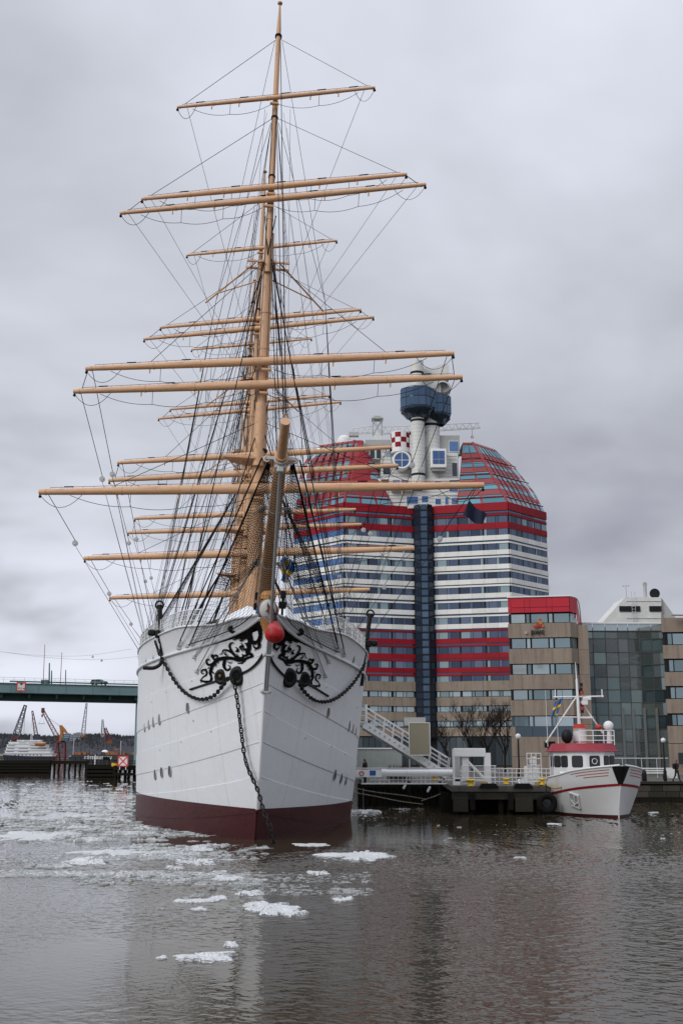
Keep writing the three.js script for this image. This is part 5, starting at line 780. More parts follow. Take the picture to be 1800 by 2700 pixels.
{ const pier = thing('timber_landing', 'dark timber landing wall in the shadow under the gangway', 'pier', [5, 0, -87.7]); mesh('deck_edge', bx(7.4, 0.3, 0.5, -0.1, 1.45, 0), M.wetWood, pier); for (let k = 0; k < 16; k++) mesh('timber_pile', bar(V(-3.6 + k * 0.46, -1, rr(-0.05, 0.12)), V(-3.6 + k * 0.46, 1.35, 0), 0.19, 7), M.wetWood, pier); for (const px of [1078, 1160]) { const x = at(px, 2090, 86).x - 5; mesh('outer_pile', bar(V(x, -1, 1.6), V(x, 1.8, 1.6), 0.13, 8), M.wetWood, pier); } }
function bollard(px, py, d, s, label) { const p = at(px, py, d), b = thing('mooring_bollard', label, 'bollard', [p.x, p.y, p.z], 0, 'yellow mooring bollards on the dock'); mesh('post', lathe([[0.01, 0], [0.3 * s, 0], [0.3 * s, 0.06], [0.2 * s, 0.1], [0.17 * s, 0.35 * s], [0.3 * s, 0.42 * s], [0.34 * s, 0.5 * s], [0.3 * s, 0.56 * s], [0.01, 0.58 * s]], 18), M.yellow, b); return b; }
bollard(1240, 2075, 74.8, 0.85, 'yellow mooring bollard nearest the white portal frame'); bollard(1334, 2068, 77, 0.7, 'yellow mooring bollard in front of the white dock fence'); bollard(1430, 2070, 75, 0.75, 'yellow mooring bollard wrapped in rope beside the boat'); bollard(1145, 2058, 88.5, 0.6, 'small yellow bollard under the gangway stairs');
{ const p = at(1441, 2118, 73.7), t = thing('tyre_fender', 'black tyre hung on the dock corner against the small boat', 'tyre', [p.x, p.y, p.z]); mesh('tyre', new THREE.TorusGeometry(0.46, 0.2, 10, 24), M.dark, t); mesh('hanging_rope', bar(V(0, 0.6, 0), V(0, 1.2, -0.1), 0.03, 5), M.rope, t); }
// ---- white portal frame
{ const a = at(1193, 2072, 77), b = at(1294, 2072, 77), w = b.x - a.x, P = thing('dock_gate', 'white steel dock gate at the foot of the gangway', 'gate', [(a.x + b.x) / 2, 1.72, -77]), h = 2.35;
  mesh('upright', bx(0.46, h, 0.5, -w / 2 + 0.25, h / 2, 0), M.white, P); mesh('upright', bx(0.42, h - 0.35, 0.5, -w / 2 + 0.85, h / 2 - 0.1, -0.1), M.whiteRail, P); mesh('upright', bx(0.4, h - 0.25, 0.6, w / 2 - 0.22, h / 2 - 0.12, 0), M.white, P); mesh('lintel', merge([rbx(w * 0.82, 0.55, 0.62, -0.12, h - 0.22, 0.02, 0.03)]), M.white, P); mesh('brace', bar(V(-w / 2 + 0.9, h - 0.7, 0.1), V(w / 2 - 0.3, 0.3, 0.1), 0.1, 4), M.white, P); mesh('sill', bx(w * 0.9, 0.14, 0.5, 0, 0.35, 0), M.whiteRail, P); mesh('recess', bx(0.3, 1.2, 0.1, -w / 2 + 0.3, 1.2, 0.26), M.cladGrey, P);
  for (const y of [0.5, 0.9, 1.25]) mesh('guard_rail', bar(V(-w / 2 + 0.5, y, 0.5), V(w / 2 + 0.3, y + 0.02, 0.5), 0.028, 5), M.whiteRail, P); for (const x of [-w / 2 + 0.55, 0.1, w / 2 + 0.2]) mesh('rail_post', bar(V(x, 0, 0.5), V(x, 1.28, 0.5), 0.03, 5), M.whiteRail, P);
}
// ---- boom with lifebuoy station
{ const D = 82, P = thing('boarding_boom', 'white tubular boarding boom lying level between ship and dock', 'gangway', [4.5, 0, -D]), X = px => at(px, 2038, D).x - 4.5, Y = py => at(1050, py, D).y;
  mesh('tube', bar(V(X(1005), Y(2038), 0), V(X(1195), Y(2038), 0), 0.24, 18), M.white, P); for (const px of [1012, 1070, 1130, 1180]) mesh('collar', bar(V(X(px), Y(2038), 0), V(X(px) + 0.07, Y(2038), 0), 0.262, 18), M.whiteRail, P); mesh('piston_rod', bar(V(X(1185), Y(2039), 0.1), V(X(1208), Y(2039), 0.1), 0.09, 8), M.galv, P);
  mesh('box', bx(X(1006) - X(938), 0.5, 0.4, (X(938) + X(1006)) / 2, Y(2039), 0), M.white, P); mesh('blue_panel', bx(0.42, 0.34, 0.03, X(982), Y(2038), 0.22), M.blue, P); mesh('lifebuoy', new THREE.TorusGeometry(0.15, 0.05, 8, 18).translate(X(953), Y(2039), 0.24), std(lin(0.5, 0.25, 0.15), 0.6), P);
  mesh('top_rail', bar(V(X(940), Y(2026), -0.3), V(X(1195), Y(2026), -0.3), 0.04, 5), M.galv, P); mesh('lower_walk', bx(X(1178) - X(952), 0.08, 0.6, (X(952) + X(1178)) / 2, Y(2066), 0.2), M.whiteRail, P); for (const px of [955, 1000, 1025, 1070, 1120, 1165]) mesh('strut', bar(V(X(px), Y(2030), -0.2), V(X(px), Y(2066), 0.2), 0.03, 5), M.galv, P);
  for (const [px, py] of [[1065, 2073], [1128, 2081]]) mesh('hanging_fender', new THREE.CapsuleGeometry(0.09, 0.28, 4, 8).rotateZ(-0.5).translate(X(px), Y(py), 0.4), M.whiteRail, P); }
// ---- gangway stairs
{ const D = 86, a = at(962, 1905, D), b = at(1180, 2040, D), S = thing('gangway_stairs', 'white steel gangway stairs slanting down from the ship side', 'stairs', [b.x, 1.7, -D]); const L = v => v.clone().sub(V(b.x, 1.7, -D)), pa = L(a), pb = L(b), dir = pb.clone().sub(pa), len = dir.length(), ang = Math.atan2(dir.y, dir.x);
  const sh = new THREE.Shape(); sh.moveTo(0, -0.42); sh.lineTo(len, -0.42); sh.lineTo(len, 0.1); sh.lineTo(0, 0.1); sh.closePath(); for (let k = 0; k < 15; k++) { const h = new THREE.Path(); h.absellipse(0.5 + k * (len - 0.8) / 15, -0.16, 0.1, 0.1, 0, Math.PI * 2, true); sh.holes.push(h); }
  for (const z of [0.55, -0.75]) mesh('stringer', new THREE.ExtrudeGeometry(sh, { depth: 0.06, bevelEnabled: false, curveSegments: 8 }).rotateZ(ang).translate(pa.x, pa.y + (z < 0 ? -0.15 : 0), z), z > 0 ? M.white : M.cladGrey, S);
  for (let k = 0; k < 22; k++) { const p = pa.clone().lerp(pb, (k + 0.5) / 22); mesh('tread', bx(0.3, 0.05, 1.24, p.x, p.y - 0.28, -0.1), M.whiteRail, S); }
  for (const z of [0.58, -0.75]) { for (const [h, r] of [[1.05, 0.03], [0.7, 0.02], [0.4, 0.02]]) mesh('handrail', bar(pa.clone().add(V(0, h + 0.1, z)), pb.clone().add(V(0, h + 0.1, z)), r, 5), M.whiteRail, S); for (let k = 0; k <= 9; k++) { const p = pa.clone().lerp(pb, k / 9).add(V(0, 0, z)); mesh('rail_post', bar(p, p.clone().add(V(0.12, 1.15, 0)), 0.03, 5), M.whiteRail, S); } }
  mesh('top_platform', bx(1.6, 0.1, 1.5, pa.x - 0.6, pa.y + 0.02, -0.1), M.whiteRail, S); for (const [x, z] of [[-1.3, 0.6], [0.1, 0.6], [-1.3, -0.8], [0.1, -0.8]]) mesh('rail_post', bx(x > 0 ? 0.14 : 0.06, 1.3, 0.08, pa.x + x, pa.y + 0.65, z), M.white, S); for (const y of [0.5, 0.9, 1.25]) mesh('handrail', bar(V(pa.x - 1.3, pa.y + y, 0.6), V(pa.x + 0.1, pa.y + y - 0.02, 0.6), 0.02, 5), M.whiteRail, S); }
{ const p = at(1106, 1992, 84.8), c = thing('slatted_screen', 'cream slatted steel screen standing in the gangway stairs', 'screen', [p.x, p.y, p.z]); const w = 1.45, h = 2.35; for (let k = 0; k < 13; k++) mesh('slat', bx(0.055, h, 0.04, -w / 2 + k * w / 12, h / 2, 0), M.cream || (M.cream = std(lin(0.42, 0.38, 0.27), 0.7)), c); mesh('frame', merge([bx(w + 0.1, 0.06, 0.06, 0, h, 0), bx(w + 0.1, 0.06, 0.06, 0, 0.02, 0), bx(0.06, h, 0.07, -w / 2 - 0.03, h / 2, 0), bx(0.06, h, 0.07, w / 2 + 0.03, h / 2, 0)]), M.whiteRail, c); mesh('backing', bx(w, h, 0.02, 0, h / 2, -0.06), M.cream, c); }
{ const p = at(1093, 1902, 92), c = thing('notice_board', 'plain grey board on posts above the gangway stairs', 'sign', [p.x, 1.5, p.z]); const y = p.y - 1.5; mesh('board', bx(1.7, 0.62, 0.08, 0, y, 0), M.cladGrey, c); for (const x of [-0.45, 0.45]) mesh('post', bar(V(x, 0, -0.08), V(x, y, -0.08), 0.05, 6), M.galv, c); }
{ const d = 112, a = at(940, 1975, d), b = at(1045, 1975, d), c = thing('harbour_shed', 'low pale panelled harbour shed behind the gangway', 'shed', [(a.x + b.x) / 2, 1.5, -d - 2]); const w = b.x - a.x + 1, h = a.y - 1.5; mesh('body', bx(w, h, 4, 0, h / 2, 0), std(lin(0.36, 0.40, 0.37), 0.7, { map: rep(texGrain, 0.4) }), c); mesh('roof_edge', bx(w + 0.2, 0.12, 4.2, 0, h + 0.06, 0), M.white, c); for (let k = 0; k < 7; k++) mesh('panel_joint', bx(0.03, h, 0.03, -w / 2 + 0.3 + k * 0.62, h / 2, 2.0), M.cladGrey, c); mesh('poster', bx(0.5, 0.45, 0.03, 0.7, 0.75, 2.03), M.white, c); mesh('yellow_notice', bx(0.25, 0.12, 0.03, -0.2, 0.55, 2.03), M.yellow, c); }
{ const f = thing('quay_fence', 'white railing along the quay behind the boarding boom', 'fence', [6, 1.5, -89]); for (const y of [0.35, 0.7, 1.05]) mesh('rail', bar(V(-3.8, y, 0), V(3.2, y, 0), 0.025, 5), M.whiteRail, f); for (let k = 0; k <= 20; k++) mesh('post', bar(V(-3.8 + k * 0.35, 0, 0), V(-3.8 + k * 0.35, 1.06, 0), 0.02, 5), M.whiteRail, f); }
{ const f = thing('platform_railing', 'tall white railing behind the small boat on the dock', 'railing', [0, 1.7, -80]); const X = px => at(px, 2000, 80).x; for (const y of [0.4, 0.85, 1.3, 1.75, 2.1]) mesh('rail', bar(V(X(1388), y, 0), V(X(1425), y, 0), 0.03, 5), M.whiteRail, f); for (const px of [1388, 1400, 1412, 1425]) mesh('post', bar(V(X(px), 0, 0), V(X(px), 2.1, 0), 0.035, 5), M.whiteRail, f); mesh('locker', bx(1.0, 1.25, 0.5, X(1402), 0.62, -0.4), M.white, f); mesh('pump_column', merge([bx(0.3, 1.9, 0.3, X(1405), 0.95, -0.2), bx(0.45, 0.3, 0.35, X(1405), 1.6, -0.2)]), M.whiteRail, f); }
// lamp posts
for (const [px, py, top, d, label] of [[1365, 2045, 1946, 86, 'globe street lamp left of the small boat'], [1747, 2062, 1956, 98, 'globe street lamp beside the black bollard'], [1400, 2045, 1990, 84, 'short globe lamp post by the white dock railing']].slice(0, 2)) { const g = at(px, top, d), l = thing('street_lamp', label, 'street lamp', [g.x, 1.5, g.z], 0, 'globe lamps on the quay'); const h = g.y - 1.5; mesh('pole', lathe([[0.01, 0], [0.14, 0], [0.14, 0.9], [0.07, 1.0], [0.055, h - 0.1], [0.09, h - 0.05], [0.01, h]], 10), M.black, l); mesh('globe', new THREE.SphereGeometry(0.21, 16, 12).translate(0, h + 0.12, 0), std(lin(0.7, 0.7, 0.68), 0.35), l); }
{ const p = at(1698, 2062, 96), b = thing('black_bollard', 'dome-topped black iron bollard near the boat bow', 'bollard', [p.x, 1.5, p.z]); mesh('post', lathe([[0.01, 0], [0.2, 0], [0.19, 0.75], [0.15, 0.95], [0.01, 1.05]], 14), M.black, b); mesh('band', new THREE.TorusGeometry(0.19, 0.03, 6, 16).rotateX(Math.PI / 2).translate(0, 0.7, 0), M.black, b); }
{ const f = thing('bench', 'green and white slatted bench in front of the glass hall', 'bench', [at(1705, 2030, 108).x, 1.5, -108]); for (let k = 0; k < 3; k++) mesh('backrest_slat', bx(3.4, 0.12, 0.05, 0, 0.6 + k * 0.2, -0.2), M.bandWhite[0], f); mesh('seat', bx(3.4, 0.06, 0.5, 0, 0.45, 0.05), std(lin(0.08, 0.14, 0.09), 0.7), f); for (const x of [-1.5, 1.5]) mesh('leg', bx(0.08, 0.45, 0.5, x, 0.22, 0.03), M.iron, f); mesh('end_panel', bx(1.0, 0.95, 0.06, 2.3, 0.6, -0.2), M.clad, f); }
{ const f = thing('handrail_line', 'pale grey handrail along the glass hall front', 'railing', [0, 1.5, -118]); const X = px => at(px, 2010, 118).x; mesh('rail', bar(V(X(1590), 1.9, 0), V(X(1760), 1.9, 0), 0.05, 5), M.galv, f); for (const px of [1600, 1640, 1690, 1730]) mesh('post', bar(V(X(px), 0, 0), V(X(px), 1.9, 0), 0.04, 5), M.galv, f); }
// mooring lines under the gangway
[[[935, 2078], [985, 2088], [1060, 2097], [1125, 2108], 86, 'slack grey mooring line under the gangway, upper'], [[935, 2090], [990, 2100], [1050, 2112], [1115, 2121], 85, 'slack grey mooring line under the gangway, lower'], [[1110, 2112], [1130, 2105], [1150, 2098], [1168, 2090], 84, 'taut mooring line rising to the dock']].forEach(([a, b, c, d, dep, label]) => { const m = mesh('mooring_line', tube([a, b, c, d].map(p => at(p[0], p[1], dep)), 0.035, 16, 5), std(lin(0.25, 0.22, 0.18), 0.9)); tag(m, label, 'rope', 'mooring lines'); });
// bare trees on the quay
function bareTree(x, d, h, seed, label) {
  const r = mulberry(seed), T = thing('bare_tree', label, 'tree', [x, 1.5, -d], 0, 'leafless trees in front of the tower'), g = [], trunk = [];
  const grow = (p, dir, len, rad, lev) => { const q = p.clone().addScaledVector(dir, len); (lev < 1 ? trunk : g).push(bar(p, q, rad, lev < 2 ? 6 : 3, rad * 0.7, true)); if (lev > 6) return; const n = lev === 0 ? 5 : 2 + (r() < 0.6 ? 1 : 0); for (let k = 0; k < n; k++) { const a = r() * 6.28, s = 0.35 + r() * 0.5, nd = dir.clone().add(V(Math.cos(a) * s, 0.18 + r() * 0.15, Math.sin(a) * s)).normalize(); grow(p.clone().lerp(q, lev === 0 ? 0.55 + 0.45 * k / n : 0.45 + 0.55 * r()), nd, len * (0.62 + r() * 0.2), rad * 0.6, lev + 1); } };
  grow(V(0, 0, 0), V(0, 1, 0), h * 0.38, 0.15, 0); const bark = M.bark || (M.bark = matte(lin(0.022, 0.017, 0.014), 0.95)); mesh('trunk', trunk, bark, T); mesh('branches', g, bark, T);
}
bareTree(at(1180, 2000, 170).x, 170, 7.5, 5, 'slender leafless tree nearest the gangway'); bareTree(at(1243, 2000, 160).x, 160, 9.5, 6, 'bushy leafless tree in the middle of the row'); bareTree(at(1285, 2000, 155).x, 155, 9.2, 18, 'leafless tree second from the brown office block'); bareTree(at(1330, 2000, 150).x, 150, 9.0, 9, 'leafless tree next to the brown office block');
// ---------------------------------------------------------------- people
function figure(name, label, pos, turn, joints, cell, colours, build) {
  const R = 44, mc = new MarchingCubes(R, M.dark, false, false, 60000), half = R / 2, S = 1.02; // cube of half size S about (0, 0.92, 0)
  const caps = joints, smin = (a, b, k) => { const h = clamp(0.5 + 0.5 * (b - a) / k, 0, 1); return lerp(b, a, h) - k * h * (1 - h); };
  const sd = (p, [a, b, ra, rb]) => { const ab = [b[0] - a[0], b[1] - a[1], b[2] - a[2]], ap = [p[0] - a[0], p[1] - a[1], p[2] - a[2]], t = clamp((ap[0] * ab[0] + ap[1] * ab[1] + ap[2] * ab[2]) / (ab[0] ** 2 + ab[1] ** 2 + ab[2] ** 2), 0, 1); return Math.hypot(ap[0] - ab[0] * t, ap[1] - ab[1] * t, ap[2] - ab[2] * t) - lerp(ra, rb, t); };
  mc.isolation = 0; let i = 0; for (let z = 0; z < R; z++) for (let y = 0; y < R; y++) for (let x = 0; x < R; x++) { const p = [(x - half) / half * S * 0.55, (y - half) / half * S + 0.92, (z - half) / half * S * 0.55]; let d = 9; for (const c of caps) d = smin(d, sd(p, c), 0.035); mc.field[i++] = -d; }
  mc.update(); const n = mc.count, g = new THREE.BufferGeometry(), pos3 = new Float32Array(n * 3), col = new Float32Array(n * 3); for (let k = 0; k < n; k++) { const x = mc.positionArray[3 * k] * S * 0.55, y = mc.positionArray[3 * k + 1] * S + 0.92, z = mc.positionArray[3 * k + 2] * S * 0.55; pos3.set([x, y, z], 3 * k); col.set(colours(x, y, z), 3 * k); }
  g.setAttribute('position', new THREE.BufferAttribute(pos3, 3)); g.setAttribute('color', new THREE.BufferAttribute(col, 3)); g.computeVertexNormals();
  const T = thing('person', label, 'person', pos, turn); mesh('body', g, new THREE.MeshStandardMaterial({ vertexColors: true, roughness: 0.85, side: THREE.DoubleSide }), T); build && build(T); return T;
}
{ const p = at(1784, 2064, 99), skin = [0.42, 0.22, 0.15], coat = [0.012, 0.012, 0.016], trs = [0.014, 0.015, 0.02]; // facing +x (walking to the right)
  figure('person', 'person in dark jacket with black backpack walking along the quay', [p.x, 1.5, p.z], 0.25, [[[0, 1.05, 0], [0.03, 1.42, 0], 0.16, 0.18], [[0.03, 1.42, -0.16], [0.03, 1.42, 0.16], 0.09, 0.09], [[0.03, 1.45, 0], [0.06, 1.56, 0], 0.07, 0.06], [[0.07, 1.62, 0], [0.08, 1.72, 0], 0.095, 0.1], [[0.02, 1.42, 0.2], [-0.08, 1.14, 0.24], 0.065, 0.05], [[-0.08, 1.14, 0.24], [0.08, 0.92, 0.24], 0.05, 0.04], [[0.02, 1.42, -0.2], [0.1, 1.14, -0.24], 0.065, 0.05], [[0.1, 1.14, -0.24], [0.26, 1.0, -0.22], 0.05, 0.04], [[0, 0.98, 0.09], [0.12, 0.52, 0.09], 0.1, 0.07], [[0.12, 0.52, 0.09], [0.22, 0.1, 0.09], 0.07, 0.05], [[0.22, 0.05, 0.09], [0.38, 0.05, 0.09], 0.05, 0.04], [[0, 0.98, -0.09], [-0.08, 0.52, -0.09], 0.1, 0.07], [[-0.08, 0.52, -0.09], [-0.34, 0.14, -0.09], 0.07, 0.05], [[-0.36, 0.1, -0.09], [-0.26, 0.04, -0.09], 0.05, 0.04]], 0, (x, y, z) => y > 1.53 ? (y > 1.72 || x < 0.03 ? [0.10, 0.045, 0.02] : skin) : y > 0.95 ? (y < 1.02 && Math.abs(z) > 0.18 ? skin : coat) : y < 0.08 ? [0.01, 0.01, 0.01] : trs,
    T => { mesh('backpack', rbx(0.2, 0.46, 0.3, -0.22, 1.28, 0, 0.07), M.black, T); mesh('backpack_strap', new THREE.TorusGeometry(0.17, 0.02, 5, 14).translate(-0.02, 1.32, 0.17), M.black, T); mesh('ear', new THREE.SphereGeometry(0.025, 6, 5).translate(0.05, 1.66, 0.1), std(lin(...skin), 0.7), T); mesh('nose', new THREE.ConeGeometry(0.018, 0.05, 5).rotateZ(-1.4).translate(0.19, 1.65, 0), std(lin(...skin), 0.7), T); });
  const q = at(962, 2030, 90); figure('person', 'person in dark coat standing on the quay beside the ship', [q.x, 1.6, q.z], 2.6, [[[0, 1.0, 0], [0, 1.42, 0], 0.19, 0.19], [[0, 1.42, -0.17], [0, 1.42, 0.17], 0.1, 0.1], [[0, 1.45, 0], [0.03, 1.56, 0], 0.07, 0.06], [[0.04, 1.62, 0], [0.05, 1.71, 0], 0.1, 0.1], [[0, 1.42, 0.22], [0.04, 1.12, 0.27], 0.07, 0.055], [[0.04, 1.12, 0.27], [0.2, 0.98, 0.2], 0.055, 0.04], [[0, 1.42, -0.22], [0.04, 1.12, -0.27], 0.07, 0.055], [[0.04, 1.12, -0.27], [0.2, 0.98, -0.2], 0.055, 0.04], [[0, 0.95, 0.1], [0, 0.5, 0.1], 0.11, 0.075], [[0, 0.5, 0.1], [0, 0.08, 0.1], 0.075, 0.055], [[0, 0.05, 0.1], [0.15, 0.04, 0.1], 0.05, 0.04], [[0, 0.95, -0.1], [0, 0.5, -0.1], 0.11, 0.075], [[0, 0.5, -0.1], [0, 0.08, -0.1], 0.075, 0.055], [[0, 0.05, -0.1], [0.15, 0.04, -0.1], 0.05, 0.04]], 0, (x, y, z) => y > 1.53 ? (y > 1.71 || x < 0 ? [0.05, 0.035, 0.025] : skin) : y > 0.9 ? [0.022, 0.016, 0.016] : trs, T => { mesh('cap', new THREE.SphereGeometry(0.115, 12, 8, 0, 6.3, 0, 1.5).translate(0.03, 1.69, 0), std(lin(0.09, 0.06, 0.05), 0.9), T); }); }

// ---- odds and ends on the quay and dock
{
  for (const [px, d, y, label] of [[1275, 75.2, 1.76, 'coil of tan rope on the dock edge near the gate'], [1418, 75.4, 1.76, 'coil of tan rope beside the boat bollard']]) { const c = thing('rope_coil', label, 'rope', [at(px, 2070, d).x, y, -d], 0, 'rope coils'); for (let k = 0; k < 4; k++) mesh('turn', new THREE.TorusGeometry(0.26 - 0.02 * k, 0.035, 5, 18).rotateX(Math.PI / 2).translate(0.02 * (k % 2), 0.035 + k * 0.06, 0), std(lin(0.36, 0.25, 0.10), 0.9), c); }
  const p = at(1052, 2018, 100), b = thing('brown_hedge', 'clipped brown winter hedge in front of the harbour shed', 'hedge', [p.x, 1.5, -100]), r = mulberry(8), tw = []; for (let k = 0; k < 420; k++) { const a = V(r() * 2 - 1, r() * 0.3, (r() - 0.5) * 0.7), e = a.clone().add(V((r() - 0.5) * 0.5, 0.5 + r() * 0.75, (r() - 0.5) * 0.4)); tw.push(bar(a, e, 0.022, 3, 0.008, true)); } mesh('twigs', tw, std(lin(0.10, 0.06, 0.025), 0.95), b);
}

// ---------------------------------------------------------------- small white boat
{
  const yaw = 8.8 * Math.PI / 180, Bt = thing('fishing_boat', 'small white boat with red wheelhouse roof moored at the finger dock', 'boat', [16.62, 0, -70.7], yaw);
  const stem = h => -0.95 * Math.pow(clamp(h, 0, 4) / 3, 1.3) + (h < 0 ? -h * 0.3 : 0);
  const half = (s, h) => { const k = Math.pow(clamp((h + 0.5) / 2.4, 0, 1), 0.8), L = lerp(5.6, 3.7, k), B = lerp(1.85, 2.3, Math.pow(k, 0.7)), t = clamp((s - stem(h)) / L, 0, 1); let b = B * (1 - Math.pow(1 - t, lerp(2.3, 3.0, k))); if (s > 11) b *= Math.sqrt(Math.max(0, 1 - Math.pow((s - 11) / 4.2, 2.4))); return b; };
  const top = s => s < 6.2 ? 3.08 - 0.16 * (s + 0.9) + 0.006 * (s + 0.9) ** 2 : s < 6.9 ? lerp(2.1, 1.55, (s - 6.2) / 0.7) : 1.5 + 0.02 * Math.max(0, s - 9) ** 2;
  const stripe = s => 1.95 - 0.15 * (s + 0.9) + 0.006 * (s + 0.9) ** 2;
  const P = (s, h, sd, o = 0) => { const e = 0.1, ds = (half(s + e, h) - half(Math.max(stem(h), s - e), h)) / (s + e - Math.max(stem(h), s - e)), dh = (half(s, h + e) - half(s, h - e)) / (2 * e), n = V(1, -dh, ds).normalize(); return V(sd * Math.max(0, half(s, h) + o * n.x), h + o * n.y, -s + o * n.z); };
  const skin = (name, lo, hi, o, mat, s0 = 0, s1 = 15.4, nv = 6, n = 44) => { for (const sd of [-1, 1]) mesh(name, grid(n, nv, (u, v) => { const q = lerp(s0, s1, Math.pow(u, 1.5)); const h = lerp(lo(q - 0.9), hi(q - 0.9), v); return P(Math.min(15.1, stem(h) + q), h, sd, o); }, sd > 0), mat, Bt); };
  const wl = () => 0.14;
  skin('hull_side', wl, s => Math.min(top(s), 9), 0, M.boatWhite = std(lin(0.72, 0.73, 0.73), 0.45, { map: rep(texPaint, 0.3) })); skin('boot_topping', () => -0.9, wl, 0, M.boot);
  skin('red_stripe', s => stripe(s) - 0.07, s => stripe(s) + 0.07, 0.02, M.redStripe = std(lin(0.28, 0.008, 0.018), 0.5), 0, 14, 1);
  for (let k = 0; k < 3; k++) skin('bow_stripe', s => top(s) - 0.2 - k * 0.17 - 0.02 + 0.0 * s, s => top(s) - 0.2 - k * 0.17 + 0.02, 0.015, std(lin(0.42, 0.04, 0.03), 0.5), 0.4, 2.6 - k * 0.55, 1, 14);
  // black stem shield
  mesh('stem_shield', grid(8, 10, (u, v) => { const h = lerp(1.98, 3.03, v), w = lerp(0.06, 0.27, v), a = u * 2 - 1, q = Math.abs(a) * w * 1.6; return P(stem(h) + q * 0.75, h, a < 0 ? -1 : 1, 0.03); }), M.black, Bt);
  { const r = []; for (let h = -0.6; h <= 1.9; h += 0.15) r.push(V(0, h, -stem(h) + 0.0)); mesh('stem_bar', tube(r, 0.045, 30, 7), M.boatWhite, Bt); }
  for (const sd of [-1, 1]) { const r = []; for (let q = 0; q < 15; q += 0.4) { const s = q - 0.9; r.push(P(Math.max(stem(top(s)), s), top(s), sd, 0)); } mesh('rail_cap', tube(r, 0.06, 50, 6), M.boatWhite, Bt); }
  mesh('deck', grid(20, 2, (u, v) => { const s = lerp(-0.5, 14.8, u), h = s < 6.4 ? 1.9 : 1.2; return V((v * 2 - 1) * half(s, h) * 0.98, h, -s); }), M.cladGrey, Bt);
  // anchor pocket on the visible bow
  { const p = P(2.1, 0.95, -1, 0.02), q = P(2.1, 0.95, -1, 1).sub(p).normalize(), Q = new THREE.Quaternion().setFromUnitVectors(V(0, 0, 1), q), a = new THREE.Group(); a.name = 'anchor_pocket'; a.position.copy(p); a.quaternion.copy(Q); Bt.add(a); mesh('frame', merge([bx(0.8, 0.09, 0.1, 0, 0.42, 0.02), bx(0.8, 0.09, 0.1, 0.0, -0.42, 0.02), bx(0.09, 0.84, 0.1, -0.38, 0, 0.03), bx(0.09, 0.84, 0.1, 0.38, 0, 0.03)]), M.boatWhite, a); mesh('backing', bx(0.7, 0.78, 0.03, 0, 0, 0.01), M.cladGrey, a); mesh('stocked_anchor', merge([bar(V(0, -0.3, 0.06), V(0.05, 0.35, 0.06), 0.05, 6), bar(V(0, -0.3, 0.06), V(-0.25, 0, 0.08), 0.05, 6), bar(V(0, -0.3, 0.06), V(0.28, -0.05, 0.08), 0.05, 6)]), M.whiteRail, a); }
  // ---- wheelhouse: faceted front
  const wh = new THREE.Group(); wh.name = 'wheelhouse'; wh.position.set(-0.05, 1.85, -4.9); wh.rotation.y = -0.24; Bt.add(wh);
  const pl = [[-1.98, -4.2], [-1.98, -1.15], [-1.15, -0.28], [-0.0, -0.0], [1.15, -0.28], [1.98, -1.15], [1.98, -4.2]], H = 2.12; // x, z local (front is +z)
  const ring2 = pl.map(p => [p[0], -p[1]]); mesh('house_wall', prism(ring2.map(p => [p[0], p[1]]), H, 0), M.boatWhite, wh);
  const panes = [[0, 0.93, 0.26], [1, 0.27, 0.46], [1, 0.77, 0.46], [2, 0.52, 0.6], [3, 0.48, 0.6], [4, 0.24, 0.44], [4, 0.74, 0.44], [0, 0.5, 0.5], [5, 0.2, 0.5]];
  for (const [e, t, w] of panes) { if (!w) continue; const a = pl[e], b = pl[e + 1], ang = Math.atan2(-(b[1] - a[1]), b[0] - a[0]), L = Math.hypot(b[0] - a[0], b[1] - a[1]), x = lerp(a[0], b[0], t), z = lerp(a[1], b[1], t), nx = Math.sin(ang), nz = Math.cos(ang);
    const g = new THREE.Group(); g.name = 'window'; g.position.set(x + nx * 0.01, 1.42, z + nz * 0.01); g.rotation.y = ang; wh.add(g); const s = new THREE.Shape(), hw = w / 2 + 0.02, hh = 0.34, rd = 0.1; s.moveTo(-hw + rd, -hh); s.lineTo(hw - rd, -hh); s.quadraticCurveTo(hw, -hh, hw, -hh + rd); s.lineTo(hw, hh - rd); s.quadraticCurveTo(hw, hh, hw - rd, hh); s.lineTo(-hw + rd, hh); s.quadraticCurveTo(-hw, hh, -hw, hh - rd); s.lineTo(-hw, -hh + rd); s.quadraticCurveTo(-hw, -hh, -hw + rd, -hh);
    mesh('pane', new THREE.ExtrudeGeometry(s, { depth: 0.03, bevelEnabled: false, curveSegments: 4 }), M.glassDk, g); mesh('frame', new THREE.ExtrudeGeometry(s, { depth: 0.02, bevelEnabled: true, bevelSize: 0.035, bevelThickness: 0.01, bevelSegments: 1, curveSegments: 4 }).translate(0, 0, -0.012), M.mullion, g); if (e === 3) mesh('clear_view_screen', new THREE.TorusGeometry(0.17, 0.022, 6, 22).translate(-0.02, 0.02, 0.05), M.whiteRail, g); }
  // flared red roof brim
  { const g = grid(pl.length - 1, 3, (u, v) => { const i = Math.round(u * (pl.length - 1)), p = pl[i], k = [1.14, 1.10, 1.0, 0.96][Math.round(v * 3)], y = [H - 0.03, H + 0.02, H + 0.42, H + 0.44][Math.round(v * 3)]; return V(p[0] * k, y, (p[1] + 1.6) * k - 1.6); }); mesh('roof_brim', toCreasedNormals(g, 0.5), M.redRoof = std(lin(0.36, 0.03, 0.05), 0.55, { map: rep(texGrain, 3) }), wh); mesh('roof_top', prism(pl.map(p => [p[0] * 0.97, -((p[1] + 1.6) * 0.97 - 1.6)]), 0.06, H + 0.4), M.redRoof, wh); mesh('roof_underside', prism(pl.map(p => [p[0] * 1.13, -((p[1] + 1.6) * 1.13 - 1.6)]), 0.03, H - 0.06), M.redRoof, wh); }
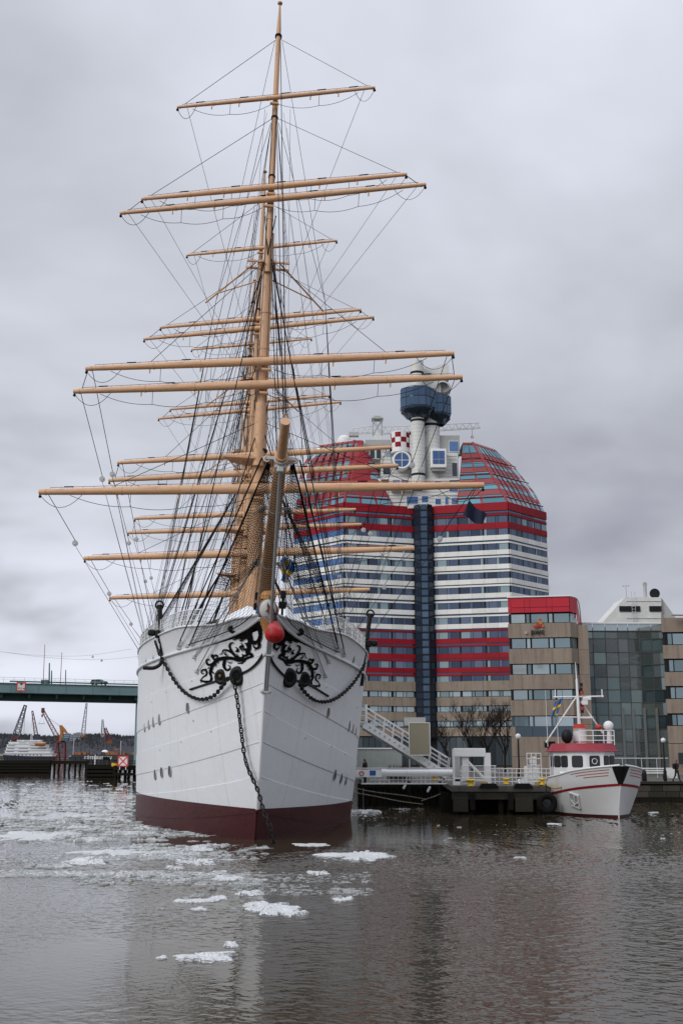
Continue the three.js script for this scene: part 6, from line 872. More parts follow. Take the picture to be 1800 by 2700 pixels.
  const R0 = H + 0.46;
  // funnel-shaped mast house, red top, mast
  mesh('mast_house', lathe([[0.62, R0], [0.56, R0 + 0.76 * 1.2], [0.60, R0 + 0.76 * 1.22], [0.58, R0 + 0.76 * 1.3]], 4).rotateY(0.6).scale(1, 1, 1.1).translate(-0.1, 0, -2.0), M.boatWhite, wh); mesh('red_cowl', lathe([[0.62, R0 + 0.76 * 1.3], [0.42, R0 + 0.76 * 1.68], [0.01, R0 + 0.76 * 1.7]], 4).rotateY(0.6).scale(1.05, 1, 1.1).translate(-0.1, 0, -2.0), M.redRoof2 = std(lin(0.42, 0.03, 0.015), 0.5), wh); for (const y of [0.1, 0.16, 1.16]) mesh('trim_line', new THREE.CylinderGeometry(0.63 - 0.04 * y, 0.63 - 0.04 * y, 0.03, 4, 1, true).rotateY(0.6).scale(1, 1, 1.1).translate(-0.1, R0 + 0.76 * y, -2), M.redRoof2, wh);
  const mb = V(-0.1, R0 + 0.76 * 1.6, -2.0), mt = V(-0.15, R0 + 0.76 * 5.6, -2.1); mesh('mast', bar(mb, mt, 0.13, 10, 0.075), M.white, wh); mesh('mast_tip', bar(mt, mt.clone().add(V(-0.03, 1.15, 0)), 0.05, 6, 0.02), M.white, wh);
  mesh('yard_bar', bar(V(-1.75, R0 + 0.76 * 4.05, -2.1), V(1.6, R0 + 0.76 * 4.1, -2.1), 0.055, 6), M.white, wh); for (const x of [-1.6, 1.5]) mesh('antenna', bar(V(x, R0 + 0.76 * 4.0, -2.1), V(x, R0 + 0.76 * 4.7, -2.1), 0.045, 6), M.white, wh);
  mesh('stay_leg', bar(V(-2.3, R0 + 0.76 * 0.1, -2.6), V(-0.25, R0 + 0.76 * 4.0, -2.1), 0.06, 6), M.white, wh); mesh('stay_leg', bar(V(1.5, R0 + 0.76 * 0.9, -2.6), V(0.1, R0 + 0.76 * 3.6, -2.1), 0.06, 6), M.white, wh); mesh('cross_spar', bar(V(-1.25, R0 + 0.76 * 2.3, -2.3), V(0.8, R0 + 0.76 * 2.3, -2.2), 0.045, 6), M.white, wh);
  mesh('radar', rbx(0.55, 0.22, 0.25, 0.45, R0 + 2.95, -1.85, 0.05), M.whiteRail, wh); mesh('radar_mount', rbx(0.4, 0.3, 0.3, 0.3, R0 + 2.68, -1.85, 0.04), M.whiteRail, wh); mesh('scanner_bar', bx(0.9, 0.1, 0.12, 0.35, R0 + 1.7, -1.8), M.whiteRail, wh); for (const [x, y] of [[0.1, 4.7], [0.12, 3.3], [0.12, 2.8], [0.12, 5.1]]) mesh('navigation_light', new THREE.CylinderGeometry(0.09, 0.09, 0.24, 8).translate(x, R0 + 0.76 * y, -1.85), M.black, wh); for (const y of [4.4, 3.05]) mesh('red_lamp', new THREE.CylinderGeometry(0.12, 0.12, 0.22, 8).translate(0.14, R0 + 0.76 * y, -1.85), M.redRoof2, wh);
  for (const [x, h] of [[-2.2, 4.7], [-1.5, 2.6]]) mesh('whip_antenna', bar(V(x, R0 - 0.2, -2.4), V(x - 0.03, R0 + 0.76 * h, -2.4), 0.025, 5, 0.012), M.white, wh);
  mesh('searchlight', merge([new THREE.SphereGeometry(0.44, 16, 12).scale(0.85, 1.1, 0.8).translate(-1.05, R0 + 0.76 * 0.62, -1.1), bar(V(-1.05, R0, -1.1), V(-1.05, R0 + 0.76 * 0.3, -1.1), 0.1, 8)]), M.black, wh); mesh('black_locker', bx(0.7, 0.42, 0.5, -2.0, R0 - 0.05, -3.2), M.black, wh);
  mesh('satellite_dome', merge([new THREE.SphereGeometry(0.34, 14, 10).translate(1.75, R0 + 0.76 * 1.5, -1.6), new THREE.CylinderGeometry(0.1, 0.18, 1.1, 10).translate(1.75, R0 + 0.76 * 0.55, -1.6)]), M.whiteRail, wh); mesh('red_horn', new THREE.SphereGeometry(0.22, 10, 8).scale(1, 0.85, 1).translate(1.1, R0 + 0.76 * 1.4, -1.6), M.redRoof2, wh);
  for (const y of [0.25, 0.65, 1.1]) { mesh('roof_rail', bar(V(-0.3, R0 + 0.76 * y, -0.5), V(2.0, R0 + 0.76 * y, -1.0), 0.028, 5), M.white, wh); mesh('roof_rail', bar(V(2.0, R0 + 0.76 * y, -1.0), V(2.05, R0 + 0.76 * y, -3.8), 0.028, 5), M.white, wh); } for (const [x, z] of [[-0.3, -0.5], [0.6, -0.7], [1.3, -0.85], [2.0, -1.0], [2.03, -2.4], [2.05, -3.8]]) mesh('rail_post', bar(V(x, R0 - 0.1, z), V(x, R0 + 0.76 * 1.1, z), 0.03, 5), M.white, wh);
  // foredeck: winch, fairlead, mooring rope
  { const c = P(5.1, 2.2, -1, -0.7); mesh('windlass_drum', merge([new THREE.CylinderGeometry(0.3, 0.3, 0.9, 16).rotateZ(Math.PI / 2).translate(c.x + 0.2, 2.35, c.z), new THREE.CylinderGeometry(0.36, 0.36, 0.06, 16).rotateZ(Math.PI / 2).translate(c.x + 0.65, 2.35, c.z)]), M.whiteRail, Bt); const f = P(6.9, 1.6, -1, 0.1); mesh('fairlead', merge([bx(0.9, 0.12, 0.12, f.x, 1.95, f.z, 0.6), bar(V(f.x + 0.1, 1.2, f.z), V(f.x + 0.1, 1.95, f.z), 0.06, 6), bar(V(f.x + 0.35, 1.2, f.z - 0.2), V(f.x + 0.35, 1.95, f.z - 0.2), 0.06, 6)]), M.whiteRail, Bt); mesh('red_bulkhead', bx(0.35, 0.5, 0.1, f.x + 0.5, 1.35, f.z - 0.2), M.redRoof2, Bt); }
}
{ const pts = [[1520, 2038], [1508, 2058], [1485, 2073], [1460, 2078], [1440, 2070], [1430, 2062]], m = mesh('boat_mooring_rope', tube(pts.map((p, i) => at(p[0], p[1], 73.2 + i * 0.25)), 0.05, 30, 6), std(lin(0.38, 0.26, 0.07), 0.9)); tag(m, 'thick yellow mooring rope drooping from the small boat bow to the dock', 'rope'); }
{ const a = at(1487, 1820, 76.4), f = thing('boat_flag', 'small blue and yellow flag drooping from the boat mast yard', 'flag', [a.x - 0.2, a.y - 0.5, a.z + 0.3]); const F = (u, v) => V(-u * 0.5 - 0.12 * v * 0 + (1 - v) * -0.35, (v - 1) * 1.0 - u * 0.25, 0.08 * Math.sin(u * 9 + v * 3)); mesh('blue_field', grid(6, 10, (u, v) => F(u * 0.32, v)), M.blue, f); mesh('yellow_field', grid(4, 10, (u, v) => F(0.32 + u * 0.2, v)), M.yellow, f); mesh('blue_field', grid(6, 10, (u, v) => F(0.52 + u * 0.48, v)), M.blue, f); mesh('yellow_bar', grid(14, 2, (u, v) => F(u, 0.42 + v * 0.16).add(V(0, 0, 0.012))), M.yellow, f); mesh('halyard', bar(V(0, -1, 0), V(0.02, 0.55, -0.2), 0.012, 4), M.rope, f); }

// ---------------------------------------------------------------- far shore to the left
{ // wooded ridge
  const g = grid(120, 14, (u, v) => { const x = lerp(-1400, 1300, u), d = 1500 + 260 * v, ridge = 31 + 7 * fbm(x * 0.004 + 3, 1, 4) + 4 * fbm(x * 0.02, 4, 3) + 14 * sstep(-330, -180, x) + 6 * sstep(-420, -520, x); return V(x, Math.max(-1, ridge * Math.sin(Math.min(1, v * 1.15) * Math.PI / 2) + 2.2 * fbm(x * 0.03, d * 0.02, 4) * (v > 0 ? 1 : 0)), -d); });
  const ht = noiseTex(512, (u, v) => { const n = tfbm(u, v, 40, 5, 0.7), w = sstep(0.25, 0.5, tfbm(u + 0.5, v, 24, 4)); return [0.33 + 0.25 * n + 0.25 * w, 0.33 + 0.22 * n + 0.25 * w, 0.36 + 0.2 * n + 0.24 * w]; }); ht.repeat.set(14, 3);
  struct('wooded_hill', g, std(lin(0.085, 0.088, 0.105), 1, { map: ht }));
  // trees along the skyline: a far wood that reads as one mass
  const r = mulberry(44), cone = new THREE.ConeGeometry(1, 1, 5), im = new THREE.InstancedMesh(cone, std(lin(0.032, 0.035, 0.038), 1), 2600), m4 = new THREE.Matrix4(); const rt = x => 31 + 7 * fbm(x * 0.004 + 3, 1, 4) + 4 * fbm(x * 0.02, 4, 3) + 14 * sstep(-330, -180, x) + 6 * sstep(-420, -520, x);
  for (let i = 0; i < 2600; i++) { const x = -560 + 430 * r(), v = 0.25 + 0.75 * r() ** 0.6, d = 1500 + 260 * v, y = rt(x) * Math.sin(Math.min(1, v * 1.15) * Math.PI / 2), h = 2.5 + 4.5 * r(); m4.compose(V(x, y + h * 0.4, -d), new THREE.Quaternion(), V(1 + r() * 1.8, h, 1 + r() * 1.8)); im.setMatrixAt(i, m4); }
  im.name = 'far_wood'; tag(im, 'dark distant wood along the ridge across the river', 'wood', null, 'stuff'); im.castShadow = im.receiveShadow = true; scene.add(im);
}
struct('far_shore', bx(2600, 2.4, 420, -60, 0.2, -1330), std(lin(0.10, 0.095, 0.09), 1));
for (const [px, py, w, h, d, label] of [[178, 1934, 7, 3, 1640, 'small pale high-rise block on the ridge behind the orange crane'], [207, 1933, 9, 3, 1640, 'wide pale high-rise block on the ridge'], [190, 1938, 4, 2, 1640, 'lowest pale block on the ridge']]) { const p = at(px, py, d), b = thing('hilltop_block', label, 'building', [p.x, p.y - 14, p.z], 0, 'blocks on the ridge'); mesh('wall', bx(w * 1.3, 14, 10, 0, 7, 0), M.blk || (M.blk = std(lin(0.27, 0.29, 0.34), 0.9)), b); mesh('roof', bx(w * 0.5, 1.2, 6, 0, 14.5, 0), M.blk, b); for (let k = 0; k < 3; k++) mesh('window_row', bx(w * 1.2, 0.6, 0.2, 0, 12.6 - k * 2.4, 5.05), M.mullion, b); }
// lattice boom helper
function lattice(p, q, w0, w1, n, r) { const g = [], d = q.clone().sub(p), up = Math.abs(d.clone().normalize().y) > 0.9 ? V(1, 0, 0) : V(0, 1, 0), s = d.clone().cross(up).normalize(), t = d.clone().cross(s).normalize(); const C = (k, a, b) => p.clone().addScaledVector(d, k).addScaledVector(s, a * lerp(w0, w1, k)).addScaledVector(t, b * lerp(w0, w1, k)); for (const [a, b] of [[-1, -1], [1, -1], [1, 1], [-1, 1]]) g.push(bar(C(0, a, b), C(1, a, b), r, 4)); for (let i = 0; i < n; i++) { const k = i / n, e = (i + 1) / n; for (const [a, b, c, f] of [[-1, -1, 1, -1], [1, -1, 1, 1], [1, 1, -1, 1], [-1, 1, -1, -1]]) g.push(bar(i % 2 ? C(k, a, b) : C(k, c, f), i % 2 ? C(e, c, f) : C(e, a, b), r * 0.7, 3)); } return merge(g); }
const craneRed = std(lin(0.14, 0.025, 0.025), 0.7), craneGrey = std(lin(0.10, 0.10, 0.11), 0.7), cranePale = std(lin(0.35, 0.36, 0.38), 0.7), craneOr = std(lin(0.36, 0.13, 0.025), 0.7);
function jibCrane(label, d, base, boomFoot, boomTip, w, mat, extra) { const b = at(base[0], base[1], d), C = thing('harbour_crane', label, 'crane', [b.x, 0, -d], 0, 'shipyard cranes across the river'), L = p => at(p[0], p[1], d).sub(V(b.x, 0, -d)), f = L(boomFoot), t = L(boomTip); mesh('boom', lattice(f, t, w, w * 0.35, 14, w * 0.13), mat, C); mesh('tower', lattice(V(0, 0, 0), f, w * 1.3, w * 1.0, 8, w * 0.16), craneGrey, C); mesh('cab', rbx(w * 1.9, w * 1.5, w * 1.6, f.x + w * 0.3, f.y - w * 0.2, 0, 0.2), extra || mat, C); mesh('hoist_rope', bar(t, t.clone().add(V(0, -w * 9, 0)), w * 0.05, 3), craneGrey, C); return [C, L]; }
jibCrane('tall dark grey lattice crane leaning over the white ship', 860, [40, 1996], [42, 1945], [68, 1859], 2.3, craneGrey, craneRed);
jibCrane('thin red crane with near vertical boom behind the white ship', 900, [98, 1998], [98, 1950], [86, 1874], 1.4, craneRed);
jibCrane('tall pale grey crane standing alone on the ridge line', 980, [219, 1998], [219, 1940], [229, 1854], 1.6, cranePale, craneOr);
jibCrane('pale slim crane beside the small red crane', 990, [275, 1998], [272, 1940], [271, 1897], 1.5, cranePale);
jibCrane('small red crane with orange cab near the ship hull', 960, [287, 1998], [288, 1955], [278, 1919], 2.0, craneRed, craneOr);
{ const d = 760, b = at(160, 2000, d), C = thing('portal_crane', 'big orange slewing crane on four dark red splayed legs', 'crane', [b.x, 0, -d], 0, 'shipyard cranes across the river'), L = (x, y) => at(x, y, d).sub(V(b.x, 0, -d)); const hub = L(162, 1956); for (const [x, z] of [[147, 4], [174, 4], [154, -5], [168, -5]]) { const f = L(x, 2001); f.y = 0.5; mesh('leg', bar(V(f.x, f.y, z), V(hub.x + (f.x > hub.x ? 2.4 : -2.4), hub.y, z * 0.3), 0.75, 5, 0.6), craneRed, C); } mesh('leg_brace', merge([bx(5, 0.7, 0.7, hub.x, hub.y - 7, 0), bx(6, 1.2, 4, hub.x, hub.y, 0)]), craneRed, C);
  const s = new THREE.Shape([L(157, 1956), L(161, 1930), L(158, 1913), L(163, 1912), L(172, 1922), L(178, 1932), L(173, 1933), L(167, 1926), L(168, 1956)].map(v => new THREE.Vector2(v.x, v.y))); mesh('slewing_frame', new THREE.ExtrudeGeometry(s, { depth: 3, bevelEnabled: false }).translate(0, 0, -1.5), craneOr, C); mesh('machine_house', bx(4.2, 2.8, 4, L(172, 1951).x, L(172, 1951).y, 0), std(lin(0.04, 0.11, 0.15), 0.6), C); mesh('boom', lattice(L(155, 1950), L(113, 1872), 1.3, 0.7, 16, 0.16), craneRed, C); mesh('boom_head', rbx(2, 3.2, 1.6, L(114, 1873).x, L(114, 1873).y, 0, 0.3), craneRed, C); for (const [p, q] of [[[158, 1914], [125, 1890]], [[163, 1914], [152, 1945]]]) mesh('tie_rope', bar(L(...p), L(...q), 0.1, 4), craneGrey, C); mesh('spreader_beam', bar(L(103, 1908), L(119, 1908), 0.2, 4), cranePale, C); mesh('hoist_rope', merge([bar(L(112, 1874), L(112, 1888), 0.08, 3), bar(L(112, 1888), L(103, 1908), 0.06, 3), bar(L(112, 1888), L(119, 1908), 0.06, 3)]), craneGrey, C); mesh('hook_block', bx(0.9, 1.6, 0.9, L(112, 1887).x, L(112, 1887).y, 0), craneRed, C); }
{ // white cruise ship
  const d = 640, b = at(70, 2004, d), S = thing('passenger_ship', 'white many-decked ship with dark blue hull moored across the river', 'ship', [b.x, 0, -d]), L = (x, y) => at(x, y, d).sub(V(b.x, 0, -d)), wht = std(lin(0.68, 0.69, 0.70), 0.6);
  const hs = new THREE.Shape([L(8, 1990), L(60, 1993), L(135, 1996), L(132, 2008), L(14, 2008)].map(v => new THREE.Vector2(v.x, v.y))); mesh('hull', new THREE.ExtrudeGeometry(hs, { depth: 10, bevelEnabled: false }).translate(0, 0, -10), std(lin(0.010, 0.014, 0.032), 0.5), S);
  [[10, 138, 1995, 1987], [12, 132, 1987, 1979], [14, 128, 1979, 1971], [16, 122, 1971, 1963], [20, 112, 1963, 1956], [42, 105, 1956, 1951]].forEach(([x0, x1, y0, y1], i) => { const a = L(x0, y0), c = L(x1, y1), w = c.x - a.x, h = c.y - a.y, m = mesh('deck_house', rbx(w, h - 0.25, 9 - i, (a.x + c.x) / 2, (a.y + c.y) / 2, -5 + i * 0.1, 0.25), wht, S); const n = Math.round(w / 2.1), zf = -5 + i * 0.1 + (9 - i) / 2; if (i === 0) for (let k = 3; k < n - 2; k++) mesh('window', bx(0.7, h * 0.3, 0.1, a.x + k * w / n, a.y + h * 0.5, zf), M.mullion, m); else for (const [u0, u1] of [[0.04, 0.2], [0.3, 0.52], [0.58, 0.94]]) if ((i * 3 + u0 * 10 | 0) % 4) mesh('window_strip', bx(w * (u1 - u0), h * 0.22, 0.1, a.x + w * (u0 + u1) / 2, a.y + h * 0.62, zf), M.ship2 || (M.ship2 = std(lin(0.12, 0.13, 0.15), 0.5)), m); mesh('deck_edge', bx(w + 0.6, 0.22, 9.6 - i, (a.x + c.x) / 2, c.y - 0.1, -5), wht, m); });
  mesh('lifeboat', merge([new THREE.CapsuleGeometry(0.9, 4.5, 4, 10).rotateZ(Math.PI / 2).translate(L(108, 1962).x, L(108, 1962).y, 0.6)]), craneOr, S); mesh('funnel', merge([bx(2.6, 5, 3, L(92, 1948).x, L(92, 1948).y, -5)]), std(lin(0.02, 0.03, 0.06), 0.6), S); for (const x of [80, 89]) mesh('radome', new THREE.SphereGeometry(0.85, 12, 8).translate(L(x, 1954).x, L(x, 1954).y, -4), wht, S); mesh('mast', lattice(L(84, 1956), L(84, 1938), 0.6, 0.3, 6, 0.09), wht, S); mesh('fore_mast', bar(L(29, 1960), L(29, 1952), 0.25, 6), wht, S); }
{ // long dark ship hull / floating dock wall with lettering
  const d = 560, a = at(188, 2003, d), b = at(420, 2003, d), W0 = thing('dock_hull', 'long dark blue floating dock wall with white lettering', 'floating dock', [(a.x + b.x) / 2, 0, -d]), w = b.x - a.x, h = at(250, 1990, d).y; mesh('side', bx(w, h + 1, 8, 0, h / 2 - 0.5, -4), std(lin(0.028, 0.032, 0.042), 0.6, { map: rep(texGrain, 2) }), W0); const px = x => at(x, 1996, d).x - (a.x + b.x) / 2;
  const word = (t, x, yy) => { const g = new TextGeometry(t, { font: FONT, size: 1.35, depth: 0.06, curveSegments: 3 }); mesh('lettering', g.translate(px(x), at(250, yy, d).y, 0.02), M.white, W0); }; word('GÖTENIUS', 222, 2001.5); word('VARV', 270, 2002);
  const r = mulberry(3); for (let k = 0; k < 26; k++) { const x = px(195 + k * 6.5); mesh('deck_gear', bx(1.0 + r() * 1.8, 0.7 + r() * 1.3, 1.5, x, h + 0.5, -1.5 - r() * 3), [M.rust, craneGrey, M.rust, craneGrey][Math.floor(r() * 4)], W0); } for (const [x, t, m] of [[191, 1950, cranePale], [231, 1965, craneGrey], [316, 1953, cranePale]]) mesh('light_mast', bar(V(px(x), h, -2), V(px(x), at(250, t, d).y, -2), 0.28, 6), m, W0); mesh('white_dome', new THREE.SphereGeometry(1.2, 12, 8, 0, 6.3, 0, 1.6).scale(1.4, 1, 1).translate(px(272), h + 1.1, -4), M.white, W0); mesh('yellow_lamp', merge([bar(V(px(306), h, -1), V(px(306), h + 2.8, -1), 0.25, 6), bx(1.6, 0.9, 0.6, px(306), h + 2.6, -1)]), M.rust, W0); }
// low yard sheds on the far bank
for (const [x0, x1, yt, c, label] of [[0, 14, 1988, [0.12, 0.16, 0.12], 'low green shed at the left edge across the river'], [122, 150, 1989, [0.20, 0.08, 0.06], 'low red-roofed sheds behind the portal crane'], [185, 210, 1991, [0.10, 0.10, 0.10], 'low dark shed beside the lettered dock wall']]) { const d = 800, a = at(x0, yt, d), b = at(x1, yt, d), s = thing('yard_shed', label, 'shed', [(a.x + b.x) / 2, 0, -d]); mesh('wall', bx(b.x - a.x, a.y - 1.5, 8, 0, (a.y - 1.5) / 2, 0), std(lin(...c), 0.9), s); const sh = new THREE.Shape(); sh.moveTo(-5, 0); sh.lineTo(5, 0); sh.lineTo(0, 1.6); mesh('roof', new THREE.ExtrudeGeometry(sh, { depth: b.x - a.x + 0.6, bevelEnabled: false }).rotateY(Math.PI / 2).translate(-(b.x - a.x) / 2 - 0.3, a.y - 1.5, 0), std(lin(c[0] * 1.3, c[1], c[2]), 0.9), s); }
{ // road bridge
  const Bg = thing('road_bridge', 'blue-green steel girder road bridge crossing behind the ship', 'bridge', [-70, 0, -300]); const L = (x, y, d) => V(x + 70, y, 300 - d);
  const A0 = [-130, 281], A1 = [50, 363], dir = V(A1[0] - A0[0], 0, -(A1[1] - A0[1])).normalize(), len = Math.hypot(A1[0] - A0[0], A1[1] - A0[1]), ry = Math.atan2(-dir.z, dir.x), mid = L((A0[0] + A1[0]) / 2, 0, (A0[1] + A1[1]) / 2), nz = V(-dir.z, 0, dir.x).multiplyScalar(-1);
  const put = (name, w, h, dep, y, off, mat, t = 0) => { const c = mid.clone().addScaledVector(dir, t).addScaledVector(V(Math.sin(ry), 0, Math.cos(ry)), off); c.y = y; return unitBox(name, Bg, mat, c, w, h, dep, ry); };
  put('outer_girder', len, 2.35, 0.3, 20.7, 6, M.bridge); put('top_flange', len, 0.16, 0.9, 21.95, 6, M.bridge); put('bottom_flange', len, 0.16, 0.7, 19.5, 6, M.bridgeDk); put('inner_girder', len, 2.2, 0.3, 18.7, 1.5, M.bridgeDk); put('deck_slab', len, 0.5, 13, 21.4, -1, M.bridgeDk); put('far_girder', len, 3, 0.3, 19.8, -7, M.bridgeDk);
  for (let t = -len / 2 + 3; t < len / 2; t += 7) { put('cross_beam', 0.35, 1.2, 11.8, 18.9, -0.4, M.bridgeDk, t); put('web_stiffener', 0.12, 2.2, 0.12, 20.7, 6.2, M.bridge, t + 2); }
  for (let t = -len / 2 + 1; t < len / 2; t += 2.6) put('rail_post', 0.07, 1.5, 0.07, 22.7, 6.1, M.galv, t); put('hand_rail', len, 0.07, 0.07, 23.4, 6.1, M.galv); put('hand_rail', len, 0.05, 0.05, 22.9, 6.1, M.galv); put('crash_barrier', 60, 0.35, 0.1, 22.5, 4.9, M.bridgeDk, -22);
  const pier = at(366, 1850, 312); for (const o of [0, 2.2]) mesh('pier', bar(L(pier.x + o, -1, 312), L(pier.x + o, 19, 312), 0.75, 12), M.bridge, Bg); for (const [x, d] of [[-4, 337], [40, 357]]) mesh('pier', bar(L(x, -1, d), L(x, 19, d), 0.9, 12), M.bridge, Bg);
  for (const [px, top, r] of [[115, 1699, 0.1], [160, 1720, 0.1], [131, 1748, 0.22], [137, 1768, 0.2], [174, 1766, 0.16]]) { const q = at(px, 1795, 301); mesh('signal_mast', bar(L(q.x, 21.9, 301), L(at(px + (top < 1730 ? 4 : 0), top, 301).x, at(px, top, 301).y, 301), r, 6, r * 0.7), r < 0.15 ? M.rust : M.bridgeDk, Bg); } for (const px of [114, 124]) { const q = at(px, 1793, 300); mesh('control_cabinet', bx(0.8, 1.1, 0.7, q.x + 70, 22.6, 0), M.bridgeDk, Bg); }
}
{ // clearance sign on the girder
  const p = at(56.5, 1811, 294.4), S = thing('clearance_sign', 'red-bordered white clearance sign reading 17,1 m on the bridge girder', 'sign', [p.x, p.y, p.z], 0.42); mesh('red_border', bx(2.3, 2.3, 0.12), M.red, S); mesh('white_face', bx(1.75, 1.75, 0.05, 0, 0, 0.08), M.white, S); const s = new THREE.Shape([new THREE.Vector2(-0.5, 0.85), new THREE.Vector2(0.5, 0.85), new THREE.Vector2(0, 0.4)]); mesh('black_triangle', new THREE.ExtrudeGeometry(s, { depth: 0.03, bevelEnabled: false }).translate(0, 0, 0.105), M.black, S); mesh('figures', new TextGeometry('17,1 m', { font: FONT, size: 0.42, depth: 0.02, curveSegments: 3 }).translate(-0.82, -0.62, 0.106), M.black, S); }
{ const p = at(262, 1797, 305), c = thing('car', 'dark estate car driving over the bridge', 'car', [p.x, 22.05, p.z], -0.43); mesh('body', rbx(4.6, 0.75, 1.7, 0, 0.6, 0, 0.2), M.bridgeDk, c); const s = new THREE.Shape([[-2.2, 0], [1.2, 0], [0.5, 0.55], [-1.9, 0.55]].map(v => new THREE.Vector2(...v))); mesh('cabin', new THREE.ExtrudeGeometry(s, { depth: 1.5, bevelEnabled: false }).translate(0, 0.95, -0.75), M.glassDk, c); for (const x of [-1.45, 1.45]) for (const z of [-0.8, 0.8]) mesh('wheel', new THREE.CylinderGeometry(0.33, 0.33, 0.2, 14).rotateX(Math.PI / 2).translate(x, 0.33, z), M.dark, c); }
// overhead wires with marker balls
[[[0, 1718], [90, 1727], [220, 1729], [350, 1711], 'upper overhead power wire above the bridge'], [[0, 1718], [120, 1733], [270, 1739], [372, 1730], 'lower overhead power wire above the bridge']].forEach(([a, b, c, d, label]) => { const m = mesh('overhead_wire', tube([a, b, c, d].map(p => at(p[0], p[1], 420)), 0.05, 24, 4), M.galv); tag(m, label, 'wire', 'overhead wires'); });
[[245, 1732, 'marker ball on the upper overhead wire'], [268.5, 1742, 'marker ball on the lower overhead wire']].forEach(([x, y, label]) => { const p = at(x, y, 420), b = thing('marker_ball', label, 'marker', [p.x, p.y, p.z], 0, 'wire markers'); mesh('ball', new THREE.SphereGeometry(0.38, 12, 8).scale(1.2, 0.85, 1.2), M.cladGrey, b); mesh('clamp', bx(0.3, 0.5, 0.3, 0, 0.45, 0), M.galv, b); });
// timber guide jetties
function jetty(name, label, x0, x1, d, top, posts, planks, open) { const J = thing(name, label, 'jetty', [(x0 + x1) / 2, 0, -d]), w = x1 - x0; for (let k = 0; k < planks; k++) mesh('wale', bx(w, 0.42, 0.4, 0, top - 0.35 - k * (open ? 0.9 : 0.62), 0.3 + 0.05 * (k % 2)), M.wetWood, J); for (let k = 0; k < posts; k++) { const x = -w / 2 + (k + 0.5) * w / posts; mesh('pile', bar(V(x - 0.35 * (open && k % 2 ? 1 : 0), -1, rr(-0.6, 0.1)), V(x, top - 0.1, -0.2), 0.26, 7), M.wetWood, J); } mesh('deck', bx(w, 0.3, 1.8, 0, top, -0.6), M.wetWood, J); for (let k = 0; k < posts; k++) { const x = -w / 2 + (k + 0.5) * w / posts; mesh('railing_post', bar(V(x, top, 0), V(x, top + 0.9, 0), 0.06, 4), M.wetWood, J); } mesh('railing', merge([bx(w, 0.09, 0.07, 0, top + 0.88, 0), bx(w, 0.07, 0.07, 0, top + 0.5, 0)]), M.wetWood, J); if (!open) mesh('backing', bx(w, top + 0.9, 0.2, 0, top / 2 - 0.5, -0.5), M.wetWood, J); return J; }
{ const a = at(-60, 2030, 258).x, b = at(134, 2030, 258).x, c = at(232, 2030, 258).x; jetty('guide_jetty', 'black timber guide jetty reaching in from the left edge', a, b, 258, 2.6, 26, 4, false); jetty('open_jetty', 'open timber jetty on raking piles beyond the ship', b + 0.1, c, 258.3, 2.5, 7, 1, true);
  const e = at(226, 2040, 196).x, f = at(305, 2040, 196).x, J = jetty('fender_dolphin', 'stepped black timber dolphin carrying the red cross sign', e, f, 196, 2.1, 7, 4, false); const g = at(300, 2040, 190).x, h = at(372, 2040, 190).x; jetty('timber_staging', 'low timber staging between the dolphin and the ship', g, h, 190, 2.0, 6, 2, true); }
{ const p = at(324, 2026, 188), S = thing('cross_sign', 'white square sign with red border and red diagonal cross', 'sign', [p.x, 1.9, p.z]), c = at(324, 2007, 188).y - 1.9; mesh('panel', bx(1.5, 1.5, 0.06, 0, c, 0), M.white, S); for (const [x, y, w, h] of [[0, 0.78, 1.72, 0.16], [0, -0.78, 1.72, 0.16], [-0.78, 0, 0.16, 1.4], [0.78, 0, 0.16, 1.4]]) mesh('border', bx(w, h, 0.1, x, c + y, 0.01), M.red, S); for (const s of [-1, 1]) mesh('cross_bar', new THREE.BoxGeometry(1.98, 0.15, 0.04).rotateZ(s * Math.PI / 4).translate(0, c, 0.055 + 0.004 * s), M.red, S); for (const x of [-0.5, 0.5]) mesh('post', bx(0.12, c, 0.12, x, c / 2 - 0.4, -0.05), M.white, S); }
{ const p = at(302, 2016, 190), S = thing('yellow_sign', 'small plain yellow board beside the red cross sign', 'sign', [p.x, 2.1, p.z]); mesh('board', bx(0.9, 0.55, 0.05, 0, p.y - 2.1, 0), M.yellow, S); for (const x of [-0.35, 0.35]) mesh('post', bx(0.07, p.y - 2.1, 0.07, x, (p.y - 2.1) / 2, -0.05), M.wetWood, S); }
{ const p = at(281, 2000, 194), S = thing('dark_lantern_box', 'black lantern box on posts above the timber dolphin', 'lantern', [p.x, 2.1, p.z]); mesh('box', bx(1.1, 0.55, 0.6, 0, p.y - 2.1, 0), M.dark, S); for (const x of [-0.4, 0.4]) mesh('post', bx(0.08, p.y - 2.1, 0.08, x, (p.y - 2.1) / 2, 0), M.wetWood, S); const q = at(252, 1990, 196), T = thing('white_pole', 'slim white pole standing on the timber dolphin', 'pole', [q.x, 2.1, q.z]); mesh('pole', bar(V(0, 0, 0), V(0, q.y - 2.1, 0), 0.09, 8), M.white, T); }

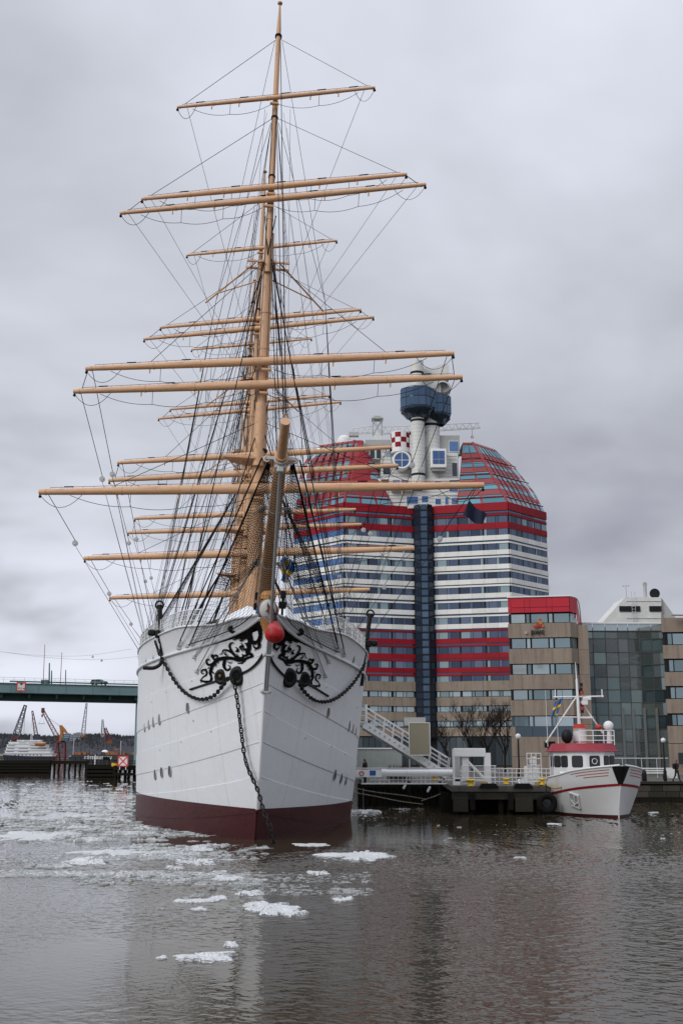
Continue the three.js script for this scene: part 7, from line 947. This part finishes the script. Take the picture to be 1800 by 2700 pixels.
// ---------------------------------------------------------------- drift ice
M.ice = [std(lin(0.70, 0.715, 0.72), 0.8, { bumpMap: rep(texBump, 1.2), bumpScale: 0.12 }), std(lin(0.62, 0.64, 0.64), 0.7, { bumpMap: rep(texBump, 2), bumpScale: 0.04 }), std(lin(0.44, 0.455, 0.45), 0.45, { bumpMap: rep(texBump, 2), bumpScale: 0.02 })];
function floeGeo(w, d, h, seed, n = 54, rings = 16) { // thin ragged sheet with a few heaped lumps
  const r = mulberry(seed), k1 = r() * 50, P = [], I = []; P.push(0, 0.03, 0);
  for (let j = 1; j <= rings; j++) for (let i = 0; i < n; i++) { const a = i / n * 6.2832, f = j / rings, ca = Math.cos(a), sa = Math.sin(a), rag = 0.76 + 0.62 * fbm(ca * 2.3 + k1, sa * 1.9 + k1, 5, 0.6) + 0.28 * fbm(ca * 8 + k1, sa * 8, 3), x = ca * w / 2 * f * rag, z = sa * d / 2 * f * rag, q = 2.6 / Math.max(0.5, Math.pow(w, 0.7)), lump = Math.max(0, fbm(x * q + k1, z * q * 1.2 - k1, 3, 0.45) - 0.02), fine = 0.5 + 0.5 * fbm(x * 9 + k1, z * 9, 3); P.push(x, j === rings ? -0.06 : (0.025 + h * (0.05 + 1.5 * Math.min(lump, 0.32) * (0.55 + 0.6 * fine))) * sstep(1.02, 0.8, f), z); }
  for (let i = 0; i < n; i++) I.push(0, 1 + (i + 1) % n, 1 + i); for (let j = 0; j < rings - 1; j++) for (let i = 0; i < n; i++) { const a = 1 + j * n + i, b = 1 + j * n + (i + 1) % n, c = a + n, e = b + n; I.push(a, b, c, b, e, c); }
  const g = new THREE.BufferGeometry(); g.setAttribute('position', new THREE.Float32BufferAttribute(P, 3)); g.setIndex(I); g.computeVertexNormals(); return metreUV(toCreasedNormals(g, 0.9)); }
[[955, 2258, 172, 40, 0.22, 0, 'long white ice floe right of the bow'], [705, 2394, 160, 40, 0.2, 0, 'thick ice floe directly below the bow'], [655, 2357, 70, 22, 0.28, 0, 'small heaped floe just above the thick one'], [770, 2408, 80, 24, 0.2, 0, 'ragged floe tip right of the thick floe'], [535, 2525, 150, 30, 0.15, 0, 'lonely thin floe nearest the camera'], [608, 2494, 44, 12, 0.13, 0, 'tiny floe just beyond the lonely thin one'], [428, 2528, 28, 12, 0.1, 1, 'chip of ice left of the lonely thin floe'], [95, 2205, 260, 60, 0.3, 1, 'broad slushy floe at the left edge'], [232, 2274, 130, 26, 0.3, 0, 'snowy floe between the left edge and the bow'], [312, 2248, 270, 18, 0.3, 1, 'long narrow ice bar leading to the bow'], [526, 2240, 80, 30, 0.4, 0, 'heaped ice block against the red underbody'], [515, 2275, 100, 26, 0.3, 0, 'lumpy floe under the heaped ice block'], [462, 2290, 56, 16, 0.22, 1, 'low floe left of the lumpy floe'], [600, 2318, 80, 20, 0.2, 0, 'double-peaked floe below the stem'], [840, 2303, 60, 16, 0.16, 1, 'flat floe below the right bow'], [520, 2376, 110, 14, 0.12, 1, 'thin broken floe left of the thick one'], [575, 2370, 60, 14, 0.14, 0, 'small bright floe beside the thin broken one'], [525, 2398, 44, 10, 0.1, 1, 'scrap of ice under the thin broken floe'], [960, 2140, 90, 14, 0.4, 1, 'pale ice along the ship side in the dock shadow'], [320, 2302, 32, 10, 0.15, 0, 'small white lump left of the bow'], [905, 2372, 60, 14, 0.12, 1, 'slush patch right of the thick floe'], [1720, 2143, 30, 6, 0.1, 1, 'ice scraps by the quay wall'], [1460, 2173, 36, 4, 0.06, 1, 'ice strip in front of the dock tyre'], [1370, 2262, 32, 6, 0.05, 2, 'faint ice sheet in open water right of the bow'], [818, 2228, 90, 9, 0.12, 1, 'ice strip against the right red underbody']]
  .forEach(([px, py, w, h, t, m, label], i) => { const c = onWater(px, py), a = onWater(px - w / 2, py), b = onWater(px + w / 2, py), f = onWater(px, py + h * 0.5), k = onWater(px, py - h * 0.42); const W0 = b.x - a.x, D0 = Math.min(W0 * 1.6, Math.abs(f.z - k.z)); const o = mesh('ice_floe', floeGeo(W0 * 1.2, D0 * 1.15, t * 0.62, 100 + i, 80, 18), M.ice[m]); o.position.copy(c); tag(o, label, 'ice floe', 'drift ice'); });
{ // smaller floes of the field between the left edge and the bow: alike, each its own piece
  const r = mulberry(61), gs = [0, 1, 2, 3, 4, 5].map(k => floeGeo(2, 1.1, 0.26, 500 + k, 34, 11)); let n = 0, guard = 0;
  while (n < 64 && guard++ < 2000) { const left = n < 46, px = left ? -20 + r() * 600 : 470 + r() * 470, py = left ? 2150 + r() * 165 : 2318 + r() * 100, c = onWater(px, py); if (fbm(c.x * 0.06 + 2, c.z * 0.25, 3) < -0.05) continue; const q = toShip(c); if (-q.z > -1 && Math.abs(q.x) < hb(-q.z, 0) + 0.8) continue; const wpx = left ? 24 + 90 * r() * r() : 10 + 26 * r(), sc = wpx * -c.z / 3005 / 2; const o = mesh('small_floe', gs[n % 6], M.ice[r() < 0.6 ? 0 : 1]); o.position.copy(c); o.rotation.y = (r() - 0.5) * 0.8 + (r() < 0.5 ? Math.PI : 0); o.scale.set(sc * 1.15, Math.min(1.1, 0.5 + sc * 0.5), sc * (0.6 + 0.5 * r())); tag(o, left ? 'small drifting ice floe in the field left of the bow' : 'crumb of ice in the scatter below the bow', 'ice floe', left ? 'small floes left of the bow' : 'ice crumbs below the bow'); n++; }
}
{ // slush: countless crumbs in bands left of the bow
  const r = mulberry(77), geos = [0, 1, 2, 3].map(k => floeGeo(1, 0.8, 0.3, 300 + k, 12, 5)), per = 1500; const cnt = [0, 0, 0, 0], list = geos.map(() => []);
  const band = (n, px0, px1, py0, py1, s0, s1, tries = 0) => { for (let i = 0; i < n; i++) { const px = lerp(px0, px1, r()), py = lerp(py0, py1, r()), c = onWater(px, py); if (fbm(c.x * 0.055 + 9, c.z * 0.30, 3) + 0.5 * fbm(c.x * 0.5, c.z * 0.8, 2) < (py > 2300 ? 0.05 : 0.12) || (px > 520 && px < 1000 && py > 2212 && py < 2305 && r() < 0.72)) continue; const q = toShip(c); if (-q.z > -0.3 && Math.abs(q.x) < hb(-q.z, 0) + 0.15) continue; const s = lerp(s0, s1, Math.pow(r(), 3.2)); list[i % 4].push([c, s, r() * 6.28, 0.4 + 1.3 * r() * r(), r() < 0.05 ? 1.5 + r() * 2.5 : 1]); } };
  band(19000, -60, 600, 2150, 2312, 0.035, 0.42); band(5000, 200, 700, 2225, 2335, 0.03, 0.3); band(9000, 380, 980, 2300, 2430, 0.015, 0.16); band(7000, 60, 372, 2085, 2160, 0.08, 0.7); band(700, 940, 1110, 2132, 2152, 0.08, 0.4); band(160, 1150, 1790, 2140, 2230, 0.04, 0.2); band(500, 430, 640, 2485, 2540, 0.012, 0.07); band(500, -60, 370, 2060, 2090, 0.15, 0.8);
  list.forEach((L, k) => { const im = new THREE.InstancedMesh(geos[k], [M.ice[0], M.ice[1], M.slushWet || (M.slushWet = std(lin(0.13, 0.135, 0.11), 0.6)), M.ice[1]][k], L.length), m4 = new THREE.Matrix4(); L.forEach(([c, s, a, h, ax], i) => { m4.compose(V(c.x, 0.0, c.z), new THREE.Quaternion().setFromAxisAngle(V(0, 1, 0), a * 0.16 + (a > 3 ? 2.9 : 0)), V(s * 1.7 * ax, Math.min(s, 0.4) * h / Math.sqrt(ax), s * 0.8)); im.setMatrixAt(i, m4); }); im.name = numbered('ice_slush'); tag(im, ['loose grey slush drifting round the bow', 'crumbs of pale ice drifting round the bow', 'brash ice drifting in bands left of the ship', 'fine white brash scattered over the water'][k], 'slush', null, 'stuff'); im.castShadow = im.receiveShadow = true; scene.add(im); });
}

renderer.render(scene, camera);
